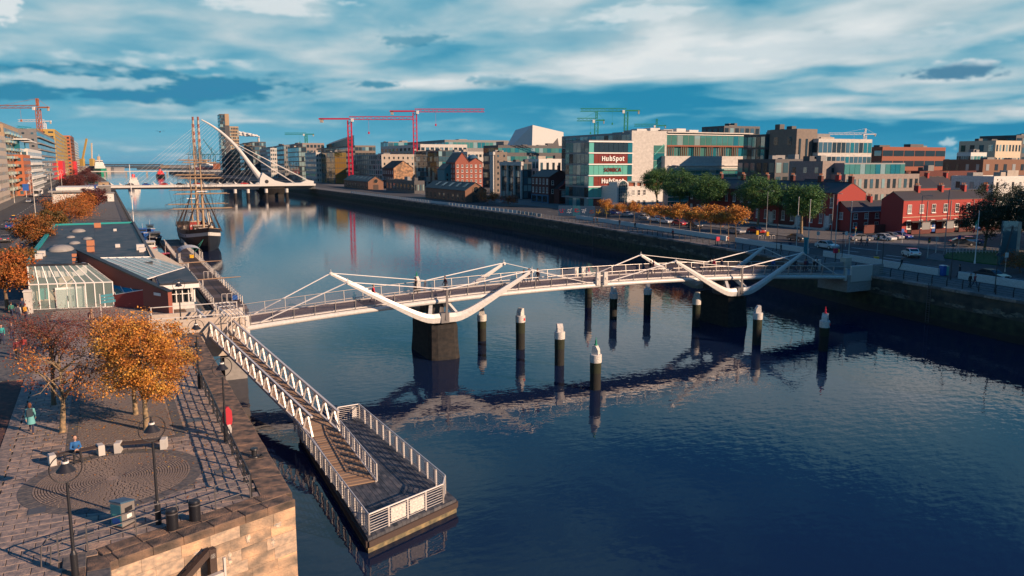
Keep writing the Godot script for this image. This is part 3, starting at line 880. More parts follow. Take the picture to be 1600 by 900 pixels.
func make_plaza() -> void:
	var base := MB.new()
	base.prism(PackedVector2Array([Vector2(-1.4, -0.6), Vector2(-7.9, 1.9), Vector2(-9.3, 3), Vector2(-9.3, 18), Vector2(-12.5, 18), Vector2(-12.5, -60), Vector2(-1.4, -60)]), 4.9, 4.955)
	var pv := structure("plaza_paving", base, M.joint, LT)
	var cc := Vector2(-7.45, -6.6)
	var eye := LT.affine_inverse() * Vector3(0, 20.5, 0)
	var rest := MB.new()
	var slabs := []
	var sw := 0.92; var sl := 0.58
	for j in 135:
		for i in 16:
			var x := -13.2 + (i + (0.5 if j % 2 else 0.0)) * sw
			var z := 18.0 - (j + 0.5) * sl
			if not in_plaza(x, z): continue
			if Vector2(x, z).distance_to(cc) < 3.8: continue
			if x > -9.4 and x < -4.0 and z < -12.25 and z > -33.3: continue
			var w := LT * Vector3(x, 5, z)
			var seen := w.x / -w.z > -0.66 and w.z < -26
			slabs.append([eye.distance_to(Vector3(x, 5, z)) + (0.0 if seen else 500.0), x, z])
	slabs.sort_custom(func(p, q): return p[0] < q[0])
	var kinds := []
	for k in 3:
		var s := MB.new()
		s.slab(-sw / 2 + 0.014, sw / 2 - 0.014, -0.03, 0.05, -sl / 2 + 0.014, sl / 2 - 0.014, 0.012)
		kinds.append(s.mesh(M[["granite", "granite_b", "granite_c"][k]]))
	for i in slabs.size():
		var h := 4.943 + rng.randf_range(-0.005, 0.005)
		if i < 300:
			part(pv, "paving_slab", kinds[[0, 0, 1, 2, 0, 1][rng.randi() % 6]], null, Transform3D(Basis(Vector3(rng.randf_range(-1, 1), 0, rng.randf_range(-1, 1)).normalized(), 0.006), Vector3(slabs[i][1], h, slabs[i][2])))
		else:
			var x: float = slabs[i][1]; var z: float = slabs[i][2]
			rest.slab(x - sw / 2 + 0.014, x + sw / 2 - 0.014, 4.92, h + 0.05, z - sl / 2 + 0.014, z + sl / 2 - 0.014, 0.012)
	pm(pv, "paving_slabs", rest, M.granite).set_meta("kind", "stuff")
	# circle of setts laid in rings inside a dark band
	var se := MB.new()
	for k in 27:
		var r := 0.34 + k * 0.12
		var m := int(TAU * r / 0.17)
		var off := rng.randf() * TAU
		for i in m:
			var a := off + TAU * (i + rng.randf() * 0.25) / m
			var p := Vector3(cc.x + cos(a) * r, 4.985 + rng.randf() * 0.014, cc.y + sin(a) * r)
			se.tint = false
			se.box(p, Vector3(0.085, 0.05, 0.14), Basis(Vector3.UP, -a))
	# setts under the trees
	for j in 128:
		for i in 33:
			var p := Vector3(-9.15 + (i + (0.5 if j % 2 else 0.0)) * 0.152, 4.985 + rng.randf() * 0.016, -33.1 + (j + 0.5) * 0.163)
			if p.x > -4.25: continue
			se.box(p, Vector3(0.13, 0.05, 0.14), Basis(Vector3.UP, rng.randf_range(-0.06, 0.06)))
	pm(pv, "setts", se, M.sett).set_meta("kind", "stuff")
	var bd := MB.new()
	for i in 44:
		var a := TAU * (i + 0.03) / 44; var b := TAU * (i + 0.97) / 44
		var st := MB.new()
		st.prism(PackedVector2Array([cc + Vector2(cos(a), sin(a)) * 3.52, cc + Vector2(cos(b), sin(b)) * 3.52, cc + Vector2(cos(b), sin(b)) * 4.12, cc + Vector2(cos(a), sin(a)) * 4.12]), 4.93, 5.003)
		pm(pv, "band_stone", st, M.band)
	for i in 29:
		for x in [[-9.75, -9.22], [-4.2, -3.68]]:
			pb(pv, "band_stone", M.band, x[0], x[1], 4.93, 5.003, -11.7 - i * 0.75, -11.7 - i * 0.75 - 0.73)
	for i in 60:
		pb(pv, "edging_stone", M.granite_b, -12.95, -12.35, 4.9, 5.012, 18 - i * 1.0, 18 - i * 1.0 - 0.985)
	for i in 7:
		for z in [[-12.15, -11.72], [-33.55, -33.12]]:
			pb(pv, "band_stone", M.band, -9.2 + i * 0.71, -9.2 + i * 0.71 + 0.69, 4.93, 5.003, z[0], z[1])
	b_disc(pv)
	# quay wall: coping stones, and the sunlit end wall stone by stone
	var wb := MB.new()
	wb.prism(PackedVector2Array([Vector2(-0.12, -0.12), Vector2(-7.78, 2.56), Vector2(-7.78, 30), Vector2(-9.0, 30), Vector2(-9.0, 1.6), Vector2(-1.5, -1), Vector2(-1.5, -640), Vector2(-0.12, -640)]), -3, 4.7)
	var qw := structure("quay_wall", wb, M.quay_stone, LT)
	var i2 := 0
	var z := -0.75
	while z > -140:
		var le := rng.randf_range(1.15, 1.6)
		var s := MB.new()
		s.slab(-1.42 + rng.randf() * 0.05, 0.02 + rng.randf() * 0.04, 4.66, 5.02 + rng.randf() * 0.02, z - le + 0.015, z, 0.03)
		pm(qw, "coping_stone", s, [M.coping, M.coping_b, M.coping][i2 % 3])
		z -= le; i2 += 1
	var E := Vector2(-7.75, 2.7)
	var dir := E.normalized(); var nor := Vector2(-dir.y, dir.x)
	if nor.y < 0: nor = -nor
	var yaw := atan2(-dir.y, dir.x)
	var fb := Basis(Vector3.UP, yaw)
	for row in 2:
		var u := 0.0
		while u < 8.15:
			var le := minf(rng.randf_range(0.9, 1.5), 8.2 - u)
			var s := MB.new()
			var sgn := fb.z.dot(Vector3(nor.x, 0, nor.y))
			var z1 := 0.03 - row * 0.78; var z0 := z1 - 0.765
			if row == 0:
				z1 += rng.randf() * 0.04
			s.slab(u, u + le - 0.015, 4.66, 5.02 + rng.randf() * 0.02, z0, z1, 0.03)
			var o := pm(qw, "coping_stone", s, [M.coping, M.coping_b, M.coping][int(u * 7) % 3])
			o.transform = Transform3D(Basis(Vector3(dir.x, 0, dir.y), Vector3.UP, Vector3(nor.x, 0, nor.y)) if sgn > 0 or true else fb, Vector3.ZERO)
			u += le
	var wx := Transform3D(Basis(Vector3(dir.x, 0, dir.y), Vector3.UP, Vector3(nor.x, 0, nor.y)), Vector3.ZERO)
	var y := 4.66
	while y > -0.8:
		var hh := 0.56 if y > 2 else 0.62
		var u := -rng.randf() * 0.6
		while u < 8.15:
			var le := rng.randf_range(1.1, 2.1)
			var s := MB.new()
			var pr := rng.randf_range(0.0, 0.02)
			var u0 := maxf(u, 0.0); var u1 := minf(u + le - 0.01, 8.18)
			if u1 - u0 > 0.1:
				s.b2(u0, u1, y - hh + 0.01, y, -0.3, pr)
				var o := pm(qw, "wall_stone", s, M.weed if y < 1.0 else [M.ashlar, M.ashlar_b, M.ashlar, M.ashlar_c, M.ashlar][rng.randi() % 5])
				o.transform = wx
			u += le
		y -= hh
	# coping of the return towards the camera
	for k in 14:
		for c in 2:
			var s := MB.new()
			s.slab(-7.7 - (c + 1) * 0.85 + 0.012, -7.7 - c * 0.85, 4.66, 5.02 + rng.randf() * 0.02, 2.0 + k * 1.2 - c * 0.5, 2.0 + (k + 1) * 1.2 - 0.015 - c * 0.5, 0.03)
			pm(qw, "coping_stone", s, [M.coping_b, M.band, M.coping][(k + c) % 3])
	# pale patches of old lime render on the end wall
	for k in [[0.9, 4.05, 0.5, 0.4], [2.4, 3.9, 0.35, 0.5], [3.3, 3.3, 0.25, 1.0], [4.6, 4.1, 0.9, 0.25], [1.2, 3.3, 0.3, 0.5]]:
		var s := MB.new()
		var pts := PackedVector2Array()
		for j in 23:
			var a := TAU * j / 23
			var rr := rng.randf_range(0.35, 1.0)
			pts.append(Vector2(k[0] + cos(a) * k[2] * 0.5 * rr, k[1] + sin(a) * k[3] * 0.5 * rr))
		s.outline(pts, 0.0, 0.026)
		var o := pm(qw, "lime_patch", s, M.render_patch)
		o.transform = wx
	# railings
	var r1 := thing("quay_railing", "dark iron railing along the river edge of the sunlit plaza", "railing", LT)
	rail_run(r1, Vector3(-1.75, 5, -1.2), Vector3(-1.75, 5, -43.5), 1.1, 21, 3, M.iron, 0.1, 0.022, 0.04)
	var r2 := thing("plaza_railing", "grey steel railing across the near end of the plaza beside the bollards", "railing", LT)
	var pp := [Vector3(-1.8, 5, -1.1), Vector3(-3.4, 5, -0.5), Vector3(-5.05, 5, 0.1), Vector3(-6.7, 5, 0.7), Vector3(-8.5, 5, 1.35), Vector3(-9.5, 5, 1.7)]
	for k in pp.size():
		var s := MB.new()
		s.beam(pp[k], pp[k] + Vector3(0, 1.12, 0), 0.09, 0.05)
		if k > 0:
			for yy in [0.35, 0.75, 1.1]:
				s.tube(pp[k - 1] + Vector3(0, yy, 0), pp[k] + Vector3(0, yy, 0), 0.024, 0.024, 6)
		pm(r2, "railing_bay", s, M.iron_grey)
	# curved end of that railing
	var ce := MB.new()
	ce.path([pp[5] + Vector3(0, 1.1, 0), pp[5] + Vector3(-0.35, 1.05, 0.12), pp[5] + Vector3(-0.55, 0.8, 0.2), pp[5] + Vector3(-0.6, 0, 0.22)], [0.03], 6)
	ce.path([pp[5] + Vector3(0, 0.75, 0), pp[5] + Vector3(-0.22, 0.7, 0.1), pp[5] + Vector3(-0.3, 0, 0.12)], [0.03], 6)
	pm(r2, "end_hoop", ce, M.iron_grey)
	# lamp posts with a ring round the shade
	var lamps := [[-8.9, 3.3, "nearest lamp post, standing at the bottom corner of the plaza"], [-5.8, -0.1, "lamp post beside the litter bin and the circle of setts"], [-1.75, -9.6, "lamp post at the quay rail with a red lifebuoy case"], [-1.9, -21.7, "lamp post at the quay rail beside the golden tree"], [-1.3, -43.0, "lamp post at the quay rail near the bridge landing"]]
	for k in lamps.size():
		var t := thing("lamp_post", "dark " + lamps[k][2], "lamp post", at(LT, lamps[k][0], 5, lamps[k][1], 0.25), "ringed lamp posts of the plaza")
		var s := MB.new()
		s.lathe(Vector3.ZERO, [Vector2(0.13, 0), Vector2(0.13, 0.9), Vector2(0.10, 0.95), Vector2(0.065, 1.05), Vector2(0.05, 3.75), Vector2(0, 3.75)], 10)
		pm(t, "pole", s, M.iron)
		s = MB.new()
		s.ring(Vector3(0, 4.3, 0), 0.55, 0.022, Basis())
		pm(t, "ring", s, M.iron)
		s = MB.new()
		s.lathe(Vector3(0, 4.2, 0), [Vector2(0.34, 0.0), Vector2(0.3, 0.05), Vector2(0.1, 0.3), Vector2(0.08, 0.42), Vector2(0.03, 0.45), Vector2(0.03, 0.65)], 14)
		pm(t, "shade", s, M.iron)
		s = MB.new()
		s.ball(Vector3(0, 4.22, 0), Vector3(0.16, 0.1, 0.16))
		pm(t, "bulb", s, M.frame_white)
		s = MB.new()
		s.lathe(Vector3(0, 4.5, 0), [Vector2(0.13, 0.0), Vector2(0.13, 0.07), Vector2(0, 0.07)], 10)
		pm(t, "collar", s, M.frame_white)
	# benches
	for k in 2:
		var t := thing("stone_bench", ["bench of dark slats on pale stone blocks with the seated man", "empty bench of dark slats on pale stone blocks under the golden tree"][k], "bench", at(LT, [-9.15, -6.05][k], 5, [-10.35, -10.35][k], [0.22, -0.22][k]), "benches round the circle of setts")
		for x in [-1.15, 1.15]:
			var s := MB.new()
			s.slab(x - 0.16, x + 0.16, 0, 0.56, -0.28, 0.28, 0.03)
			pm(t, "end_block", s, M.stone_pale)
		for j in 4:
			pb(t, "slat", M.timber_dark, -1.0, 1.0, 0.42, 0.48, -0.25 + j * 0.13, -0.14 + j * 0.13)
		pb(t, "support", M.iron, -1.0, 1.0, 0.35, 0.42, -0.04, 0.04)
	# litter bin with poster
	var t := thing("litter_bin", "silver litter bin with a teal poster on its end", "litter bin", at(LT, -7.15, 5, -0.75, 0.75, 0.86))
	var s := MB.new()
	s.outline(PackedVector2Array([Vector2(-0.42, 0.05), Vector2(0.42, 0.05), Vector2(0.42, 1.15), Vector2(-0.42, 1.3)]), -0.35, 0.35)
	pm(t, "case", s, M.steel)
	pb(t, "plinth", M.iron, -0.44, 0.44, 0.0, 0.06, -0.37, 0.37)
	s = MB.new()
	s.outline(PackedVector2Array([Vector2(-0.46, 1.3), Vector2(0.45, 1.14), Vector2(0.45, 1.2), Vector2(-0.46, 1.38)]), -0.38, 0.38)
	pm(t, "lid", s, M.blue_render)
	pb(t, "poster", M.teal_render, -0.45, -0.43, 0.12, 1.18, -0.32, 0.32)
	pb(t, "poster_band", M.glass_mint, -0.456, -0.45, 0.62, 0.7, -0.22, 0.1)
	pb(t, "poster_band", M.blue_paint, -0.456, -0.45, 0.2, 0.5, -0.25, 0.25)
	pb(t, "hatch", M.iron, -0.2, 0.25, 0.75, 0.98, 0.35, 0.37)
	s = MB.new()
	s.beam(Vector3(-0.1, 0.5, 0.355), Vector3(0.2, 0.5, 0.355), 0.02, 0.2)
	pm(t, "notice", s, M.frame_white)
	for k in 2:
		var bo := thing("bollard", ["dark round bollard nearer the lamp post", "dark round bollard nearer the corner of the quay"][k], "bollard", at(LT, [-5.3, -4.35][k], 5.0, [0.75, 0.25][k]), "bollards on the coping")
		s = MB.new()
		s.lathe(Vector3.ZERO, [Vector2(0.24, 0), Vector2(0.24, 0.86), Vector2(0.2, 0.92), Vector2(0, 0.92)], 16)
		pm(bo, "body", s, M.black_paint)
		s = MB.new()
		s.lathe(Vector3(0, 0.72, 0), [Vector2(0.246, 0), Vector2(0.246, 0.05)], 16)
		pm(bo, "groove", s, M.iron_grey)
	# lifebuoy case on the lamp post, mooring hook, hatch covers
	t = thing("lifebuoy_case", "red lifebuoy case with pale rope on the quay rail", "lifebuoy", at(LT, -1.55, 5, -10.2, 0.4))
	s = MB.new()
	s.outline(PackedVector2Array([Vector2(-0.2, 0.75), Vector2(0.2, 0.75), Vector2(0.26, 1.0), Vector2(0.24, 1.55), Vector2(0.05, 1.85), Vector2(-0.1, 1.8), Vector2(-0.24, 1.5), Vector2(-0.26, 1.0)]), -0.09, 0.09)
	pm(t, "case", s, M.red_canvas)
	s = MB.new()
	for k in 5:
		s.path([Vector3(-0.12 + k * 0.05, 0.8, 0.1), Vector3(-0.15 + k * 0.07, 0.5, 0.14), Vector3(-0.1 + k * 0.05, 0.25, 0.1)], [0.02], 5)
	pm(t, "rope", s, M.frame_white)
	s = MB.new()
	s.beam(Vector3(0, 0, 0), Vector3(0, 0.9, 0), 0.08, 0.08)
	pm(t, "post", s, M.iron)
	for k in 2:
		t = thing("mooring_bollard", ["squat iron mooring bollard on the coping near the corner", "squat iron mooring bollard on the coping beside the gangway top"][k], "mooring bollard", at(LT, -0.75, 5.02, [-6.4, -35.0][k]), "mooring bollards on the coping")
		s = MB.new()
		s.lathe(Vector3.ZERO, [Vector2(0.28, 0), Vector2(0.26, 0.06), Vector2(0.15, 0.1), Vector2(0.14, 0.34), Vector2(0.22, 0.4), Vector2(0.2, 0.48), Vector2(0, 0.5)], 12)
		pm(t, "body", s, M.iron)
		s = MB.new()
		s.ring(Vector3(0.25, 0.06, 0.1), 0.16, 0.03, Basis(Vector3.RIGHT, PI / 2), 14, 5)
		pm(t, "mooring_ring", s, M.iron)
	# timber fender on the end wall
	t = thing("timber_fender", "weathered timber landing frame fixed to the end wall", "fender", Transform3D(LT.basis * wx.basis, LT.origin))
	for k in [[Vector3(4.3, 0.2, 0.45), Vector3(4.3, 4.3, 0.45), 0.3], [Vector3(6.3, 0.2, 0.45), Vector3(6.3, 3.2, 0.45), 0.3], [Vector3(4.35, 4.25, 0.45), Vector3(5.7, 3.3, 0.5), 0.26], [Vector3(3.9, 3.15, 0.75), Vector3(7.5, 3.0, 0.75), 0.24], [Vector3(3.9, 2.2, 0.75), Vector3(7.5, 2.05, 0.75), 0.24], [Vector3(4.3, 4.0, 0.0), Vector3(4.3, 4.0, 0.6), 0.2], [Vector3(3.95, 0.2, 0.85), Vector3(3.95, 3.9, 0.85), 0.1]]:
		s = MB.new()
		s.beam(k[0], k[1], k[2], k[2])
		pm(t, "beam", s, M.timber_dark if k[2] > 0.25 else M.galv)
	# iron covers let into the paving
	for k in 5:
		var e: Array = [[-10.6, -4.0, 0.35], [-3.0, -14.5, 0.4], [-10.9, -20.0, 0.35], [-8.6, -0.6, 0.3], [-2.6, -5.2, 0.3]][k]
		pb(pv, "manhole_cover", M.iron_grey, e[0] - e[2], e[0] + e[2], 4.95, 5.012, e[1] - e[2], e[1] + e[2])
	var r3 := thing("quay_railing", "dark iron railing along the far quay beyond the pavilion", "railing", LT)
	rail_run(r3, Vector3(-1.2, 5, -142), Vector3(-1.2, 5, -420), 1.1, 70, 3, M.iron, 0.12, 0.03, 0.05)
	# signs
	t = thing("finger_signpost", "teal finger signpost before the glass pavilion", "signpost", at(LT, -7.88, 5, -46.86, 0.5))
	s = MB.new(); s.tube(Vector3.ZERO, Vector3(0, 3.4, 0), 0.06, 0.06, 8); pm(t, "pole", s, M.galv)
	for k in 3:
		pb(t, "finger", M.teal_render, 0.08, 1.45 - k * 0.1, 2.45 + k * 0.3, 2.68 + k * 0.3, -0.03, 0.03)
	t = thing("stone_pillar", "pale stone gate pillar at the corner of the glass pavilion", "pillar", at(LT, -14.61, 5, -59.3))
	s = MB.new(); s.slab(-0.35, 0.35, 0, 2.3, -0.35, 0.35, 0.05); pm(t, "shaft", s, M.stone_pale)
	s = MB.new(); s.slab(-0.42, 0.42, 2.3, 2.5, -0.42, 0.42, 0.1); pm(t, "cap", s, M.stone_pale)

func b_disc(pv: Node) -> void:
	var s := MB.new()
	s.lathe(Vector3(-7.45, 4.95, -6.6), [Vector2(0.3, 0), Vector2(0.3, 0.055), Vector2(0, 0.055)], 16)
	pm(pv, "centre_stone", s, M.granite_c)

# ------------------------------------------------------------------ pavilion
func glazed(t: Node, a: Vector3, b: Vector3, c: Vector3, d: Vector3, nu: int, nv: int, g: Material, fr: Material, w := 0.07) -> void:
	# a sheet a (low left), b (low right), c (high right), d (high left) cut into panes with bars between
	for i in nu:
		for j in nv:
			var P := []
			for q in [[i, j], [i + 1, j], [i + 1, j + 1], [i, j + 1]]:
				var u := float(q[0]) / nu; var v := float(q[1]) / nv
				P.append(a.lerp(b, u).lerp(d.lerp(c, u), v))
			var m := MB.new()
			m.quad(P[0], P[1], P[2], P[3])
			pm(t, "pane", m, g)
	for i in nu + 1:
		var u := float(i) / nu
		var m := MB.new()
		m.beam(a.lerp(b, u), d.lerp(c, u), w, w)
		pm(t, "mullion", m, fr)
	for j in nv + 1:
		var v := float(j) / nv
		var m := MB.new()
		m.beam(a.lerp(d, v), b.lerp(c, v), w * 1.2, w * 1.2)
		pm(t, "transom", m, fr)

func make_pavilion() -> void:
	var t := thing("glass_pavilion", "low quayside pavilion with dark flat roof, teal eaves and glazed front", "building", LT)
	pb(t, "wall", M.cladding_dark, -15.0, -2.4, 5, 8.6, -136, -67.5)
	pb(t, "roof", M.roof_felt, -15.2, -2.2, 8.6, 8.8, -136.3, -67.2)
	pb(t, "eaves", M.teal_paint, -15.7, -15.2, 8.45, 9.1, -136.8, -66.9)
	pb(t, "eaves", M.teal_paint, -15.2, -2.2, 8.45, 9.1, -136.8, -136.3)
	pb(t, "eaves", M.cladding_dark, -2.2, -1.8, 8.45, 9.1, -136.8, -70)
	pb(t, "roof_seam", M.slate_b, -8.65, -8.55, 8.8, 8.83, -136, -76)
	for k in [[-12.6, -88, 2.4], [-11.2, -97, 1.2], [-13.4, -93, 0.9], [-11.2, -120, 1.7], [-12, -108, 1.0], [-9.6, -104, 1.1]]:
		var s := MB.new()
		s.ball(Vector3(k[0], 8.8, k[1]), Vector3(k[2] * 0.7, k[2] * 0.26, k[2] * 1.5), 12, 8)
		pm(t, "rooflight", s, M.concrete_grey)
	for k in [[-9.0, -92.5, 0.5], [-8.2, -128, 0.55], [-8.9, -83.5, 0.45], [-14.4, -80.5, 0.45], [-14.5, -77.5, 0.4], [-5.6, -88, 0.3], [-2.9, -83, 0.5], [-2.8, -80, 0.4], [-5.5, -118, 0.25]]:
		pb(t, "roof_vent", M.chimney_pot if k[0] < -8 and k[0] > -9.2 else M.galv, k[0] - k[2], k[0] + k[2], 8.8, 8.8 + k[2] * 1.5, k[1] - k[2], k[1] + k[2])
	# glazed front with leaning top
	var fl := Vector3(-14.6, 5, -61.6); var fr := Vector3(-6.7, 5, -59.8)
	glazed(t, fl, fr, fr + Vector3(0, 2.7, -0.15), fl + Vector3(0, 2.7, -0.15), 9, 1, M.clear_glass, M.frame_white, 0.1)
	glazed(t, fl + Vector3(0, 2.7, -0.15), fr + Vector3(0, 2.7, -0.15), Vector3(-8.9, 9.65, -61.2), Vector3(-14.6, 9.7, -62.4), 9, 1, M.clear_glass, M.frame_white, 0.09)
	var ro := MB.new()
	ro.quad(Vector3(-14.7, 9.72, -62.4), Vector3(-8.9, 9.67, -61.2), Vector3(-9.7, 9.1, -67.6), Vector3(-14.7, 9.1, -67.6))
	ro.quad(Vector3(-8.9, 9.64, -61.25), Vector3(-14.7, 9.69, -62.45), Vector3(-14.7, 9.04, -67.6), Vector3(-9.7, 9.04, -67.6))
	ro.beam(Vector3(-14.7, 9.7, -62.4), Vector3(-8.9, 9.66, -61.2), 0.2, 0.2)
	pm(t, "atrium_roof", ro, M.roof_felt)
	glazed(t, fr + Vector3(0, 2.7, -0.15), fr + Vector3(-0.1, 2.65, -0.7), Vector3(-9.6, 9.2, -67), Vector3(-8.9, 9.65, -61.2), 1, 3, M.clear_glass, M.frame_white, 0.09)
	glazed(t, Vector3(-14.65, 5, -67.5), fl + Vector3(-0.05, 0, 0), fl + Vector3(-0.05, 4.7, -0.8), Vector3(-14.65, 9.1, -67.5), 3, 1, M.clear_glass, M.frame_white, 0.09)
	pb(t, "lobby_floor", M.granite_c, -14.4, -6.8, 4.98, 5.06, -67.4, -61.6)
	pb(t, "lobby_wall", M.cream, -14.4, -7.6, 5, 8.5, -67.5, -67.3)
	for k in 3:
		pb(t, "blind", M.frame_white, -14.2 + k * 1.75, -12.6 + k * 1.75, 8.2, 9.3, -63.2, -63.1)
	pb(t, "door_frame", M.frame_white, -12.2, -9.4, 5.06, 7.3, -61.0, -60.9)
	for k in 2:
		var dr := pb(t, "door", M.clear_glass, -12.1 + k * 1.35, -10.85 + k * 1.35, 5.1, 7.1, -60.86, -60.8)
		dr.set_meta("label", "glass entrance door of the pavilion")
		pb(dr, "handle", M.iron, 0.4 - k * 0.85, 0.45 - k * 0.85, -0.3, 0.3, 0.03, 0.08)
	pb(t, "teal_panel", M.teal_paint, -13.9, -12.9, 6.0, 7.2, -61.9, -61.8)
	# brick wedge wall with dark coping
	var a := Vector3(-9.9, 0, -68.2); var b := Vector3(-1.5, 0, -52.6)
	var s := MB.new()
	var n := (b - a).normalized()
	var sd := Vector3(n.z, 0, -n.x) * 0.22
	for sg in [1.0, -1.0]:
		var q := [a + sd * sg + Vector3(0, 5, 0), b + sd * sg + Vector3(0, 5, 0), b + sd * sg + Vector3(0, 7.25, 0), a + sd * sg + Vector3(0, 10.5, 0)]
		if sg < 0: s.quad(q[0], q[1], q[2], q[3])
		else: s.quad(q[1], q[0], q[3], q[2])
	s.quad(b - sd + Vector3(0, 5, 0), b + sd + Vector3(0, 5, 0), b + sd + Vector3(0, 7.25, 0), b - sd + Vector3(0, 7.25, 0))
	s.quad(a + sd + Vector3(0, 5, 0), a - sd + Vector3(0, 5, 0), a - sd + Vector3(0, 10.5, 0), a + sd + Vector3(0, 10.5, 0))
	var w := pm(t, "brick_wall", s, M.brick_mid)
	s = MB.new()
	s.beam(a + Vector3(0, 10.57, 0), b + Vector3(0, 7.32, 0), 0.62, 0.16)
	pm(w, "coping", s, M.iron)
	s = MB.new()
	s.beam(a.lerp(b, 0.86) - sd * 1.2 + Vector3(0, 6.9, 0), a.lerp(b, 0.93) - sd * 1.2 + Vector3(0, 6.9, 0), 0.06, 0.3)
	pm(w, "name_plate", s, M.frame_white)
	for k in 3:
		s = MB.new()
		s.box(a + Vector3(-0.45, 9.0 + k * 0.5, 0.3 + k * 0.0), Vector3(0.5, 0.34, 0.5))
		pm(w, "tile_stack", s, M.chimney_pot)
	# lower brick wall and glass canopy before it
	s = MB.new()
	var c0 := Vector3(-6.5, 5, -59.6); var c1 := Vector3(-3.0, 5, -55.6)
	s.quad(c0, c1, c1 + Vector3(0, 2.3, 0), c0 + Vector3(0, 1.3, 0))
	s.quad(c1 + Vector3(-0.3, 0, -0.3), c0 + Vector3(-0.3, 0, -0.3), c0 + Vector3(-0.3, 1.3, -0.3), c1 + Vector3(-0.3, 2.3, -0.3))
	s.quad(c0 + Vector3(0, 1.3, 0), c1 + Vector3(0, 2.3, 0), c1 + Vector3(-0.3, 2.3, -0.3), c0 + Vector3(-0.3, 1.3, -0.3))
	pm(t, "brick_wall", s, M.brick_red_b)
	glazed(t, c0 + Vector3(0, 1.35, 0), c1 + Vector3(0, 2.35, 0), Vector3(-4.4, 8.0, -60.5), Vector3(-6.9, 7.6, -63), 4, 1, M.glass_teal, M.frame_white, 0.06)
	# white river room
	pb(t, "room_floor", M.concrete_grey, -2.2, 1.3, 4.6, 5.0, -69, -54.6)
	pb(t, "room_wall", M.render_white, -1.9, 1.0, 5.0, 5.7, -68.8, -54.9)
	pb(t, "room_inside", M.window_glass, -1.7, 0.75, 5.7, 7.35, -68.6, -55.3)
	pb(t, "room_roof", M.roof_felt, -2.3, 1.5, 7.75, 7.95, -69.2, -54.3)
	pb(t, "fascia", M.frame_white, -2.35, 1.55, 7.3, 7.75, -69.25, -54.25)
	for k in 6:
		pb(t, "post", M.frame_white, -2.0 + k * 0.61, -1.9 + k * 0.61, 5.7, 7.3, -54.98, -54.88)
	for k in 9:
		pb(t, "post", M.frame_white, 0.98, 1.08, 5.7, 7.3, -54.95 - k * 1.7, -54.85 - k * 1.7)
	pb(t, "transom", M.frame_white, -1.9, 1.05, 6.6, 6.68, -54.99, -54.9)
	# glazed roof behind the brick wall and its pale hood
	glazed(t, Vector3(-3.4, 7.95, -58.6), Vector3(1.2, 7.97, -67.0), Vector3(-2.4, 9.1, -70.5), Vector3(-8.8, 9.6, -67.6), 7, 1, M.clear_glass, M.frame_white, 0.09)
	s = MB.new()
	s.tri(Vector3(-2.3, 9.15, -70.4), Vector3(1.35, 7.98, -67.2), Vector3(-2.1, 9.1, -88))
	s.tri(Vector3(1.35, 7.98, -67.2), Vector3(1.2, 7.9, -69.2), Vector3(-2.1, 9.1, -88))
	pm(t, "hood", s, M.cream)

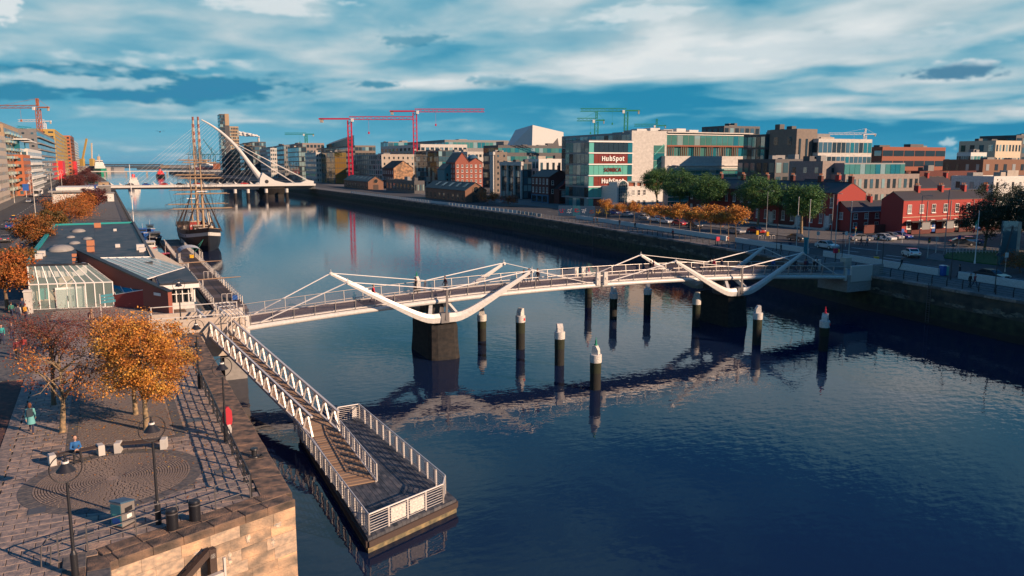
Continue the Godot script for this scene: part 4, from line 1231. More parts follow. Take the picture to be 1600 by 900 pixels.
# ------------------------------------------------------------------ marina and ship
func make_dock() -> void:
	var t := thing("floating_dock", "long timber floating dock leading to the tall ship", "dock", LT)
	for k in 36:
		pb(t, "deck_panel", M.timber_dark if k % 3 else M.deck, 5.3, 9.7, 0.55, 0.95 + 0.01 * (k % 2), -77 - k * 3.02, -79.98 - k * 3.02)
	pb(t, "hull", M.black_paint, 5.15, 9.85, -0.4, 0.55, -186, -76.8)
	for side in 2:
		var r := thing("dock_railing", ["pale railing on the quay side of the floating dock", "pale railing on the river side of the floating dock"][side], "railing", LT, "railings of the floating dock")
		var x := 5.6 if side == 0 else 9.4
		for k in 3:
			var z0 := -79.0 - k * 33; var z1 := z0 - 30
			rail_run(r, Vector3(x, 0.96, z0), Vector3(x, 0.96, z1), 1.1, 15, 2, M.galv, 0.09, 0.03, 0.05)
	for k in 2:
		var g := thing("dock_gate", ["tubular steel hoop gate at the near end of the dock", "tubular steel hoop gate farther along the dock"][k], "gate", at(LT, 7.6 + k * 0.4, 0.96, -81.5 - k * 26.0), "hoop gates on the dock")
		for j in 2:
			var s := MB.new()
			s.path([Vector3(-0.6 + j * 0.75, 0, 0), Vector3(-0.6 + j * 0.75, 1.2, 0), Vector3(0.0 + j * 0.75, 1.2, 0), Vector3(0.0 + j * 0.75, 0, 0)], [0.035], 6)
			pm(g, "hoop", s, M.galv)
	t = thing("dock_canopy", "small pale arched canopy standing on the floating dock", "canopy", at(LT, 7.6, 0.96, -133))
	var s2 := MB.new()
	for k in 10:
		var a := PI * k / 10; var b := PI * (k + 1) / 10
		s2.quad(Vector3(cos(a) * 2.1, 2.2 + sin(a) * 1.0, 3), Vector3(cos(a) * 2.1, 2.2 + sin(a) * 1.0, -3), Vector3(cos(b) * 2.1, 2.2 + sin(b) * 1.0, -3), Vector3(cos(b) * 2.1, 2.2 + sin(b) * 1.0, 3))
	pm(t, "cover", s2, M.parapet)
	for x in [-2.05, 2.05]:
		for z in [-2.9, 0.0, 2.9]:
			pb(t, "leg", M.galv, x - 0.05, x + 0.05, 0, 2.2, z - 0.05, z + 0.05)
	for k in 3:
		var bx := thing("dock_crate", ["blue crate on the near end of the dock", "grey crate stacked beside the dock canopy", "yellow crate farther along the dock"][k], "crate", at(LT, [9.0, 6.3, 8.6][k], 0.96, [-83.5, -126, -141][k]), "crates on the dock")
		pb(bx, "body", M[["blue_paint", "cladding_grey", "yellow"][k]], -0.4, 0.4, 0, 0.7, -0.5, 0.5)
		pb(bx, "lid", M.frame_grey, -0.44, 0.44, 0.7, 0.76, -0.54, 0.54)
	for k in 2:
		var yd := thing("spar", ["bare wooden spar laid across the dock rails near its end", "bare wooden spar laid across the dock near the canopy"][k], "spar", at(LT, 7.9, 2.15, -98 - k * 24.0, 0.12))
		var s := MB.new()
		s.tube(Vector3(-4.2, 0, 0), Vector3(0, 0.02, 0), 0.06, 0.11, 8); s.tube(Vector3(0, 0.02, 0), Vector3(4.2, 0, 0), 0.11, 0.06, 8)
		pm(yd, "pole", s, M.timber)
		s = MB.new()
		s.box(Vector3(-1.7, -0.6, 0), Vector3(0.1, 1.18, 0.1)); s.box(Vector3(1.5, -0.6, 0), Vector3(0.1, 1.18, 0.1))
		pm(yd, "trestle", s, M.galv)
	# small craft between quay and dock
	var bs := [["blue_paint", "blue_paint", 2.4, -212, 9.0, 3.2, "blue cabin boat moored behind the pavilion roof"], ["timber_dark", "cladding_grey", 4.6, -196, 13.0, 4.0, "brown barge with a flat grey cabin roof beside the dock"], ["red_paint", "render_white", 2.2, -170, 10.0, 3.2, "red workboat with a white wheelhouse behind the pavilion"],
		["black_paint", "red_paint", 3.7, -141, 5.5, 2.2, "black inflatable boat with red seats moored inside the dock"], ["render_white", "render_white", 1.7, -150, 8.0, 2.8, "white motor boat moored close under the quay"], ["blue_paint", "blue_render", 5.0, -226, 8.0, 3.0, "dark blue launch moored beyond the barge"]]
	for e in bs:
		small_boat(e[6], M[e[0]], M[e[1]], at(LT, e[2], 0, e[3]), e[4], e[5])

func small_boat(label: String, hull: Material, cab: Material, x: Transform3D, len: float, beam: float) -> Node3D:
	var t := thing("small_boat", label, "boat", x, "small boats in the marina")
	var s := MB.new()
	var st := []
	for i in 9:
		var u := i / 8.0
		var w := beam / 2 * (1 - pow(u, 3.0)) * (0.85 + 0.15 * sin(u * PI))
		var z := -len / 2 + u * len
		var sh := 0.75 + 0.45 * u * u
		st.append([Vector3(-w, sh, z), Vector3(-w * 0.8, -0.25, z), Vector3(0, -0.5, z), Vector3(w * 0.8, -0.25, z), Vector3(w, sh, z)])
	for i in 8:
		for j in 4:
			s.quad(st[i][j], st[i][j + 1], st[i + 1][j + 1], st[i + 1][j])
	s.quad(st[0][0], st[0][4], st[0][3], st[0][1])
	pm(t, "hull", s, hull)
	s = MB.new()
	for i in 8:
		s.quad(st[i][4] - Vector3(0, 0.15, 0), st[i + 1][4] - Vector3(0, 0.15, 0), st[i + 1][0] - Vector3(0, 0.15, 0), st[i][0] - Vector3(0, 0.15, 0))
	pm(t, "deck", s, M.deck)
	s = MB.new()
	for i in 8:
		for j in [0, 4]:
			s.beam(st[i][j], st[i + 1][j], 0.12, 0.12)
	pm(t, "gunwale", s, M.frame_white)
	var c := pb(t, "cabin", cab, -beam * 0.32, beam * 0.32, 0.6, 2.0, -len * 0.28, len * 0.12)
	pb(c, "cabin_roof", cab, -beam * 0.36, beam * 0.36, 0.7, 0.8, -len * 0.22, len * 0.23)
	for sx in [-1, 1]:
		pb(c, "window", M.window_glass, sx * beam * 0.32 - 0.02, sx * beam * 0.32 + 0.02, 0.05, 0.5, -len * 0.16, len * 0.16)
	pb(c, "window", M.window_glass, -beam * 0.26, beam * 0.26, 0.05, 0.5, len * 0.2 - 0.02, len * 0.2 + 0.02)
	s = MB.new()
	s.tube(Vector3(0, 1.9, -len * 0.1), Vector3(0, 3.6, -len * 0.1), 0.05, 0.03, 6)
	pm(t, "mast", s, M.galv)
	return t

func make_ship() -> void:
	# bow towards +z
	var t := thing("tall_ship", "three masted wooden tall ship with black hull and white gunport band", "ship", at(LT, 14.2, 0, -160, 0.02))
	var st := []
	var N := 16
	for i in N + 1:
		var u := float(i) / N # 0 stern, 1 bow
		var z := -36 + u * 35.0
		var w := 4.2 * pow(sin(clampf(0.18 + u * 0.62, 0, 1) * PI), 0.4)
		w *= 1 - pow(clampf((u - 0.72) / 0.28, 0, 1), 2.2)
		w = maxf(w, 0.16)
		var sh := 3.3 + 1.3 * pow(absf(u - 0.42) * 1.9, 2.0)
		var ys := [-1.0, 0.2, 1.4, sh - 1.05, sh - 0.25, sh + 0.75]
		var ws := [0.55, 0.86, 0.97, 1.0, 1.0, 0.98]
		var row := []
		for k in 6:
			var zz := z + (0.0 if u < 0.6 else (u - 0.6) * 1.1 * k)
			row.append([w * ws[k], ys[k], zz])
		st.append(row)
	var bands := [["hull", 0, 3, "black_paint"], ["gunport_band", 3, 4, "render_white"], ["bulwark", 4, 5, "black_paint"]]
	for b in bands:
		var s := MB.new()
		for i in N:
			for j in range(b[1], b[2]):
				for sg in [-1.0, 1.0]:
					var P := []
					for q in [[i, j], [i + 1, j], [i + 1, j + 1], [i, j + 1]]:
						var e: Array = st[q[0]][q[1]]
						P.append(Vector3(e[0] * sg, e[1], e[2]))
					if sg < 0: s.quad(P[0], P[1], P[2], P[3])
					else: s.quad(P[1], P[0], P[3], P[2])
		for sg in [0]:
			for j in range(b[1], b[2]):
				var e: Array = st[0][j]; var f: Array = st[0][j + 1]
				s.quad(Vector3(e[0], e[1], e[2]), Vector3(-e[0], e[1], e[2]), Vector3(-f[0], f[1], f[2]), Vector3(f[0], f[1], f[2]))
				e = st[N][j]; f = st[N][j + 1]
				s.quad(Vector3(-e[0], e[1], e[2]), Vector3(e[0], e[1], e[2]), Vector3(f[0], f[1], f[2]), Vector3(-f[0], f[1], f[2]))
		pm(t, b[0], s, M[b[3]])
	for i in range(2, 13):
		var e: Array = st[i][3]; var f: Array = st[i][4]
		for sg in [-1, 1]:
			pb(t, "gunport", M.black_paint, sg * e[0] - 0.06, sg * e[0] + 0.06, e[1] + 0.15, f[1] - 0.12, e[2] - 0.35, e[2] + 0.35)
	var dk := MB.new()
	for i in N:
		var e: Array = st[i][4]; var f: Array = st[i + 1][4]
		dk.quad(Vector3(-e[0], e[1], e[2]), Vector3(e[0], e[1], e[2]), Vector3(f[0], f[1], f[2]), Vector3(-f[0], f[1], f[2]))
	pm(t, "deck", dk, M.timber)
	var rl := MB.new()
	for i in N:
		for sg in [-1.0, 1.0]:
			var e: Array = st[i][5]; var f: Array = st[i + 1][5]
			rl.beam(Vector3(e[0] * sg, e[1], e[2]), Vector3(f[0] * sg, f[1], f[2]), 0.22, 0.12)
	pm(t, "rail", rl, M.timber)
	for k in [[-26, 3.4, 2.6, 1.9, "brick_red_b"], [-14.5, 2.6, 3.2, 1.6, "timber_dark"], [-6.5, 2.6, 2.4, 1.5, "brick_red"]]:
		var h := pb(t, "deckhouse", M[k[4]], -k[2] / 2, k[2] / 2, 3.1, 3.1 + k[3] + 0.4, k[0] - k[1] / 2, k[0] + k[1] / 2)
		pb(h, "roof", M.cream, -k[2] / 2 - 0.15, k[2] / 2 + 0.15, (k[3] + 0.4) / 2, (k[3] + 0.4) / 2 + 0.12, -k[1] / 2 - 0.15, k[1] / 2 + 0.15)
		for j in 3:
			pb(h, "window", M.frame_white, -k[2] / 2 + 0.2 + j * k[2] * 0.33, -k[2] / 2 + 0.45 + j * k[2] * 0.33, -0.2, 0.4, k[1] / 2, k[1] / 2 + 0.03)
	var bw := MB.new()
	bw.tube(Vector3(0, 4.6, -2.0), Vector3(0, 7.6, 7.0), 0.3, 0.12, 8)
	pm(t, "bowsprit", bw, M.timber)
	var lb := MB.new()
	for x in [-3.2, 3.2]:
		lb = MB.new()
		lb.ball(Vector3(x, 4.2, -20), Vector3(0.6, 0.5, 2.1), 10, 6)
		pm(t, "lifeboat", lb, M.cream)
	var rg := MB.new()
	var ms := [[-7.5, 27.5, 0.3, true], [-18.0, 30.0, 0.32, true], [-28.5, 22.5, 0.22, false]]
	for k in 3:
		var mz: float = ms[k][0]; var mh: float = ms[k][1]
		var s := MB.new()
		s.tube(Vector3(0, 2.5, mz), Vector3(0, mh * 0.52, mz - 0.3), ms[k][2], ms[k][2] * 0.8, 8)
		s.tube(Vector3(0, mh * 0.48, mz - 0.05), Vector3(0, mh * 0.78, mz - 0.3), ms[k][2] * 0.65, ms[k][2] * 0.5, 8)
		s.tube(Vector3(0, mh * 0.75, mz - 0.15), Vector3(0, mh, mz - 0.4), ms[k][2] * 0.4, ms[k][2] * 0.2, 8)
		var mast := pm(t, "mast", s, M.cladding_tan)
		s = MB.new()
		s.box(Vector3(0, mh * 0.5, mz - 0.2), Vector3(2.4, 0.16, 1.4))
		pm(mast, "top_platform", s, M.frame_white)
		if ms[k][3]:
			for j in 4:
				var yy: float = [9.6, 13.1, 16.8, 20.4][j] + k * 0.6; var hw: float = [7.4, 6.3, 5.1, 4.0][j]
				s = MB.new()
				s.tube(Vector3(-hw, yy, mz + 0.35), Vector3(0, yy, mz + 0.35), 0.05, 0.11, 6); s.tube(Vector3(0, yy, mz + 0.35), Vector3(hw, yy, mz + 0.35), 0.11, 0.05, 6)
				var yd := pm(t, "yard", s, M.timber)
				s = MB.new()
				for i in 8:
					var x0 := -hw * 0.9 + i * hw * 0.225
					s.tube(Vector3(x0, yy + 0.16, mz + 0.4), Vector3(x0 + hw * 0.225, yy + 0.17 + 0.02 * (i % 2), mz + 0.4), 0.08 + 0.03 * (i % 2), 0.09, 6)
				pm(yd, "furled_sail", s, M.cladding_tan)
				for sg in [-1, 1]:
					rg.tube(Vector3(sg * hw, yy, mz + 0.35), Vector3(0, yy + 2.8, mz - 0.2), 0.03, 0.03, 3, false)
					rg.tube(Vector3(sg * hw, yy, mz + 0.35), Vector3(sg * 3.6, 4.0, mz - 9.5), 0.026, 0.026, 3, false)
		else:
			s = MB.new()
			s.tube(Vector3(0, 7.5, mz), Vector3(0, 7.2, mz - 8), 0.14, 0.09, 6); s.tube(Vector3(0, 13.5, mz), Vector3(0, 17, mz - 5), 0.11, 0.07, 6)
			pm(t, "boom", s, M.timber)
		for sg in [-1, 1]:
			for i in 6:
				rg.tube(Vector3(sg * 4.0, 4.0, mz - 2.2 + i * 0.8), Vector3(sg * 0.3, mh * 0.52, mz - 0.2), 0.04, 0.034, 3, false)
			for i in 3:
				rg.tube(Vector3(sg * 4.0, 4.0, mz - 2.6 - i * 0.7), Vector3(0, mh * (0.8 + 0.08 * i), mz - 0.3), 0.03, 0.03, 3, false)
			for j in 7:
				var u := j / 8.0
				rg.tube(Vector3(sg * lerpf(4.0, 0.3, u), lerpf(4.0, mh * 0.52, u), mz - 2.2 * (1 - u)), Vector3(sg * lerpf(4.0, 0.3, u), lerpf(4.0, mh * 0.52, u), mz + 1.8 * (1 - u)), 0.026, 0.026, 3, false)
	for e in [[12.8, 6.9], [19.0, 5.0], [24.0, 2.0]]:
		rg.tube(Vector3(0, e[0], -7.5), Vector3(0, 4.8 + e[1] * 0.38, e[1]), 0.035, 0.035, 3, false)
	for e in [[-18, 13.5, -7.5, 4.5], [-18, 20, -7.5, 12.5], [-18, 26, -7.5, 20], [-28.5, 10, -18, 5], [-28.5, 15, -18, 13]]:
		rg.tube(Vector3(0, e[1], e[0]), Vector3(0, e[3], e[2]), 0.035, 0.035, 3, false)
	pm(t, "rigging", rg, M.timber_dark)
	var sail := MB.new()
	for e in [[5.2, 6.4], [2.5, 5.6]]:
		sail.tube(Vector3(0, 4.9 + e[0] * 0.36, e[0]), Vector3(0, 7.5 + e[1] * 0.3, e[0] - 2.5), 0.16, 0.1, 6)
	pm(t, "furled_jib", sail, M.cream)
	for k in 2:
		var m := thing("mooring_rope", ["green mooring rope from the ship's bow to the dock, upper one", "green mooring rope from the ship's bow to the dock, lower one"][k], "rope", LT, "mooring ropes of the tall ship")
		var s := MB.new()
		var p := Vector3(13.2, 2.9, -161.5); var q := Vector3(9.6, 1.2, -156 + k * 7.0)
		var pts := []
		for i in 9:
			pts.append(p.lerp(q, i / 8.0) - Vector3(0, sin(i / 8.0 * PI) * 0.5, 0))
		s.path(pts, [0.035], 5)
		pm(m, "strand", s, M.rope)

# ------------------------------------------------------------------ far cable stayed bridge
func make_far_bridge() -> void:
	var fx := Transform3D(Basis(Vector3(0.91,0,-0.41), Vector3.UP, Vector3(0.41,0,0.91)), Vector3(-222,0,-438))
	var t := thing("harp_bridge", "distant white bridge with one curved leaning mast and harp of cables", "bridge", fx)
	var s := MB.new()
	s.prism(PackedVector2Array([Vector2(-4, 8), Vector2(112, 8), Vector2(112, -8), Vector2(-4, -8)]), 7.2, 7.9)
	pm(t, "roadway", s, M.asphalt)
	s = MB.new()
	for k in 24:
		var a := -4 + k * 4.85; var b := a + 4.85
		var d0 := 1.2 + 1.1 * pow(clampf(a / 80.0, 0, 1), 2.0); var d1 := 1.2 + 1.1 * pow(clampf(b / 80.0, 0, 1), 2.0)
		for z in [8.0, -8.0]:
			var zi: float = z * 0.55
			s.quad(Vector3(a, 7.2 - d0, zi), Vector3(b, 7.2 - d1, zi), Vector3(b, 7.95, z), Vector3(a, 7.95, z))
			s.quad(Vector3(b, 7.2 - d1, zi), Vector3(a, 7.2 - d0, zi), Vector3(a, 7.95, z), Vector3(b, 7.95, z))
		s.quad(Vector3(b, 7.2 - d1, 4.4), Vector3(a, 7.2 - d0, 4.4), Vector3(a, 7.2 - d0, -4.4), Vector3(b, 7.2 - d1, -4.4))
	pm(t, "girder", s, M.white_paint)
	for z in [8.0, -8.0]:
		pb(t, "footway", M.white_paint, -4, 112, 7.0, 8.15, z - 0.9, z + 0.9)
	for k in 20:
		s = MB.new()
		var x := 3.0 + k * 4.3
		s.outline(PackedVector2Array([Vector2(x, 8.1), Vector2(x + 1.6, 8.1), Vector2(x - 0.6, 9.8)]), -0.25, 0.25)
		pm(t, "fin", s, M.white_paint)
	# mast
	var P := [Vector2(51.2,44.4), Vector2(56.5,41.3), Vector2(62.7,36.4), Vector2(69.7,28.9), Vector2(76.3,19.4), Vector2(80.7,13.1), Vector2(83.7,9.7)]
	var wd := [0.7, 1.15, 1.5, 1.9, 2.5, 3.6, 5.2]
	s = MB.new()
	var R := []
	for i in 25:
		var u := i / 24.0 * 6
		var k := mini(int(u), 5)
		var p0: Vector2 = P[maxi(k - 1, 0)]; var p1: Vector2 = P[k]; var p2: Vector2 = P[k + 1]; var p3: Vector2 = P[mini(k + 2, 6)]
		var p := p1.cubic_interpolate(p2, p0, p3, u - k)
		R.append([p, lerpf(wd[k], wd[k + 1], u - k) * 0.5])
	for i in 24:
		var d: Vector2 = (R[i + 1][0] - R[i][0]).normalized()
		var nn := Vector2(-d.y, d.x)
		var ring := []
		for q in [R[i], R[i + 1]]:
			var rr := []
			for j in 10:
				var a := TAU * j / 10
				var o: Vector2 = q[0] + nn * cos(a) * q[1]
				rr.append(Vector3(o.x, o.y, sin(a) * q[1] * 0.9))
			ring.append(rr)
		for j in 10:
			s.quad(ring[0][j], ring[0][(j + 1) % 10], ring[1][(j + 1) % 10], ring[1][j])
	pm(t, "mast", s, M.white_paint)
	s = MB.new()
	var f0: Vector2 = P[6]
	var fo := [Vector2(f0.x - 3.2, 8.0), Vector2(f0.x - 2.6, f0.y + 1.5)]
	s.outline(PackedVector2Array([Vector2(f0.x - 3.0, 7.5), Vector2(f0.x - 2.4, f0.y + 1.8), Vector2(f0.x - 0.8, f0.y + 5.0), Vector2(f0.x + 2.2, f0.y + 2.8), Vector2(f0.x + 6.0, f0.y + 0.4), Vector2(f0.x + 12, f0.y - 1.2), Vector2(f0.x + 22, 8.6), Vector2(f0.x + 22, 7.5)]), -2.6, 2.6)
	var ft := pm(t, "mast_foot", s, M.white_paint)
	s = MB.new()
	s.tube(Vector3(f0.x + 1.2, f0.y - 0.2, 2.55), Vector3(f0.x + 1.2, f0.y - 0.2, 2.7), 1.1, 1.1, 12)
	pm(ft, "hatch", s, M.iron)
	for k in 24:
		var u := 0.1 + k / 24.0 * 4.6
		var q := mini(int(u), 5)
		var a: Vector2 = P[q].lerp(P[q + 1], u - q)
		var x := 8.0 + k / 23.0 * (f0.x - 18)
		s = MB.new()
		s.tube(Vector3(a.x, a.y, 0), Vector3(x, 8.3, 0), 0.035, 0.035, 4)
		pm(t, "stay", s, M.cable)
	for k in 4:
		var a: Vector2 = P[3].lerp(P[2], 0.3 + 0.2 * (k / 2))
		s = MB.new()
		s.tube(Vector3(a.x, a.y, 0.5 - (k % 2)), Vector3(112 if k > 1 else 101, 8.5, 3.0 - 6 * (k % 2)), 0.11, 0.11, 5)
		pm(t, "backstay", s, M.cable)
	s = MB.new()
	s.outline(PackedVector2Array([Vector2(104, 8.0), Vector2(112, 8.0), Vector2(112, 9.6), Vector2(109, 10.2)]), -3.4, -2.6)
	s.outline(PackedVector2Array([Vector2(104, 8.0), Vector2(112, 8.0), Vector2(112, 9.6), Vector2(109, 10.2)]), 2.6, 3.4)
	pm(t, "anchor", s, M.white_paint)
	s = MB.new()
	s.lathe(Vector3(f0.x + 4, 0, 0), [Vector2(7.5, -2), Vector2(7.0, 2.0), Vector2(9.5, 5.6), Vector2(9.5, 6.2)], 16)
	pm(t, "main_pier", s, M.pier)
	for x in [66.0, 73.0, 83.0, 94.5]:
		var o := pm(t, "fender_pile", pile_mesh(), M.pier)
		o.position = Vector3(x, 0, 13)
		var c := MB.new()
		c.lathe(Vector3.ZERO, [Vector2(0.95, 3.4), Vector2(0.95, 5.6), Vector2(0, 5.7)], 10)
		pm(o, "cap", c, M.rust_white)

func pile_mesh() -> MB:
	var s := MB.new()
	s.lathe(Vector3.ZERO, [Vector2(0.9, -2), Vector2(0.9, 3.5)], 10)
	return s

# ------------------------------------------------------------------ south quay
func make_south_quay() -> void:
	var q := south_edge()
	var wall := MB.new()
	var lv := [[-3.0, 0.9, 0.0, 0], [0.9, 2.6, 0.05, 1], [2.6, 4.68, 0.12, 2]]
	var o: MeshInstance3D
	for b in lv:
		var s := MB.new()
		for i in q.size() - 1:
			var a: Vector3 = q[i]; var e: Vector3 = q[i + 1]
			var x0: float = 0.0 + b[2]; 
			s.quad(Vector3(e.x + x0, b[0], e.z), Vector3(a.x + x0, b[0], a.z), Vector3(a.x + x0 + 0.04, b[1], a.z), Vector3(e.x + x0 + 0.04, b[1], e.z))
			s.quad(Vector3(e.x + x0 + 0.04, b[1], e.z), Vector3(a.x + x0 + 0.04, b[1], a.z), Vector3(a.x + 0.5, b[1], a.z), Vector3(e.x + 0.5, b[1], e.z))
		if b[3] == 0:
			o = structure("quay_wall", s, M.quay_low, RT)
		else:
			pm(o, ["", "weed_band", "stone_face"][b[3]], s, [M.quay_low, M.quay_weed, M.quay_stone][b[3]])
	var k := 0
	for e in along(q, 2.0):
		var p: Vector3 = e[0]; var d: Vector3 = e[1]
		if p.z > 32 or p.z < -240: continue
		var s := MB.new()
		s.slab(-0.06 + 0.03 * (k % 3), 1.0, 4.66, 5.02, 0, 1.97, 0.04)
		var c := pm(o, "coping_stone", s, [M.granite_b, M.band, M.granite_b][k % 3])
		c.transform = Transform3D(Basis(Vector3(-d.z, 0, d.x), Vector3.UP, d), p - Vector3(0, 5, 0))
		k += 1
	# pale tide marks on the stones, as patches of salt and lime
	for e in along(q, 1.3):
		var p: Vector3 = e[0]
		if p.z > 25 or p.z < -120 or rng.randf() < 0.35: continue
		var d: Vector3 = e[1]
		var pts := PackedVector2Array()
		var w := rng.randf_range(0.5, 1.6); var h := rng.randf_range(0.12, 0.4); var cy := 3.15 + rng.randf_range(-0.35, 0.3)
		for j in 10:
			var a := TAU * j / 10; var rr := rng.randf_range(0.45, 1.0)
			pts.append(Vector2(cos(a) * w * rr, cy + sin(a) * h * rr))
		var s := MB.new()
		s.outline(pts, -0.02, 0.02)
		var c := pm(o, "tide_mark", s, M.lime)
		c.transform = Transform3D(Basis(d, Vector3.UP, Vector3(d.z, 0, -d.x)), Vector3(p.x + 0.125, 0, p.z))
	# ladders and a tide gauge on the wall
	for e in 3:
		var z: float = [-42.73, 8.66, -91.46][e]
		var lt := thing("quay_ladder", "iron ladder fixed to the shaded quay wall " + ["below the golden trees", "below the strolling couple", "farthest down the quay"][e], "ladder", at(RT, edge_x(q, z) - 0.02, 0, z, 0.06), "ladders on the south quay wall")
		for sx in [-0.22, 0.22]:
			pb(lt, "stile", M.iron_grey, -0.08, -0.02, 0.2, 5.3, sx - 0.03, sx + 0.03)
		for j in 16:
			pb(lt, "rung", M.iron_grey, -0.07, -0.03, 0.4 + j * 0.3, 0.44 + j * 0.3, -0.19, 0.19)
	# promenade railing, one thing per straight
	for i in range(0, 6):
		var t := thing("promenade_railing", "dark iron railing along the shaded south quay, " + ["stretch out of the frame upstream", "stretch beside the strolling couple", "stretch behind the far bridge landing", "stretch just past the far bridge landing", "stretch below the golden trees", "farthest stretch beyond the golden trees"][i], "railing", RT, "railings of the south quay")
		var a: Vector3 = q[i] + Vector3(1.4, 0, 0); var b: Vector3 = q[i + 1] + Vector3(1.4, 0, 0)
		var n := int(a.distance_to(b) / 2.1)
		for j in n:
			var p := a.lerp(b, float(j) / n)
			var s := MB.new()
			s.beam(p, p + Vector3(-0.06, 0.7, 0), 0.1, 0.09); s.beam(p + Vector3(-0.06, 0.7, 0), p + Vector3(0.1, 1.15, 0), 0.09, 0.09)
			pm(t, "post", s, M.iron)
		for yy in [0.25, 0.52, 0.8, 1.1]:
			var s := MB.new()
			s.tube(a + Vector3(-0.02, yy, 0), b + Vector3(-0.02, yy, 0), 0.022, 0.022, 5)
			pm(t, "rail_bar", s, M.iron)
	# low pale flood wall with gaps
	var segs := [[28, 6.0, "at the right edge of the picture"], [2.8, -21, "behind the far bridge landing"], [-25.0, -46, "between landing and golden trees"], [-49, -118, "behind the row of golden trees"]]
	for sg in segs:
		var t := thing("flood_wall", "low pale concrete flood wall " + sg[2], "wall", RT, "flood walls of the south quay")
		var z: float = sg[0]
		while z > sg[1]:
			var z2 := maxf(z - 4.0, sg[1])
			var b := MB.new()
			var xa := edge_x(q, z) + 8.6; var xb := edge_x(q, z2) + 8.6
			b.quad(Vector3(xb, 4.9, z2 + 0.02), Vector3(xa, 4.9, z), Vector3(xa, 5.95, z), Vector3(xb, 5.95, z2 + 0.02))
			b.quad(Vector3(xa + 0.4, 4.9, z), Vector3(xb + 0.4, 4.9, z2 + 0.02), Vector3(xb + 0.4, 5.95, z2 + 0.02), Vector3(xa + 0.4, 5.95, z))
			b.quad(Vector3(xb, 5.95, z2 + 0.02), Vector3(xa, 5.95, z), Vector3(xa + 0.4, 5.95, z), Vector3(xb + 0.4, 5.95, z2 + 0.02))
			b.quad(Vector3(xa, 4.9, z), Vector3(xa + 0.4, 4.9, z), Vector3(xa + 0.4, 5.95, z), Vector3(xa, 5.95, z))
			b.quad(Vector3(xb + 0.4, 4.9, z2 + 0.02), Vector3(xb, 4.9, z2 + 0.02), Vector3(xb, 5.95, z2 + 0.02), Vector3(xb + 0.4, 5.95, z2 + 0.02))
			pm(t, "panel", b, M.parapet)
			z = z2
	# far quay: long pale barrier farther down
	var t2 := thing("site_barrier", "long white mesh barrier on the far quay before the brick sheds", "barrier", RT)
	for e in along(q.slice(5, 9), 3.0):
		var p: Vector3 = e[0]; var d: Vector3 = e[1]
		if p.z > -125 or p.z < -330: continue
		var s := MB.new()
		s.box(Vector3(0, 0.55, 0), Vector3(0.08, 0.9, 2.8))
		var c := pm(t2, "panel", s, M.parapet)
		c.transform = Transform3D(Basis(Vector3(-d.z, 0, d.x), Vector3.UP, d), p + Vector3(1.6, 0, 0))
	# hoarding with murals beside the dutch gable
	t2 = thing("site_hoarding", "blue painted site hoarding with graffiti below the stepped red gable", "hoarding", at(RT, 20.34, 5, -130.46, -0.75))
	for i in 7:
		var c := pb(t2, "panel", [M.blue_render, M.blue_render, M.teal_render, M.blue_render, M.blue_render, M.cladding_dark, M.cladding_dark][i], i * 2.2, i * 2.2 + 2.17, 0, 3.0, -0.05, 0.05)
		var s := MB.new()
		for j in 6:
			s.beam(Vector3(rng.randf_range(-0.9, 0.6), rng.randf_range(-0.8, 0.6), 0.056), Vector3(rng.randf_range(-0.6, 0.9), rng.randf_range(-0.6, 0.8), 0.056), 0.02, 0.16)
		pm(c, "graffiti", s, [M.red_paint, M.frame_white, M.red_paint, M.frame_white, M.terracotta, M.yellow, M.yellow][i])

func edge_x(q: Array, z: float) -> float:
	for i in q.size() - 1:
		if z <= q[i].z and z >= q[i + 1].z:
			return lerpf(q[i].x, q[i + 1].x, (z - q[i].z) / (q[i + 1].z - q[i].z))
	return q[0].x if z > q[0].z else q[q.size() - 1].x

# ------------------------------------------------------------------ buildings
func window_mesh(w: float, h: float, g: Material, f: Material) -> Mesh:
	var k := "w%.2f,%.2f,%s,%s" % [w, h, g.resource_name, f.resource_name]
	if not cache.has(k):
		var am := ArrayMesh.new()
		var s := MB.new()
		var e := 0.09
		s.b2(-w / 2, -w / 2 + e, -h / 2, h / 2, 0, 0.1); s.b2(w / 2 - e, w / 2, -h / 2, h / 2, 0, 0.1)
		s.b2(-w / 2 + e, w / 2 - e, h / 2 - e, h / 2, 0, 0.1); s.b2(-w / 2 + e, w / 2 - e, -h / 2, -h / 2 + e, 0, 0.1)
		s.b2(-w / 2 + e, w / 2 - e, -0.035, 0.035, 0, 0.08)
		if w > 0.9: s.b2(-0.03, 0.03, -h / 2 + e, h / 2 - e, 0, 0.085)
		s.b2(-w / 2 - 0.1, w / 2 + 0.1, -h / 2 - 0.14, -h / 2, 0, 0.2)
		s.add(am, f)
		s = MB.new()
		s.b2(-w / 2 + e, w / 2 - e, -h / 2 + e, h / 2 - e, 0, 0.045)
		s.add(am, g)
		cache[k] = am
	return cache[k]

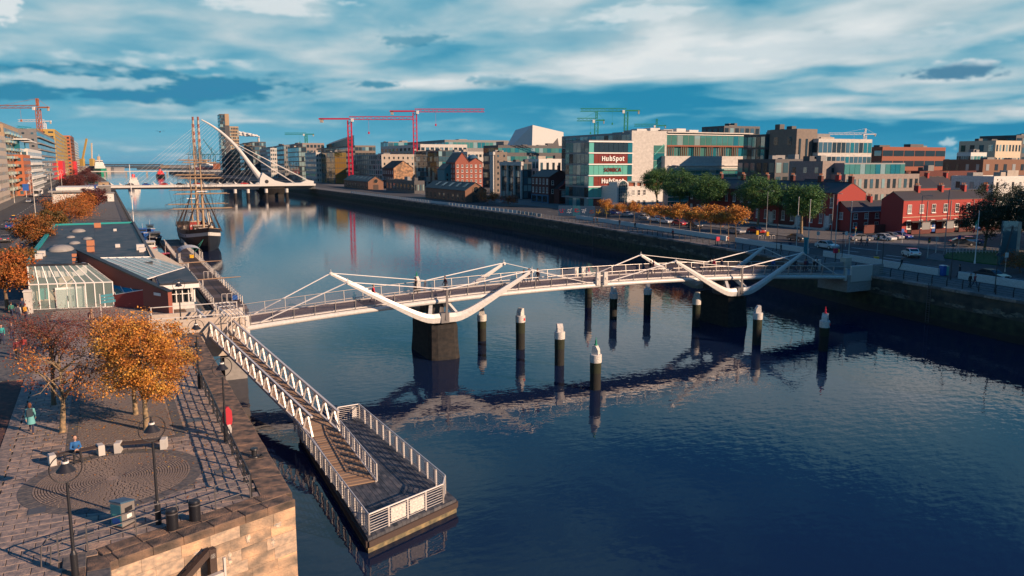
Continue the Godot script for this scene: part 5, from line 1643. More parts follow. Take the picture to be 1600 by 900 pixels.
# panes or windows in a grid on a face. x: the face's frame (x along, y up, z out)
func panes(t: Node, x: Transform3D, W: float, H: float, nx: int, ny: int, fx: float, fy: float, gl: Array, fr: Material = null, y0 := 0.0, x0 := 0.0, skip := 0.0) -> void:
	var cw := W / nx; var ch := H / ny
	for j in ny:
		for i in nx:
			if skip > 0 and rng.randf() < skip: continue
			var g: Material = M[gl[rng.randi() % gl.size()]]
			var c := x * Transform3D(Basis(), Vector3(x0 + (i + 0.5) * cw, y0 + (j + 0.5) * ch, 0.002))
			if fr:
				part(t, "window", window_mesh(cw * fx, ch * fy, g, fr), null, c)
			else:
				var tilt := Basis(Vector3(rng.randf_range(-1, 1), rng.randf_range(-1, 1), 0).normalized(), rng.randf() * 0.012)
				part(t, "glass_pane", bm(Vector3(cw * fx, ch * fy, 0.16)), g, c * Transform3D(tilt, Vector3(0, 0, 0.0)))

func gable(t: Node, nm: String, m: Material, W: float, L: float, H: float, rise: float, along_x: bool) -> void:
	var s := MB.new()
	if along_x: # ridge runs along x: gables at x = 0 and x = W
		s.outline(PackedVector2Array([Vector2(0, 0), Vector2(L, 0), Vector2(L, H), Vector2(L / 2, H + rise), Vector2(0, H)]), 0, W)
		s.turn(0, Transform3D(Basis(Vector3(0, 0, -1), Vector3.UP, Vector3(1, 0, 0)), Vector3.ZERO))
	else:
		s.outline(PackedVector2Array([Vector2(0, 0), Vector2(W, 0), Vector2(W, H), Vector2(W / 2, H + rise), Vector2(0, H)]), -L, 0)
	pm(t, nm, s, m)
func gable_roof(t: Node, m: Material, W: float, L: float, H: float, rise: float, along_x: bool, over := 0.25) -> MeshInstance3D:
	var s := MB.new()
	var th := 0.14
	if along_x:
		var sl := rise / (L / 2)
		for sg in [0, 1]:
			var z0 := over if sg == 0 else -L - over
			s.quad(Vector3(-over, H - over * sl + 0.03, z0), Vector3(W + over, H - over * sl + 0.03, z0), Vector3(W + over, H + rise + 0.03, -L / 2), Vector3(-over, H + rise + 0.03, -L / 2)) if sg == 0 else s.quad(Vector3(W + over, H - over * sl + 0.03, z0), Vector3(-over, H - over * sl + 0.03, z0), Vector3(-over, H + rise + 0.03, -L / 2), Vector3(W + over, H + rise + 0.03, -L / 2))
			s.quad(Vector3(-over, H - over * sl + 0.03 + th, z0), Vector3(W + over, H - over * sl + 0.03 + th, z0), Vector3(W + over, H + rise + 0.03 + th, -L / 2), Vector3(-over, H + rise + 0.03 + th, -L / 2)) if sg == 0 else s.quad(Vector3(W + over, H - over * sl + 0.03 + th, z0), Vector3(-over, H - over * sl + 0.03 + th, z0), Vector3(-over, H + rise + 0.03 + th, -L / 2), Vector3(W + over, H + rise + 0.03 + th, -L / 2))
			s.beam(Vector3(-over, H - over * sl + 0.1, z0), Vector3(W + over, H - over * sl + 0.1, z0), 0.1, 0.14)
		for x in [-over, W + over]:
			s.beam(Vector3(x, H - over * sl + 0.1, over), Vector3(x, H + rise + 0.1, -L / 2), 0.08, 0.14); s.beam(Vector3(x, H + rise + 0.1, -L / 2), Vector3(x, H - over * sl + 0.1, -L - over), 0.08, 0.14)
		s.beam(Vector3(-over, H + rise + 0.2, -L / 2), Vector3(W + over, H + rise + 0.2, -L / 2), 0.25, 0.1)
	else:
		var sl := rise / (W / 2)
		for sg in [-1.0, 1.0]:
			var xe = W / 2 + sg * (W / 2 + over)
			for up in [0.03, 0.03 + th]:
				var A := Vector3(xe, H - over * sl + up, over); var B_ := Vector3(xe, H - over * sl + up, -L - over); var C := Vector3(W / 2, H + rise + up, -L - over); var D := Vector3(W / 2, H + rise + up, over)
				if sg > 0: s.quad(A, B_, C, D)
				else: s.quad(B_, A, D, C)
			s.beam(Vector3(xe, H - over * sl + 0.1, over), Vector3(W / 2, H + rise + 0.1, over), 0.08, 0.14)
		s.beam(Vector3(W / 2, H + rise + 0.2, over), Vector3(W / 2, H + rise + 0.2, -L - over), 0.25, 0.1)
	return pm(t, "roof", s, m)
func chimney(t: Node, x: float, y: float, z: float, m: Material, pots := 3) -> void:
	var c := pb(t, "chimney", m, x - 0.35, x + 0.35, y - 0.6, y + 1.1, z - 0.6, z + 0.6)
	pb(c, "chimney_cap", M.concrete_grey, -0.42, 0.42, 0.85, 0.97, -0.67, 0.67)
	for i in pots:
		var s := MB.new()
		s.lathe(Vector3(0, 0.97, -0.4 + i * 0.4), [Vector2(0.12, 0), Vector2(0.1, 0.45), Vector2(0.13, 0.5), Vector2(0, 0.5)], 7)
		pm(c, "chimney_pot", s, M.chimney_pot)

var FRONT := Transform3D()
func river_face(L: float) -> Transform3D: # south bank: the face towards the river
	return Transform3D(Basis(Vector3(0, 0, 1), Vector3.UP, Vector3(-1, 0, 0)), Vector3(0, 0, -L))

# a flat roofed block on the south bank; d inland, z along the bank, as in RT
func block(label: String, d: float, z: float, W: float, L: float, H: float, wall: String, roof := "roof_felt", nm := "office_building") -> Node3D:
	var t := thing(nm, label, "building", at(RT, d, 5, z))
	pb(t, "wall", M[wall], 0, W, 0, H, -L, 0)
	pb(t, "roof", M[roof], 0.3, W - 0.3, H, H + 0.06, -L + 0.3, -0.3)
	for e in [[0.0, W, -0.3, 0.0], [0.0, W, -L, -L + 0.3], [0.0, 0.3, -L + 0.3, -0.3], [W - 0.3, W, -L + 0.3, -0.3]]:
		pb(t, "parapet", M[wall], e[0], e[1], H, H + 0.5, e[2], e[3])
	return t
func plant(t: Node, W: float, L: float, H: float, n: int) -> void:
	for i in n:
		var w := rng.randf_range(1.5, maxf(2.0, W * 0.25)); var l := rng.randf_range(1.5, maxf(2.0, L * 0.2)); var h := rng.randf_range(0.8, 2.2)
		var x := rng.randf_range(w / 2 + 0.6, maxf(W - w / 2 - 0.6, w / 2 + 0.7)); var z := -rng.randf_range(l / 2 + 0.6, maxf(L - l / 2 - 0.6, l / 2 + 0.7))
		pb(t, "roof_plant", M[["cladding_grey", "concrete_grey", "stone_beige", "cladding_dark", "cladding_dark"][rng.randi() % 5]], x - w / 2, x + w / 2, H + 0.06, H + 0.06 + h, z - l / 2, z + l / 2)

func letters(t: Node, txt: String, size: float, m: Material, x: Transform3D) -> void:
	var tm := TextMesh.new()
	var fo := SystemFont.new()
	fo.font_names = PackedStringArray(["Droid Sans"])
	fo.font_weight = 700
	tm.font = fo
	tm.text = txt; tm.font_size = 32; tm.pixel_size = size / 24.0; tm.depth = 0.12; tm.curve_step = 3.0
	part(t, "lettering", tm, m, x)

func make_south_buildings() -> void:
	var t: Node3D
	var gb := ["glass_blue", "glass_blue", "glass_dark", "glass_teal", "glass_pale"]
	var gd := ["glass_dark", "glass_dark", "glass_blue", "glass_dark", "glass_pale"]
	var gg := ["glass_green", "glass_green", "glass_pale", "glass_teal"]
	var wg := ["window_glass", "window_glass", "window_glass", "window_pale"]
	# --- the big glass office with red and mint storeys
	var hd := [62,-156.42,51.34,49.76,25.27]
	var W: float = hd[2]; var L: float = hd[3]; var H: float = hd[4]
	t = block("large glass office with bare concrete wall and brown louvres above green trees", hd[0], hd[1], W, L, H, "frame_grey")
	panes(t, river_face(L), L, H, 17, 6, 0.93, 0.88, gb)
	var cw := W * 0.275
	pb(t, "concrete_wall", M.stone_pale, -0.3, cw, 0, H + 1.0, -0.4, 0.9)
	for j in 5:
		pb(t, "stair_pane", M.glass_teal if j % 2 else M.glass_green, cw * 0.62, cw * 0.94, 8.5 + j * 2.6, 11.0 + j * 2.6, 0.85, 0.96)
	for j in 3:
		var s := MB.new()
		s.beam(Vector3(cw * 0.64, 9 + j * 4.6, 1.0), Vector3(cw * 0.92, 12.5 + j * 4.6, 1.0), 0.1, 0.3)
		pm(t, "stair", s, M.glass_mint)
	panes(t, FRONT, W - cw, H, 15, 6, 0.92, 0.84, gg, null, 0, cw)
	for j in 7:
		pb(t, "floor_band", M.frame_white, cw, W + 0.4, j * H / 6 - 0.15, j * H / 6 + 0.12, 0.0, 0.35)
	for i in 46:
		var x := cw + 0.5 + i * (W - cw) / 46.0
		if i % 7 < 4:
			pb(t, "louvre", M.louvre, x, x + 0.22, H * 0.667 + 0.3, H * 0.833, 0.5, 0.85)
	pb(t, "louvre_rail", M.terracotta, cw + 0.2, W, H * 0.833, H * 0.833 + 0.5, 0.45, 0.95)
	pb(t, "roof_edge", M.stone_pale, cw, W + 0.8, H + 0.5, H + 0.9, -3, 1.2)
	plant(t, W, L, H, 9)
	for k in 5:
		pb(t, "roof_plant", M.render_white, cw * 0.4 + k * 5.6, cw * 0.4 + k * 5.6 + 4.0, H + 0.06, H + 1.9 + 0.4 * (k % 2), -9, -5)
	# projecting lower wing of that office
	W = 43.08
	t = block("low wing with white frame and horizontal fins before the glass office", 73.95, -153.2, W, 13, 17.25, "stone_pale")
	panes(t, FRONT, W - 2.4, 13.2, 14, 4, 0.95, 0.9, gg, null, 0.3, 1.6)
	for j in 9:
		pb(t, "fin", M.frame_white, 1.4, W - 0.4, 2.0 + j * 1.55, 2.14 + j * 1.55, 0.1, 0.75)
	# bay with coloured storeys and names
	var bd := [44.92, -155.42]
	var bw: float = 62.0 - bd[0]
	t = block("projecting glass bay with red and mint storeys carrying large letters", bd[0], bd[1], bw, 16, 22.4, "frame_grey")
	panes(t, river_face(16), 16, 22.4, 6, 6, 0.93, 0.86, gb)
	for j in 6:
		var g: String = ["glass_red", "glass_mint", "glass_red", "glass_mint", "glass_red", "glass_dark"][j]
		panes(t, FRONT, bw / 9, 22.4 / 6, 1, 1, 0.94, 0.86, ["glass_mint"], null, j * 22.4 / 6)
		panes(t, FRONT, bw / 9, 22.4 / 6, 1, 1, 0.94, 0.86, ["glass_teal"], null, j * 22.4 / 6, bw * 8 / 9)
		panes(t, FRONT, bw * 7 / 9, 22.4 / 6, 7, 1, 0.94, 0.86, [g, g, g, "glass_teal" if j == 1 else g], null, j * 22.4 / 6, bw / 9)
		pb(t, "floor_band", M.frame_white, -0.3, bw, (j + 1) * 22.4 / 6 - 0.18, (j + 1) * 22.4 / 6 + 0.14, -0.5, 0.5)
	for j in [[4, "HubSpot", "frame_white", 2.3], [3, "SONICA", "glass_red", 1.9], [2, "HubSpot", "frame_white", 2.3], [1, "SONICA", "black_paint", 1.9]]:
		letters(t, j[1], j[3] * 0.72, M[j[2]], Transform3D(Basis(), Vector3(bw * 0.54, (j[0] + 0.5) * 22.4 / 6, 0.3)))
	# white building with arched stair window
	t = thing("corner_building", "cream building with tall arched stair window beside the glass bay", "building", at(RT, 50,5,-145.59))
	W = 18.0
	pb(t, "wall", M.render_white, 0, W, 0, 7.8, -12, 0)
	pb(t, "wall", M.render_white, 0, 4.4, 7.8, 9.2, -5, 0)
	pb(t, "attic", M.terracotta, 4.4, W, 7.8, 9.0, -11.5, -0.4)
	pb(t, "roof", M.concrete_grey, 4.2, W + 0.2, 9.0, 9.15, -12, 0.1)
	var ar := MB.new()
	var ap := PackedVector2Array([Vector2(0.6, 0.5), Vector2(3.8, 0.5)])
	for i in 9: ap.append(Vector2(2.2 + cos(PI * i / 8) * 1.6, 8.0 + sin(PI * i / 8) * 1.6))
	ar.outline(ap, 0, 0.1)
	pm(t, "arched_window", ar, M.glass_blue)
	ar = MB.new()
	for i in 8: ar.b2(0.6, 3.8, 1.3 + i * 1.0, 1.36 + i * 1.0, 0.1, 0.16)
	for i in 3: ar.b2(1.35 + i * 0.8, 1.41 + i * 0.8, 0.5, 9.0, 0.1, 0.16)
	for i in 8: ar.beam(Vector3(2.2 + cos(PI * i / 8) * 1.75, 8.0 + sin(PI * i / 8) * 1.75, 0.1), Vector3(2.2 + cos(PI * (i + 1) / 8) * 1.75, 8.0 + sin(PI * (i + 1) / 8) * 1.75, 0.1), 0.25, 0.25)
	pm(t, "glazing_bars", ar, M.frame_white)
	panes(t, FRONT, 6.5, 6.8, 3, 2, 0.5, 0.55, wg, M.frame_white, 0.6, 5.2)
	panes(t, FRONT, 4, 3.4, 2, 1, 0.4, 0.5, wg, M.frame_white, 0.6, 13)
	panes(t, FRONT, 5, 1.6, 2, 1, 0.3, 0.8, wg, M.frame_white, 7.7, 6)
	# dutch gabled red house
	t = thing("gabled_house", "red brick house with curved stepped gable and white roundel", "building", at(RT, 52,5,-189.13))
	var gs := MB.new()
	gs.outline(PackedVector2Array([Vector2(0, 0), Vector2(10.4, 0), Vector2(10.4, 6.2), Vector2(9.6, 6.6), Vector2(8.4, 7.4), Vector2(7.6, 9.2), Vector2(6.7, 11.6), Vector2(6.0, 12.4), Vector2(4.4, 12.4), Vector2(3.7, 11.6), Vector2(2.8, 9.2), Vector2(2.0, 7.4), Vector2(0.8, 6.6), Vector2(0, 6.2)]), -0.6, 0)
	pm(t, "gable_wall", gs, M.brick_red_b)
	gable(t, "wall", M.brick_dark, 10.4, 12, 5.6, 4.0, false)
	gable_roof(t, M.slate, 10.4, 12, 5.6, 4.0, false, 0.05)
	gs = MB.new()
	gs.tube(Vector3(5.2, 8.6, 0), Vector3(5.2, 8.6, 0.14), 0.85, 0.85, 16); gs.b2(5.0, 5.4, 6.8, 10.6, 0, 0.1)
	pm(t, "roundel", gs, M.render_white)
	pb(t, "door", M.timber, 3.9, 6.8, 0, 4.6, 0.0, 0.12)
	for x in [3.35, 6.85]: pb(t, "pilaster", M.stone_beige, x, x + 0.5, 0, 4.8, 0, 0.2)
	for x in [1.0, 7.6]: part(t, "window", window_mesh(1.6, 2.2, M.window_pale, M.frame_white), null, Transform3D(Basis(), Vector3(x + 0.8, 3.9, 0.002)))
	pb(t, "string_course", M.stone_beige, 0, 10.4, 5.3, 5.55, 0, 0.1)
	pb(t, "buttress", M.render_white, 9.8, 10.5, 0, 5.5, 0, 0.3)
	# georgian house
	t = thing("town_house", "dark brick town house with blue shopfront and slate roof", "building", at(RT, 50,5,-193.74))
	gable(t, "wall", M.brick_dark, 9, 15, 10.0, 2.6, false)
	gable_roof(t, M.slate, 9, 15, 10.0, 2.6, false)
	chimney(t, 4.5, 13.2, -0.8, M.brick_dark, 4)
	panes(t, river_face(15), 15, 6.6, 5, 2, 0.38, 0.62, wg, M.frame_white, 3.4)
	pb(t, "shopfront", M.blue_render, -0.25, 0, 0, 3.3, -14.8, -0.1)
	for i in 3:
		pb(t, "shop_window", M.window_glass, -0.32, -0.25, 0.5, 2.7, -14 + i * 4.7, -10.6 + i * 4.7)
	panes(t, FRONT, 9, 6.6, 3, 2, 0.3, 0.5, wg, M.frame_white, 3.0, 0, 0.5)
	# --- table of plain blocks: label, place, wall, front grid, river grid
	var T := [
		["pale annex with blue glazed stair beside the town house", 66,-234.45,14.5,15.44,16.6, "render_white", [5, 3, 0.4, 0.6, gd], [5, 4, 0.6, 0.7, gb]],
		["glass block with tall white columns beside the brown slab", 58,-233.12,2.43,22.9,15.23, "cladding_dark", [2, 5, 0.8, 0.8, gd], [6, 5, 0.9, 0.85, gd]],
		["windowed brown stone slab standing between brick warehouse and columns", 72,-295.43,6.73,3.26,20.28, "cladding_brown", [2, 7, 0.25, 0.4, gd], [1, 7, 0.3, 0.4, gd]],
		["long dark office with stacked glass bands behind the town house", 110,-377.77,45.11,23.47,25.62, "cladding_dark", [16, 5, 0.94, 0.55, gg], [8, 5, 0.94, 0.6, gd]],
		["white topped block behind the red warehouse gables", 110,-429.24,16.43,49.51,22.32, "stone_pale", [6, 5, 0.6, 0.4, gd], [8, 5, 0.5, 0.4, gd]],
		["dark mirror glass office beside the white lattice building", 78,-396.89,9.32,49.02,22.57, "frame_dark", [4, 7, 0.94, 0.92, gb], [12, 7, 0.94, 0.92, gd]],
		["office with white lattice front beyond the brown gable house", 62,-468.38,23.65,81.31,20.77, "stone_beige", [7, 5, 0.3, 0.4, gd], [14, 6, 0.72, 0.72, gb]],
		["dark stone and glass office beside the plane trees", 75,-101.09,18.42, 16, 16.0, "cladding_dark", [7, 4, 0.7, 0.72, gb], [6, 4, 0.7, 0.7, gd]],
		["brown stone stair block between the dark office and balconied flats", 71,-79.43,7.93, 12, 15.4, "stone_pink", [1, 4, 0.2, 0.3, gd], [3, 4, 0.3, 0.4, gd]],
		["long pinkish stone flats with recessed balconies behind the red terraces", 74,-74.53,27.34, 14, 12.0, "stone_pink", [13, 3, 0.5, 0.6, gd], [4, 3, 0.5, 0.6, gd]],
		["tall brown stone tower with a dark slot above the flats", 97,-115.99,8.54, 12, 25.5, "cladding_brown", [3, 1, 0.28, 0.8, ["glass_dark"]], [2, 4, 0.3, 0.4, gd]],
		["dark topped office with white framed windows left of the tower", 96,-128.78,13.48,10.52,24.2, "cladding_dark", [6, 6, 0.72, 0.75, gb], [5, 6, 0.85, 0.85, gd]],
		["white framed glass office right of the brown tower", 104,-113.72,23.41, 16, 22.5, "stone_pale", [12, 5, 0.84, 0.72, gb], [5, 5, 0.8, 0.7, gd]],
		["terracotta brick office block standing apart on the skyline", 190,-163.05,38.38, 22, 21.5, "terracotta", [6, 5, 0.93, 0.55, ["window_glass", "glass_dark"]], [5, 5, 0.8, 0.5, gd]],
		["dark block with one lit end rising behind the glass office", 150,-215.28,20.71, 16, 31.5, "cladding_dark", [7, 9, 0.7, 0.7, gd], [4, 9, 0.7, 0.7, gd]],
		["small white office with green glass on the right skyline", 200,-130.77,9.27,5.89,18.9, "render_white", [5, 4, 0.8, 0.6, gg], [6, 4, 0.8, 0.6, gd]],
		["white corner house with slate roof at the right edge", 110,-59.31,21.76, 12, 11.5, "render_white", [7, 3, 0.25, 0.45, wg], [3, 3, 0.3, 0.45, wg]],
		["brown brick flats behind the white corner house", 150,-90.55,38.56, 14, 16.0, "brick_brown", [9, 4, 0.35, 0.5, wg], [4, 4, 0.3, 0.5, wg]],
		["long low brick range behind the terraces at right", 120,-89.28,25.35, 12, 12.5, "brick_dark", [8, 3, 0.35, 0.5, wg], [4, 3, 0.3, 0.5, wg]],
		["pale stone office low on the far right skyline", 300,-189.47,19.89, 20, 26.0, "cream", [8, 4, 0.5, 0.5, gd], [4, 4, 0.5, 0.5, gd]],
		["grey office on the skyline beyond the white corner house", 320,-192.5,46.78, 20, 29.0, "cladding_dark", [9, 6, 0.8, 0.6, gb], [4, 6, 0.8, 0.6, gd]],
		["warehouse with long glass roof left of the angular white hall", 190,-692.79,71.06,124.43,37.85, "cladding_grey", [16, 4, 0.9, 0.6, gg], [12, 4, 0.8, 0.5, gd]],
		["low white roofed block behind the dark mirror office", 150,-649.82,47.27,137.94,32.18, "stone_pale", [10, 4, 0.7, 0.4, gd], [10, 4, 0.6, 0.4, gd]],
		["teal glass office under the second red crane", 190,-896.33,39.83,35.11,40.57, "frame_grey", [6, 6, 0.92, 0.85, gb], [5, 6, 0.9, 0.8, gb]],
		["tan office behind the lattice building", 118,-565.08,7.26,73.49,24.96, "stone_beige", [6, 5, 0.7, 0.3, gd], [8, 5, 0.6, 0.4, gd]],
		["long brown roofed office under the first red crane", 80,-618.16,18.23,168.07,29.81, "cladding_brown", [6, 6, 0.9, 0.6, gd], [22, 6, 0.9, 0.6, gd]],
		["gold glass office on the far quay", 38,-508.75,8.43,55.4,22.85, "frame_dark", [5, 6, 0.9, 0.9, ["glass_gold"]], [10, 6, 0.92, 0.92, ["glass_gold", "glass_gold", "glass_dark"]]],
		["white windowed office left of the gold glass one", 34,-556.62,2.48,45.64,22.89, "stone_pale", [2, 6, 0.5, 0.5, gd], [9, 6, 0.5, 0.5, gd]],
		["dark glass office on the far quay with a white end", 34,-630.92,6.53,56.31,28.58, "frame_dark", [3, 7, 0.9, 0.8, ["glass_pale", "glass_dark"]], [9, 7, 0.9, 0.8, gd]],
		["grey banded office beside the backstays of the distant bridge", 34,-708.65,5.35,43.28,31.7, "cladding_grey", [3, 7, 0.6, 0.5, gd], [8, 7, 0.8, 0.6, gd]],
		["pale office with teal roof beside the curved white mast", 32,-782.32,7.7,77.97,29.85, "stone_pale", [4, 7, 0.6, 0.5, gd], [10, 7, 0.6, 0.5, gd]],
		["dark roofed office behind the curved white mast", 30,-908.74,15.22,148.12,39.19, "cladding_dark", [6, 8, 0.8, 0.7, gd], [14, 8, 0.8, 0.7, gb]],
		["beige office block on the skyline left of the first red crane", 70,-811.66,23.46,284.09,36.04, "stone_pink", [6, 6, 0.7, 0.5, gd], [12, 6, 0.7, 0.5, gd]],
		["grey office behind the white angular hall", 150,-458.28,23.83,13.92,30.19, "cladding_grey", [6, 4, 0.9, 0.5, gd], [5, 4, 0.9, 0.5, gd]],
		["low dark yard building between the two brick sheds", 34,-310.04,5.41,51.46,5.94, "cladding_dark", [4, 1, 0.5, 0.5, gd], [8, 1, 0.5, 0.5, gd]],
	]
	for e in T:
		var wx: float = maxf(e[3], 4.0); var lx: float = maxf(e[4], 5.0)
		t = block(e[0], e[1], e[2], wx, lx, e[5], e[6])
		panes(t, FRONT, wx, e[5], e[7][0], e[7][1], e[7][2], e[7][3], e[7][4])
		panes(t, river_face(lx), lx, e[5], e[8][0], e[8][1], e[8][2], e[8][3], e[8][4])
		plant(t, wx, lx, e[5], 3)
		if "columns" in e[0]:
			for i in 4:
				pb(t, "column", M.stone_pale, -0.9, -0.2, 0, e[5] - 1, -lx + 0.8 + i * (lx - 1.6) / 3.0 - 0.4, -lx + 0.8 + i * (lx - 1.6) / 3.0 + 0.4)
			pb(t, "lintel", M.stone_pale, -1.1, 0, e[5] - 1, e[5] + 0.6, -lx, 0.1)
		if "lattice" in e[0] and "white" in e[0] and "dark" not in e[0]:
			for i in 15:
				pb(t, "lattice_post", M.stone_pale, -0.5, -0.15, 0, e[5], -i * lx / 14.0 - 0.45, -i * lx / 14.0 + 0.45)
			for i in 7:
				pb(t, "lattice_beam", M.stone_pale, -0.55, -0.15, i * e[5] / 6 - 0.25, i * e[5] / 6 + 0.25, -lx, 0.1)
		if "balconies" in e[0]:
			for i in 5:
				pb(t, "balcony", M.clear_glass, 2 + i * 5.4, 4.5 + i * 5.4, 4.0, 5.1, 0.3, 0.35)
			pb(t, "penthouse", M.frame_grey, 1, wx - 4, e[5] + 0.1, e[5] + 3.4, -10, -1.5)
			panes(t, Transform3D(Basis(), Vector3(1, e[5] + 0.3, -1.5)), wx - 5, 2.9, 12, 1, 0.93, 0.9, gg)
	# red brick warehouse with twin gables
	t = thing("brick_warehouse", "tall red brick warehouse with two pointed gables", "building", at(RT, 74,5,-357.31))
	for k in 2:
		var s := MB.new()
		s.outline(PackedVector2Array([Vector2(0, 0), Vector2(8.6, 0), Vector2(8.6, 15.5), Vector2(4.3, 21.0 - k * 3), Vector2(0, 15.5)]), -16, 0)
		s.turn(0, Transform3D(Basis(), Vector3(k * 8.62, 0, -k * 0.4)))
		pm(t, "wall", s, M.brick_mid)
		panes(t, Transform3D(Basis(), Vector3(k * 8.62, 0.6, -k * 0.4)), 8.6, 14.4, 3, 5, 0.4, 0.55, wg, M.frame_white)
		s = MB.new()
		for sg in [-1.0, 1.0]:
			s.beam(Vector3(k * 8.62 + 4.3 + sg * 4.45, 15.5, -0.05 - k * 0.4), Vector3(k * 8.62 + 4.3, 21.15 - k * 3, -0.05 - k * 0.4), 0.5, 0.3)
		pm(t, "gable_coping", s, M.brick_dark)
		s = MB.new()
		var ry := 21.0 - k * 3
		var x0 := k * 8.62
		s.quad(Vector3(x0 + 8.7, 15.6, 0), Vector3(x0 + 8.7, 15.6, -16), Vector3(x0 + 4.3, ry + 0.1, -16), Vector3(x0 + 4.3, ry + 0.1, 0))
		s.quad(Vector3(x0 - 0.1, 15.6, -16), Vector3(x0 - 0.1, 15.6, 0), Vector3(x0 + 4.3, ry + 0.1, 0), Vector3(x0 + 4.3, ry + 0.1, -16))
		pm(t, "roof", s, M.slate)
	panes(t, river_face(16), 16, 14.4, 4, 5, 0.3, 0.5, wg, M.frame_white, 0.6)
	var dm := MB.new()
	dm.ball(Vector3(14, 17.5, -8), Vector3(3.4, 2.6, 3.4), 14, 8)
	pm(t, "roof_dome", dm, M.glass_blue)
	# teal gable
	t = thing("teal_house", "narrow teal rendered gable house beside the brick warehouse", "building", at(RT, 70,5,-364.74))
	gable(t, "wall", M.teal_render, 7, 12, 11.6, 3.2, false)
	gable_roof(t, M.slate, 7, 12, 11.6, 3.2, false)
	panes(t, FRONT, 7, 9, 2, 3, 0.3, 0.5, wg, M.frame_dark, 1)
	# brown house with blank tan gable
	t = thing("brown_house", "old brown brick house with blank tan gable and red roof", "building", at(RT, 45,5,-383.16))
	gable(t, "wall", M.brick_tan, 12, 24, 12.2, 4.2, false)
	gable_roof(t, M.red_path, 12, 24, 12.2, 4.2, false)
	pb(t, "side_wall", M.brick_dark, -0.2, 0.0, 0, 12.0, -24, 0)
	panes(t, Transform3D(Basis(Vector3(0, 0, 1), Vector3.UP, Vector3(-1, 0, 0)), Vector3(-0.2, 0, -24)), 24, 11, 6, 3, 0.3, 0.5, wg, M.frame_white, 0.6)
	pb(t, "plinth", M.render_white, 0.2, 11.8, 0, 2.6, 0, 0.1)
	# brick sheds with round gable windows
	var shed := [[24,-214.77,7.05,48.59,4.11, "nearer long brick quay shed with round gable window"], [27,-374.02,9.03,89.53,4.64, "farther long brick quay shed with round gable window"]]
	for k in 2:
		var e: Array = shed[k]
		t = thing("quay_shed", e[5], "shed", at(RT, e[0], 5, e[1]), "brick quay sheds")
		var w := 9.0; var l: float = minf(e[3], 60.0)
		gable(t, "wall", M.brick_brown, w, l, 4.6, 3.0, false)
		var rf := gable_roof(t, M.slate, w, l, 4.6, 3.0, false)
		for i in 5:
			var s := MB.new()
			var z := -4 - i * l / 6.0
			s.quad(Vector3(1.4, 5.85, z), Vector3(3.6, 7.35, z), Vector3(3.6, 7.35, z - 3), Vector3(1.4, 5.85, z - 3))
			s.quad(Vector3(3.6, 7.35, z), Vector3(1.4, 5.85, z), Vector3(1.4, 5.85, z - 3), Vector3(3.6, 7.35, z - 3))
			pm(rf, "rooflight", s, M.window_pale)
		var s2 := MB.new()
		s2.tube(Vector3(w / 2, 4.9, 0), Vector3(w / 2, 4.9, 0.12), 1.15, 1.15, 16)
		pm(t, "round_window", s2, M.window_glass)
		s2 = MB.new()
		s2.ring(Vector3(w / 2, 4.9, 0.1), 1.25, 0.14, Basis(), 18, 5)
		pm(t, "window_surround", s2, M.brick_tan)
		pb(t, "door", M.timber_dark, w / 2 - 1.5, w / 2 + 1.5, 0, 2.9, 0, 0.1)
		panes(t, river_face(l), l, 3.0, 9, 1, 0.4, 0.8, ["window_glass", "timber_dark", "glass_dark"], M.brick_tan, 0.4)
	# angular white concert hall
	t = thing("concert_hall", "angular white hall with a dark triangular cut on the skyline", "building", at(RT, 150,5,-410.06))
	var th := MB.new()
	th.quad(Vector3(-1, 20, 0), Vector3(23, 20, 0), Vector3(23, 36, 0), Vector3(0.5, 40.5, -2))
	th.quad(Vector3(-12, 20, -26), Vector3(-1, 20, 0), Vector3(0.5, 40.5, -2), Vector3(-1, 38, -26))
	th.quad(Vector3(23, 20, 0), Vector3(23, 20, -26), Vector3(23, 36, -26), Vector3(23, 36, 0))
	th.quad(Vector3(0.5, 40.5, -2), Vector3(23, 36, 0), Vector3(23, 36, -26), Vector3(-1, 38, -26))
	pm(t, "hall", th, M.render_white)
	th = MB.new()
	th.outline(PackedVector2Array([Vector2(8, 21), Vector2(18.5, 32), Vector2(20.5, 21)]), 0.0, 0.2)
	pm(t, "dark_cut", th, M.cladding_dark)
	pb(t, "podium", M.cladding_grey, -14, 26, 0, 20, -30, -0.6)
	for i in 18:
		pb(t, "glass_pane", M.glass_blue, -13.5 + i * 2.2, -11.5 + i * 2.2, 15, 19, -0.62, -0.5)
	# glass drum with sloped top
	t = thing("glass_drum", "dark glass drum with sloping oval top behind the first red crane", "building", at(RT, 110,5,-806.14))
	var dr := MB.new()
	var tp := MB.new()
	for i in 28:
		var a := TAU * i / 28; var b := TAU * (i + 1) / 28
		var P := Vector3(cos(a) * 15, 0, -sin(a) * 15); var Q := Vector3(cos(b) * 15, 0, -sin(b) * 15)
		var ha := 40 + 0.36 * P.x; var hb := 40 + 0.36 * Q.x
		dr.quad(P, Q, Q + Vector3(0, hb, 0), P + Vector3(0, ha, 0))
		tp.tri(Vector3(0, 40, 0), P + Vector3(0, ha, 0), Q + Vector3(0, hb, 0))
	pm(t, "drum", dr, M.glass_dark); pm(t, "roof", tp, M.cladding_grey)
	pb(t, "podium", M.cladding_brown, -24, 26, 0, 27.5, -22, 22)
	# tower by the river mouth
	t = thing("river_tower", "slender tower of dark glass and tan panels above the far quay", "building", at(RT, 10,5,-1005.15))
	pb(t, "shaft", M.cladding_dark, -6, 5, 0, 76, -30, 0)
	pb(t, "shaft", M.cladding_tan, 5, 16, 0, 61, -26, -1)
	panes(t, Transform3D(Basis(), Vector3(5, 2, -1)), 11, 58, 6, 15, 0.7, 0.62, gd)
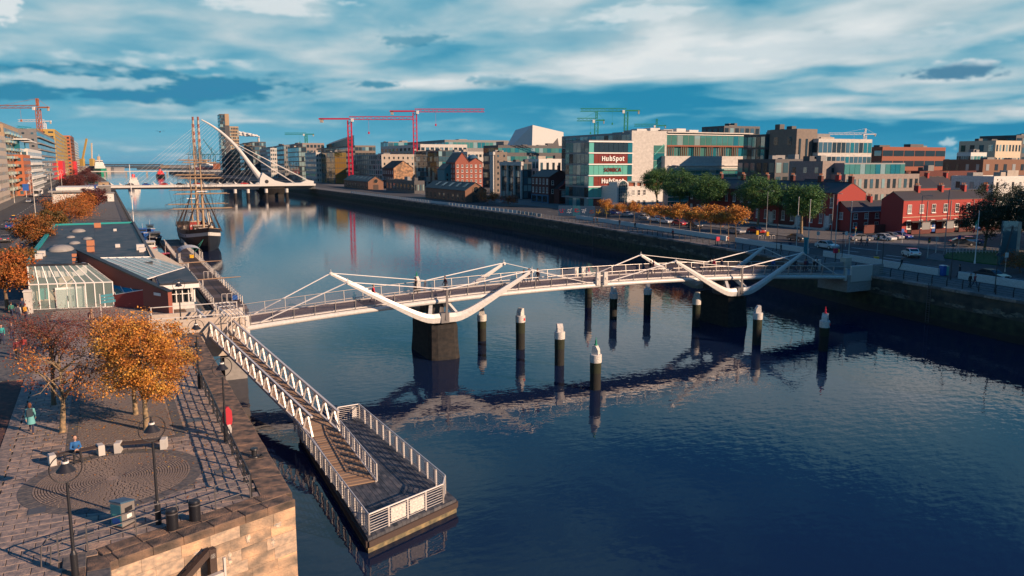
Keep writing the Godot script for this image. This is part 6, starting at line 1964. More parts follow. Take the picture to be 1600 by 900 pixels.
	panes(t, Transform3D(Basis(), Vector3(-6, 2, 0)), 5.5, 73, 3, 19, 0.85, 0.8, gd)
	pb(t, "blank_panel", M.cladding_tan, 0.2, 5, 62, 76.4, -12, 0.2)
	panes(t, Transform3D(Basis(Vector3(0, 0, 1), Vector3.UP, Vector3(-1, 0, 0)), Vector3(-6, 2, -30)), 30, 73, 9, 18, 0.85, 0.8, gd)
	# --- red brick terraces
	var hc := [55,-54.96,13.71,2.38,3.86]
	t = thing("corner_cottage", "two storey red brick corner house with white sash windows and slate roof", "building", at(RT, hc[0], 5, hc[1]))
	gable(t, "wall", M.brick_red, 13.6, 5.6, 4.5, 2.0, true)
	gable_roof(t, M.slate, 13.6, 5.6, 4.5, 2.0, true)
	panes(t, FRONT, 13.6, 4.1, 4, 2, 0.34, 0.6, wg, M.frame_white, 0.3)
	part(t, "window", window_mesh(1.6, 1.6, M.window_pale, M.frame_white), null, river_face(5.6) * Transform3D(Basis(), Vector3(2.8, 3.4, 0.002)))
	pb(t, "downpipe", M.frame_white, 5.6, 5.72, 0, 4.3, 0, 0.12)
	pb(t, "gutter", M.frame_white, -0.2, 13.8, 4.32, 4.46, 0.25, 0.4)
	chimney(t, 9.0, 6.6, -2.8, M.brick_red, 2)
	pb(t, "garden_wall", M.brick_dark, -1.5, 13.6, 0, 1.8, 5.2, 5.5)
	var hn := ["first", "second", "third", "fourth"]
	var hb := [60,-45.16,30.78,4.98,7.23]
	for k in 4:
		t = thing("terrace_house", "%s house of the red brick terrace behind the parked cars, counted from the river" % hn[k], "house", at(RT, hb[0] + k * 7.7, 5, hb[1]), "red brick terrace houses")
		gable(t, "wall", M.brick_red_b if k % 2 else M.brick_red, 7.66, 5.8, 7.2, 1.8, true)
		gable_roof(t, M.slate_b, 7.66, 5.8, 7.2, 1.8, true, 0.02)
		panes(t, FRONT, 7.66, 6.8, 2, 2, 0.32, 0.56, wg, M.frame_white, 0.3)
		chimney(t, 7.5, 9.2, -2.9, M.brick_red, 3)
		pb(t, "porch_roof", M.slate, 0.8, 7.0, 2.6, 2.75, 0, 1.9)
		pb(t, "porch_wall", M.brick_dark, 0.9, 6.9, 0, 0.9, 1.6, 1.75)
		pb(t, "porch_window", M.window_pale, 4.2, 6.7, 0.9, 2.5, 1.6, 1.7)
		pb(t, "door", M.blue_paint if k % 2 else M.black_paint, 1.8, 2.8, 0, 2.2, 0, 0.1)
		pb(t, "downpipe", M.frame_grey, 7.5, 7.62, 0, 7.0, 0, 0.12)
		pb(t, "string_course", M.cream, 0, 7.66, 3.55, 3.67, 0, 0.06)
	var ha := [80,-80.61,51.2,7.83,7.18]
	for k in 6:
		t = thing("terrace_house", "%s house of the rear terrace seen over the front roofs, counted from the river" % ["first", "second", "third", "fourth", "fifth", "sixth"][k], "house", at(RT, ha[0] - 2 + k * 8.0, 5, ha[1]), "houses of the rear terrace")
		var wm: Material = M.cream if k == 3 else M.brick_red
		gable(t, "wall", wm, 7.96, 9, 8.2, 3.0, true)
		gable_roof(t, M.slate_b if k % 2 else M.slate, 7.96, 9, 8.2, 3.0, true, 0.02)
		panes(t, FRONT, 7.96, 7.8, 3, 3, 0.3, 0.5, wg, M.frame_white, 0.3)
		chimney(t, 7.8, 11.4, -4.5, M.brick_red, 4)
	# gable house between cottage and plane tree
	t = thing("gable_house", "plain red brick gable house behind the corner cottage", "building", at(RT, hc[0] + 2.0, 5, hc[1] - 9.5))
	gable(t, "wall", M.brick_red, 9, 11, 7.6, 3.6, false)
	gable_roof(t, M.slate, 9, 11, 7.6, 3.6, false)
	chimney(t, 4.5, 11.4, -0.7, M.brick_red, 3)
	# georgian row under the plane trees, facing the river
	for k in 6:
		var z := -58.0 - k * 9.2
		t = thing("georgian_house", "%s shaded brick house with white door behind the plane trees, counted downstream" % ["first", "second", "third", "fourth", "fifth", "sixth"][k], "house", at(RT, 54, 5, z), "houses behind the plane trees")
		gable(t, "wall", M.brick_dark if k % 2 else M.brick_red_b, 9, 9.1, 8.4, 2.4, false)
		gable_roof(t, M.slate, 9, 9.1, 8.4, 2.4, false, 0.02)
		panes(t, river_face(9.1), 9.1, 7.6, 3, 2, 0.3, 0.6, wg, M.frame_white, 0.6)
		pb(t, "door", M.render_white, -0.12, 0, 0.6, 3.2, -3.2, -2.0)
		pb(t, "door_surround", M.stone_pale, -0.2, 0, 0.5, 3.6, -3.5, -3.2)
		pb(t, "door_surround", M.stone_pale, -0.2, 0, 0.5, 3.6, -2.0, -1.7)
		for j in 4:
			pb(t, "step", M.stone_pale, -1.6 + j * 0.4, -0.05, j * 0.15, j * 0.15 + 0.15, -3.4, -1.8)
		chimney(t, 4.5, 11.2, -0.5, M.brick_dark, 3)
		pb(t, "railing_plinth", M.stone_pale, -3.2, -3.0, 0, 0.5, -9.0, -0.1)
	# buildings outside the frame whose shade falls on the quay and the far half of the bridge
	for e in [["tall glass and stone tower upstream on the south quay, out of frame", 44, 122, 22, 62, 41.0, "stone_pink"], ["tall brick apartment block upstream on the south quay, out of frame", 40, 64, 16, 36, 38.0, "brick_brown"], ["church hall upstream on the south quay, out of frame", 42, 26, 18, 24, 22.0, "brick_mid"], ["school block inland of the church hall, out of frame", 74, 16, 52, 26, 13.0, "brick_brown"], ["slab office upstream on the south quay, out of frame", 48, 104, 18, 38, 30.0, "cladding_grey"]]:
		t = block(e[0], e[1], e[2], e[3], e[4], e[5], e[6])
		panes(t, river_face(e[4]), e[4], e[5], 7, 6, 0.4, 0.5, wg, M.frame_white)

# ------------------------------------------------------------------ north bank, far
func nblock(label: String, x: float, z: float, W: float, L: float, H: float, wall: String) -> Node3D:
	var t := thing("apartment_building", label, "building", at(LT, x, 5, z))
	pb(t, "wall", M[wall], -W, 0, 0, H, -L, 0)
	pb(t, "roof", M.roof_felt, -W + 0.3, -0.3, H, H + 0.1, -L + 0.3, -0.3)
	for e in [[-W, 0.0, -0.3, 0.0], [-0.3, 0.0, -L, -0.3], [-W, -W + 0.3, -L, -0.3]]:
		pb(t, "parapet", M[wall], e[0], e[1], H, H + 0.7, e[2], e[3])
	return t
func make_north_buildings() -> void:
	var gd := ["glass_dark", "glass_dark", "glass_blue"]
	var gb := ["glass_blue", "glass_teal", "glass_dark"]
	var RV := Transform3D(Basis(Vector3(0, 0, -1), Vector3.UP, Vector3(1, 0, 0)), Vector3.ZERO)
	var T := [
		["pale stone slab at the left edge beyond the road", -42.0, -250.0, 14.0, 116.0, 25.6, "stone_beige", [26, 8, 0.3, 0.4], [3, 8, 0.4, 0.4], 0],
		["brick apartment block beside the road, out of the frame at the left", -43.0, -120.0, 14.0, 120.0, 22.0, "brick_brown", [20, 7, 0.35, 0.45], [3, 7, 0.4, 0.4], 1],
		["tan apartments with dark stacked balconies on the north quay", -42.5, -368.0, 16.0, 72.0, 31.0, "cladding_tan", [12, 9, 0.55, 0.55], [4, 9, 0.5, 0.5], 2],
		["low orange brick block between balconied and white apartments", -39.0, -405.0, 10.0, 44.0, 18.5, "orange_brick", [9, 6, 0.4, 0.45], [3, 6, 0.4, 0.5], 0],
		["white apartment block with square openings on the north quay", -40.0, -452.0, 14.0, 110.0, 22.0, "render_white", [14, 6, 0.45, 0.5], [4, 6, 0.55, 0.5], 1],
		["grey panelled office with stacked dark balconies on the north quay", -42.0, -566.0, 30.0, 230.0, 36.0, "cladding_grey", [20, 9, 0.9, 0.6], [6, 9, 0.3, 0.3], 1],
		["ochre yellow office block farther along the north quay", -42.0, -815.0, 40.0, 290.0, 45.0, "cladding_yellow", [16, 11, 0.4, 0.4], [6, 11, 0.6, 0.35], 0],
		["scaffolded brown block beyond the ochre office", -38.0, -1110.0, 20.0, 110.0, 48.0, "orange_brick", [10, 11, 0.6, 0.5], [4, 11, 0.5, 0.5], 0],
		["pale glass tower at the end of the north quay row", -42.0, -1260.0, 40.0, 460.0, 50.0, "stone_pale", [16, 12, 0.7, 0.6], [6, 12, 0.6, 0.6], 0]]
	for e in T:
		var t := nblock(e[0], e[1], e[2], e[3], e[4], e[5], e[6])
		panes(t, RV, e[4], e[5], e[7][0], e[7][1], e[7][2], e[7][3], gd)
		panes(t, Transform3D(Basis(), Vector3(-e[3], 0, 0)), e[3], e[5], e[8][0], e[8][1], e[8][2], e[8][3], gd)
		if e[9] > 0:
			for j in range(1, e[7][1]):
				var y: float = j * e[5] / e[7][1]
				if e[9] == 2:
					for k in 5:
						var b := pb(t, "balcony", M.cladding_dark, 0, 1.9, y - 0.15, y, -4 - k * 14.0, -10 - k * 14.0)
						pb(b, "balcony_glass", M.clear_glass, 0.86, 0.92, 0.07, 1.15, -2.9, 2.9)
						pb(b, "balcony_glass", M.clear_glass, -0.9, 0.9, 0.07, 1.15, 2.95, 3.0)
				else:
					pb(t, "balcony", M.concrete_grey if "grey" in e[0] else M.render_white, 0, 1.6, y - 0.5, y + 0.25, -e[4] + 1, -1)
		if "scaffold" in e[0]:
			for i in 8:
				pb(t, "scaffold_pole", M.red_path, 1.2, 1.5, 0, 49, -i * 15.0 - 0.3, -i * 15.0)
			for j in 11:
				pb(t, "scaffold_deck", M.timber, 0.1, 1.6, j * 4.4, j * 4.4 + 0.2, -108, 0)
		if "ochre" in e[0]:
			pb(t, "red_wing", M.red_paint, 0, 4, 0, 17, -60, -2)
		if "white apartment" in e[0]:
			pb(t, "canopy", M.render_white, -13, 2.5, 26, 26.6, -30, 1.5)
			pb(t, "penthouse", M.glass_teal, -11, -1, 22, 26, -28, -2)
		if "grey panelled" in e[0]:
			pb(t, "red_sign", M.red_life, -13, -11, 32.0, 33.2, 0.1, 0.3)
			pb(t, "white_sign", M.frame_white, -16, -11, 30.4, 31.6, 0.1, 0.3)
			var s := MB.new()
			s.outline(PackedVector2Array([Vector2(-30, 36), Vector2(-8, 36), Vector2(-26, 44)]), -20, -0.5)
			pm(t, "roof_wedge", s, M.cladding_grey)
	# tilted glass drum of the conference hall
	var t := thing("conference_hall", "leaning teal glass cylinder at the left edge behind the apartments", "building", at(LT, -88, 5, -640))
	var s := MB.new()
	var R := Transform3D(Basis(Vector3(0, 0, 1), 0.42), Vector3.ZERO)
	for j in 8:
		for i in 24:
			var a := TAU * i / 24; var b := TAU * (i + 1) / 24
			var P := []
			for q in [[a, j], [b, j], [b, j + 1], [a, j + 1]]:
				P.append(R * Vector3(cos(q[0]) * 22, q[1] * 7.4 - 6, -sin(q[0]) * 22))
			s.quad(P[0], P[1], P[2], P[3])
	pm(t, "drum", s, M.glass_teal)
	for j in 8:
		var rg := MB.new()
		for i in 24:
			var a := TAU * i / 24; var b := TAU * (i + 1) / 24
			rg.beam(R * Vector3(cos(a) * 22.2, j * 7.4, -sin(a) * 22.2), R * Vector3(cos(b) * 22.2, j * 7.4, -sin(b) * 22.2), 0.5, 0.5)
		pm(t, "hoop", rg, M.frame_white)
	# small glazed kiosk building beyond the pavilion
	t = thing("quay_kiosk", "flat roofed white and glass kiosk beyond the orange tree", "building", at(LT, -13.95, 5, -317.17))
	pb(t, "wall", M.render_white, -10, 4, 0, 4.2, -26, 0)
	pb(t, "roof", M.concrete_grey, -11.5, 5.5, 4.2, 4.8, -28, 1.5)
	pb(t, "upper_roof", M.render_white, -9, 4, 4.8, 6.0, -26, -3)
	for i in 4:
		pb(t, "glass_pane", M.glass_green, 0.2 + i * 0.95, 1.1 + i * 0.95, 0.3, 3.8, 0, 0.1)

# ------------------------------------------------------------------ port and river mouth
func far_at(px: float, d: float, y := 0.0) -> Transform3D: # a place at bearing tan = px, d metres ahead
	return Transform3D(Basis(), Vector3(px * d, y, -d))
func make_port() -> void:
	var t: Node3D
	var s: MB
	# low spits of land and the breakwater
	for e in [["spit", -0.428, 2600, 170, 60, 3.0], ["spit", -0.545, 6800, 1500, 60, 9.0], ["shore", -0.33, 3600, 1500, 300, 4.0]]:
		s = MB.new()
		s.b2(-e[3] / 2.0, e[3] / 2.0, -2, e[5], -e[4] / 2.0, e[4] / 2.0)
		structure("ground", s, M.land, far_at(e[1], e[2]))
	s = MB.new()
	for i in 40:
		var x := -9000 + i * 450.0
		var h0 := 120 + 90 * sin(i * 0.5) + 60 * sin(i * 1.3 + 1); var h1 := 120 + 90 * sin((i + 1) * 0.5) + 60 * sin((i + 1) * 1.3 + 1)
		s.quad(Vector3(x, 0, 0), Vector3(x + 450, 0, 0), Vector3(x + 450, h1, -600), Vector3(x, h0, -600))
	structure("hills", s, M.land, Transform3D(Basis(Vector3.UP, -0.35), Vector3(14000, 0, -17000)))
	# twin striped chimneys
	for k in 2:
		t = thing("power_chimney", ["left of two tall red and white striped chimneys", "right of two tall red and white striped chimneys"][k], "chimney", far_at(-0.39276 if k == 0 else -0.38643, 3370, 0), "striped chimneys at the river mouth")
		for j in 9:
			s = MB.new()
			var y0 := 0.0 if j == 0 else 88 + (j - 1) * 15.0; var y1 := 88 + j * 15.0
			s.lathe(Vector3.ZERO, [Vector2(6.8 - y0 * 0.013, y0), Vector2(6.8 - y1 * 0.013, y1)], 12)
			pm(t, "band", s, M.cladding_brown if j == 0 else (M.terracotta if j % 2 == 0 else M.stone_beige))
	t = thing("steam_stack", "slim pale stack under the steam plume behind the tower", "chimney", far_at(-0.31294, 2400, 0))
	s = MB.new(); s.lathe(Vector3.ZERO, [Vector2(4.5, 0), Vector2(3.2, 92)], 10); pm(t, "shaft", s, M.stone_pale)
	t = thing("steam_plume", "white steam plume drifting left from the slim stack", "steam", far_at(-0.31294, 2400, 92))
	s = MB.new()
	for k in 90:
		var u := k / 89.0
		var r := (2.0 + 5.0 * u * (1 - 0.5 * u)) * rng.randf_range(0.5, 1.1)
		s.ball(Vector3(-u * 58 + rng.randf_range(-2, 2), 3 + 10 * sqrt(u) + rng.randf_range(-1, 1) * (1 + 4 * u), rng.randf_range(-5, 5)), Vector3(r * 1.6, r * 0.8, r), 8, 6)
	pm(t, "plume", s, M.render_white)
	# low toll bridge
	t = thing("low_bridge", "low pale road bridge crossing the river mouth far away", "bridge", Transform3D(Basis(Vector3(0.91,0,-0.41), Vector3.UP, Vector3(0.41,0,0.91)), Vector3(-716, 0, -1330)))
	pb(t, "deck", M.stone_pale, -20, 330, 5.0, 6.6, -6, 6)
	for i in 10:
		pb(t, "pier", M.concrete_grey, 5 + i * 32.0, 8 + i * 32.0, -1, 5, -5, 5)
	# ships
	var SH := [["green hulled white ferry berthed at the end of the north quay", -0.512, 1480.0, 110.0, 20.0, 10.0, 15.0, "green_paint", "render_white", 0.5], ["white river ferry just beyond the distant harp bridge", -0.471, 640.0, 34.0, 9.0, 2.6, 6.0, "render_white", "render_white", 0.45], ["red and black tugboat in midstream beyond the harp bridge", -0.437, 1150.0, 30.0, 10.0, 4.0, 5.0, "black_paint", "red_paint", 0.5], ["white and teal cargo ship at the port beside the cranes", -0.345, 2300.0, 130.0, 24.0, 9.0, 20.0, "blue_render", "render_white", 1.1], ["red hulled cargo ship at the port", -0.375, 2350.0, 90.0, 20.0, 7.0, 14.0, "red_paint", "render_white", 1.2]]
	for e in SH:
		t = thing("ship", e[0], "ship", Transform3D(Basis(Vector3.UP, e[9]), Vector3(e[1] * e[2], 0, -e[2])), "ships at the river mouth")
		s = MB.new()
		var w: float = e[4] / 2; var l: float = e[3] / 2; var h: float = e[5]
		s.prism(PackedVector2Array([Vector2(-w, -l), Vector2(w, -l), Vector2(w, l * 0.6), Vector2(w * 0.5, l * 0.88), Vector2(0, l), Vector2(-w * 0.5, l * 0.88), Vector2(-w, l * 0.6)]), -1, h)
		pm(t, "hull", s, M[e[7]])
		for k in 3:
			var c := pb(t, "superstructure", M[e[8]], -w * (0.85 - k * 0.12), w * (0.85 - k * 0.12), h + k * e[6] * 0.33, h + (k + 1) * e[6] * 0.33, -l * 0.85 + k * l * 0.1, l * (0.35 - k * 0.25))
			pb(c, "window_band", M.glass_dark, -w * (0.87 - k * 0.12), w * (0.87 - k * 0.12), -e[6] * 0.03, e[6] * 0.08, -l * 0.5, l * (0.35 - k * 0.05))
		pb(t, "funnel", M.red_paint if "tug" in e[0] or "river" in e[0] else M.cladding_tan, -w * 0.25, w * 0.25, h + e[6], h + e[6] * 1.45, -l * 0.45, -l * 0.25)
		s = MB.new(); s.tube(Vector3(0, h + e[6] * 0.6, l * 0.1), Vector3(0, h + e[6] * 1.7, l * 0.1), l * 0.012, l * 0.006, 5); pm(t, "mast", s, M.galv)
	# port sheds and tanks
	var K := [[-0.35, 2700, 160, 16, "render_white"], [-0.325, 2500, 120, 22, "cladding_grey"], [-0.337, 2450, 60, 34, "stone_pale"], [-0.37, 2800, 140, 12, "render_white"], [-0.395, 3000, 160, 10, "concrete_grey"], [-0.415, 3300, 120, 9, "cladding_tan"], [-0.318, 2200, 90, 26, "teal_render"], [-0.5, 1900, 46, 7, "concrete_grey"], [-0.52, 1750, 50, 9, "stone_beige"], [-0.54, 1500, 50, 12, "stone_pale"], [-0.35, 2100, 70, 18, "orange_brick"]]
	for i in K.size():
		var e: Array = K[i]
		t = thing("port_shed", ["long white shed low on the port skyline", "grey shed near the foot of the tower", "tall pale silo block beside the ship's rigging", "white shed behind the red cargo ship", "low grey shed at the river mouth", "farthest small tan shed on the spit", "teal shed beside the tower", "white shed beyond the ferry", "white shed beside the ferry", "pale shed at the far end of the north quay", "orange brick store on the dark quay"][i], "shed", far_at(e[0], e[1]), "sheds of the port")
		pb(t, "wall", M[e[4]], -e[2] / 2.0, e[2] / 2.0, 0, e[3], -25, 25)
		s = MB.new()
		s.outline(PackedVector2Array([Vector2(-e[2] / 2.0 - 1, e[3]), Vector2(e[2] / 2.0 + 1, e[3]), Vector2(e[2] / 2.0, e[3] + 2), Vector2(-e[2] / 2.0, e[3] + 2)]), -26, 26)
		pm(t, "roof", s, M.concrete_grey)
		pb(t, "door", M.cladding_dark, -6, 6, 0, e[3] * 0.5, 25, 25.4)
	for i in 4:
		t = thing("port_crane", ["leftmost teal gantry crane of the port", "second teal gantry crane of the port with raised boom", "third teal gantry crane of the port", "teal gantry crane nearest the tower"][i], "crane", far_at([-0.385, -0.372, -0.358, -0.343][i], 2500), "teal gantry cranes of the port")
		s = MB.new()
		for x in [-9, 9]:
			for z in [-9, 9]:
				s.beam(Vector3(x, 0, z), Vector3(x * 0.8, 46, z * 0.8), 1.8, 1.8)
		s.beam(Vector3(-9, 18, -9), Vector3(9, 18, -9), 1.6, 1.6); s.beam(Vector3(-9, 18, 9), Vector3(9, 18, 9), 1.6, 1.6)
		s.beam(Vector3(0, 46, 0), Vector3(0, 66, 0), 1.8, 1.8)
		pm(t, "frame", s, M.teal_render)
		s = MB.new()
		if i == 1: s.beam(Vector3(8, 44, 0), Vector3(-24, 92, 0), 2.2, 2.2)
		else: s.beam(Vector3(24, 45, 0), Vector3(-46, 46, 0), 2.4, 2.4)
		s.beam(Vector3(0, 66, 0), Vector3(-30 if i != 1 else -14, 47 if i != 1 else 76, 0), 0.9, 0.9); s.beam(Vector3(0, 66, 0), Vector3(20, 46, 0), 0.9, 0.9)
		pm(t, "boom", s, M.teal_render)
	for i in 2:
		t = thing("jib_crane", ["yellow harbour crane beside the green ferry", "pale slim harbour crane behind the ferry"][i], "crane", far_at([-0.533, -0.521][i], 1560), "harbour cranes at the ferry berth")
		s = MB.new()
		s.beam(Vector3(0, 4, 0), Vector3(0, 28, 0), 7, 7)
		pm(t, "tower", s, M.cladding_yellow)
		s = MB.new()
		s.beam(Vector3(0, 24, 0), Vector3(12 - i * 10, 66 - i * 8, 0), 3.0 - i, 3.0 - i)
		pm(t, "jib", s, M.cladding_yellow if i == 0 else M.cream)
	# distant roofs and trees closing the gaps between the buildings on the right
	var nn := 0
	for e in [[0.02, 1500], [0.1, 1300], [0.2, 1100], [0.3, 900], [0.36, 820], [0.43, 700], [0.5, 620], [0.56, 560], [0.47, 520], [0.62, 480], [0.6, 700], [-0.05, 1400], [-0.13, 1350], [-0.2, 1300], [-0.27, 1250]]:
		t = thing("distant_block", "low distant city block on the skyline " + ["behind the concert hall", "behind the green cranes", "behind the glass office", "behind the dark topped block", "behind the brown tower", "left of the terracotta office", "right of the terracotta office", "behind the white corner house", "below the terracotta office", "at the right edge", "far right behind the flats", "behind the second red crane", "between the red cranes", "behind the glass drum", "behind the gold office"][nn], "building", far_at(e[0], e[1], 5), "distant city blocks")
		var w: float = e[1] * 0.1
		pb(t, "wall", M[["stone_beige", "brick_brown", "cladding_grey", "stone_pale", "brick_dark"][nn % 5]], -w / 2, w / 2, 0, 11 + 3 * (nn % 3), -20, 20)
		pb(t, "roof", M.slate, -w / 2 - 0.5, w / 2 + 0.5, 11 + 3 * (nn % 3), 11.6 + 3 * (nn % 3), -20.5, 20.5)
		panes(t, Transform3D(Basis(), Vector3(-w / 2, 0, 20)), w, 11, 8, 3, 0.5, 0.5, ["window_glass", "window_pale"])
		plant(t, w * 0.45, 16, 11.5 + 3 * (nn % 3), 2)
		nn += 1

# ------------------------------------------------------------------ tower cranes
func lattice(s: MB, p: Vector3, q: Vector3, w: float, n: int, r: float) -> void:
	var z := (q - p).normalized()
	var u := Vector3.UP if absf(z.y) < 0.9 else Vector3.RIGHT
	var x := u.cross(z).normalized() * w * 0.5
	var y := z.cross(x).normalized() * w * 0.5
	var c := [x + y, x - y, -x - y, -x + y]
	for k in 4:
		s.beam(p + c[k], q + c[k], r * 2, r * 2)
		for i in n:
			var a := p.lerp(q, float(i) / n); var b := p.lerp(q, float(i + 1) / n)
			if i % 2: s.beam(a + c[k], b + c[(k + 1) % 4], r, r)
			else: s.beam(a + c[(k + 1) % 4], b + c[k], r, r)
func crane(label: String, bx: float, d: float, top: float, right: float, left: float, m: Material, w: float, luff := 0.0, peak := true) -> void:
	# right, left: reach of the jib and counter jib; negative right turns the crane round
	var t := thing("tower_crane", label, "crane", far_at(bx, d, 5), "tower cranes on the skyline")
	var H := top - 5
	var s := MB.new()
	lattice(s, Vector3.ZERO, Vector3(0, H, 0), w, int(H / (w * 1.1)), w * 0.09)
	pm(t, "mast", s, m)
	s = MB.new()
	var sg := signf(right)
	lattice(s, Vector3(0, H + w * 0.6, 0), Vector3(right, H + w * 0.6 + luff, 0), w * 0.8, int(absf(right) / (w * 1.1)), w * 0.075)
	pm(t, "jib", s, m)
	s = MB.new()
	s.beam(Vector3(0, H + w * 0.4, 0), Vector3(-sg * left, H + w * 0.4, 0), w * 0.7, w * 0.4)
	pm(t, "counter_jib", s, m)
	pb(t, "counterweight", M.stone_beige, -sg * left * 0.96, -sg * left * 0.86, H - w * 0.6, H + w * 0.4, -w * 0.35, w * 0.35)
	pb(t, "cab", M.frame_white, sg * w * 0.55, sg * w * 1.2, H - w * 0.4, H + w * 0.5, w * 0.2, w * 0.9)
	if peak:
		s = MB.new()
		lattice(s, Vector3(0, H + w * 0.8, 0), Vector3(0, H + w * 3.0, 0), w * 0.5, 3, w * 0.08)
		s.beam(Vector3(0, H + w * 3.0, 0), Vector3(right * 0.6, H + w + luff * 0.6, 0), w * 0.06, w * 0.06); s.beam(Vector3(0, H + w * 3.0, 0), Vector3(-sg * left * 0.9, H + w * 0.6, 0), w * 0.06, w * 0.06)
		pm(t, "peak", s, m)
	s = MB.new()
	s.beam(Vector3(right * 0.3, H + w * 0.3, 0), Vector3(right * 0.3, H - w * 3.2, 0), w * 0.04, w * 0.04)
	s.box(Vector3(right * 0.3, H - w * 3.4, 0), Vector3(w * 0.4, w * 0.6, w * 0.4))
	pm(t, "hook", s, m)
func make_cranes() -> void:
	crane("red tower crane with its jib to the right, over the gold office", -0.20011, 560, 49.26, 44, 21, M.red_life, 2.5, 0, false)
	crane("taller red tower crane with its jib to the right, farther back", -0.11950, 620, 58.07, 53, 19, M.red_life, 2.7, 0, false)
	crane("small green tower crane beside the roof of the glass office", 0.10396, 460, 43.41, -11, 4.6, M.green_paint, 1.9)
	crane("taller green tower crane behind the glass office", 0.14040, 480, 49.96, -27, 8.0, M.green_paint, 2.0, 0, false)
	crane("low green tower crane peeping over the glass office roof", 0.17820, 470, 41, -13, 5.5, M.green_paint, 1.5)
	crane("distant teal tower crane left of the first red crane", -0.25431, 1000, 54.05, -26, 10, M.green_paint, 2.6, 0, false)
	crane("orange tower crane at the left above the grey office", -0.58221, 720, 67.45, -52, 10, M.orange_brick, 3.0)
	crane("white tower crane at the left beside the orange one", -0.57623, 900, 64.63, -28, 8, M.frame_white, 2.8, 0, false)
	crane("teal luffing crane at the left behind the grey office", -0.59332, 800, 52.3, -13, 8, M.teal_paint, 2.4, 1.5, false)
	crane("slim white tower crane above the white framed office at right", 0.43595, 420, 34.59, -19, 5.6, M.frame_white, 1.1)

# ------------------------------------------------------------------ trees
# leaves are single faces spread in clumps round the ends of the limbs
func tree_parts(t: Node, seed_: int, h: float, trunk_r: float, clear: float, rx: float, ry: float, limbs: int, clumps: int, per: int, leaf: float, pal: Array, bark: Material, spread := 0.55, hollow := 0.45, sparse := 1.0) -> void:
	var g := RandomNumberGenerator.new()
	g.seed = seed_
	var w := MB.new()
	var cy := h - ry
	var top := Vector3(g.randf_range(-0.15, 0.15), clear, g.randf_range(-0.15, 0.15)) * 1.0
	w.lathe(Vector3.ZERO, [Vector2(trunk_r * 1.35, -0.1), Vector2(trunk_r * 1.05, 0.25)], 9)
	w.tube(Vector3(0, 0.2, 0), top, trunk_r * 1.05, trunk_r * 0.8, 9)
	var up := Vector3(top.x, cy + ry * 0.55, top.z)
	w.tube(top, up, trunk_r * 0.75, trunk_r * 0.22, 7)
	var ends := []
	for i in limbs:
		var a := TAU * (i + g.randf_range(-0.3, 0.3)) / limbs * 2.4
		var base := top.lerp(up, g.randf_range(0.0, 0.75))
		var e := g.randf_range(0.15, 0.8)
		var tip := Vector3(cos(a) * rx * g.randf_range(0.55, 0.92), cy + ry * lerpf(-0.7, 0.85, e), sin(a) * rx * g.randf_range(0.55, 0.92))
		var k := sqrt(maxf(0.05, 1 - pow((tip.y - cy) / ry, 2.0)))
		tip.x *= k; tip.z *= k
		var mid := base.lerp(tip, 0.5) + Vector3(0, ry * 0.12, 0)
		w.tube(base, mid, trunk_r * 0.42, trunk_r * 0.26, 6, false); w.tube(mid, tip, trunk_r * 0.26, trunk_r * 0.08, 5, false)
		ends.append(tip); ends.append(mid.lerp(tip, 0.5))
		for j in 3:
			var t2 := tip + Vector3(g.randf_range(-1, 1), g.randf_range(-0.4, 0.8), g.randf_range(-1, 1)) * rx * 0.3
			w.tube(mid.lerp(tip, 0.4 + 0.25 * j), t2, trunk_r * 0.12, trunk_r * 0.03, 4, false)
			ends.append(t2)
	pm(t, "trunk", w, bark)
	var c := MB.new()
	c.tint = true
	for i in clumps:
		var o: Vector3
		if i < ends.size() * 2 and g.randf() < 0.6:
			o = ends[i % ends.size()]
		else:
			var d := Vector3(g.randfn(), g.randfn() * 0.9 + 0.1, g.randfn()).normalized()
			var r := lerpf(hollow, 1.0, pow(g.randf(), 0.6)) * (0.85 + 0.15 * sin(d.x * 5 + seed_) * cos(d.z * 4))
			o = Vector3(d.x * rx * r, cy + d.y * ry * r, d.z * rx * r)
		var cr := spread * g.randf_range(0.6, 1.25)
		var tone := g.randf()
		for j in int(per * g.randf_range(0.5, 1.4) * sparse):
			var p := o + Vector3(g.randfn() * cr, g.randfn() * cr * 0.62, g.randfn() * cr)
			var n := Vector3(g.randfn(), absf(g.randfn()) + 0.4, g.randfn()).normalized()
			var x := n.cross(Vector3(g.randfn(), g.randfn(), g.randfn())).normalized()
			var y := n.cross(x)
			var l := leaf * g.randf_range(0.7, 1.3)
			var k0: Color = pal[g.randi() % pal.size()]; var k1: Color = pal[int(tone * pal.size()) % pal.size()]
			c.col = k0.lerp(k1, 0.6) * g.randf_range(0.75, 1.25)
			c.quad(p - y * l, p + x * l * 0.55, p + y * l, p - x * l * 0.55)
	pm(t, "crown", c, M.leaf)

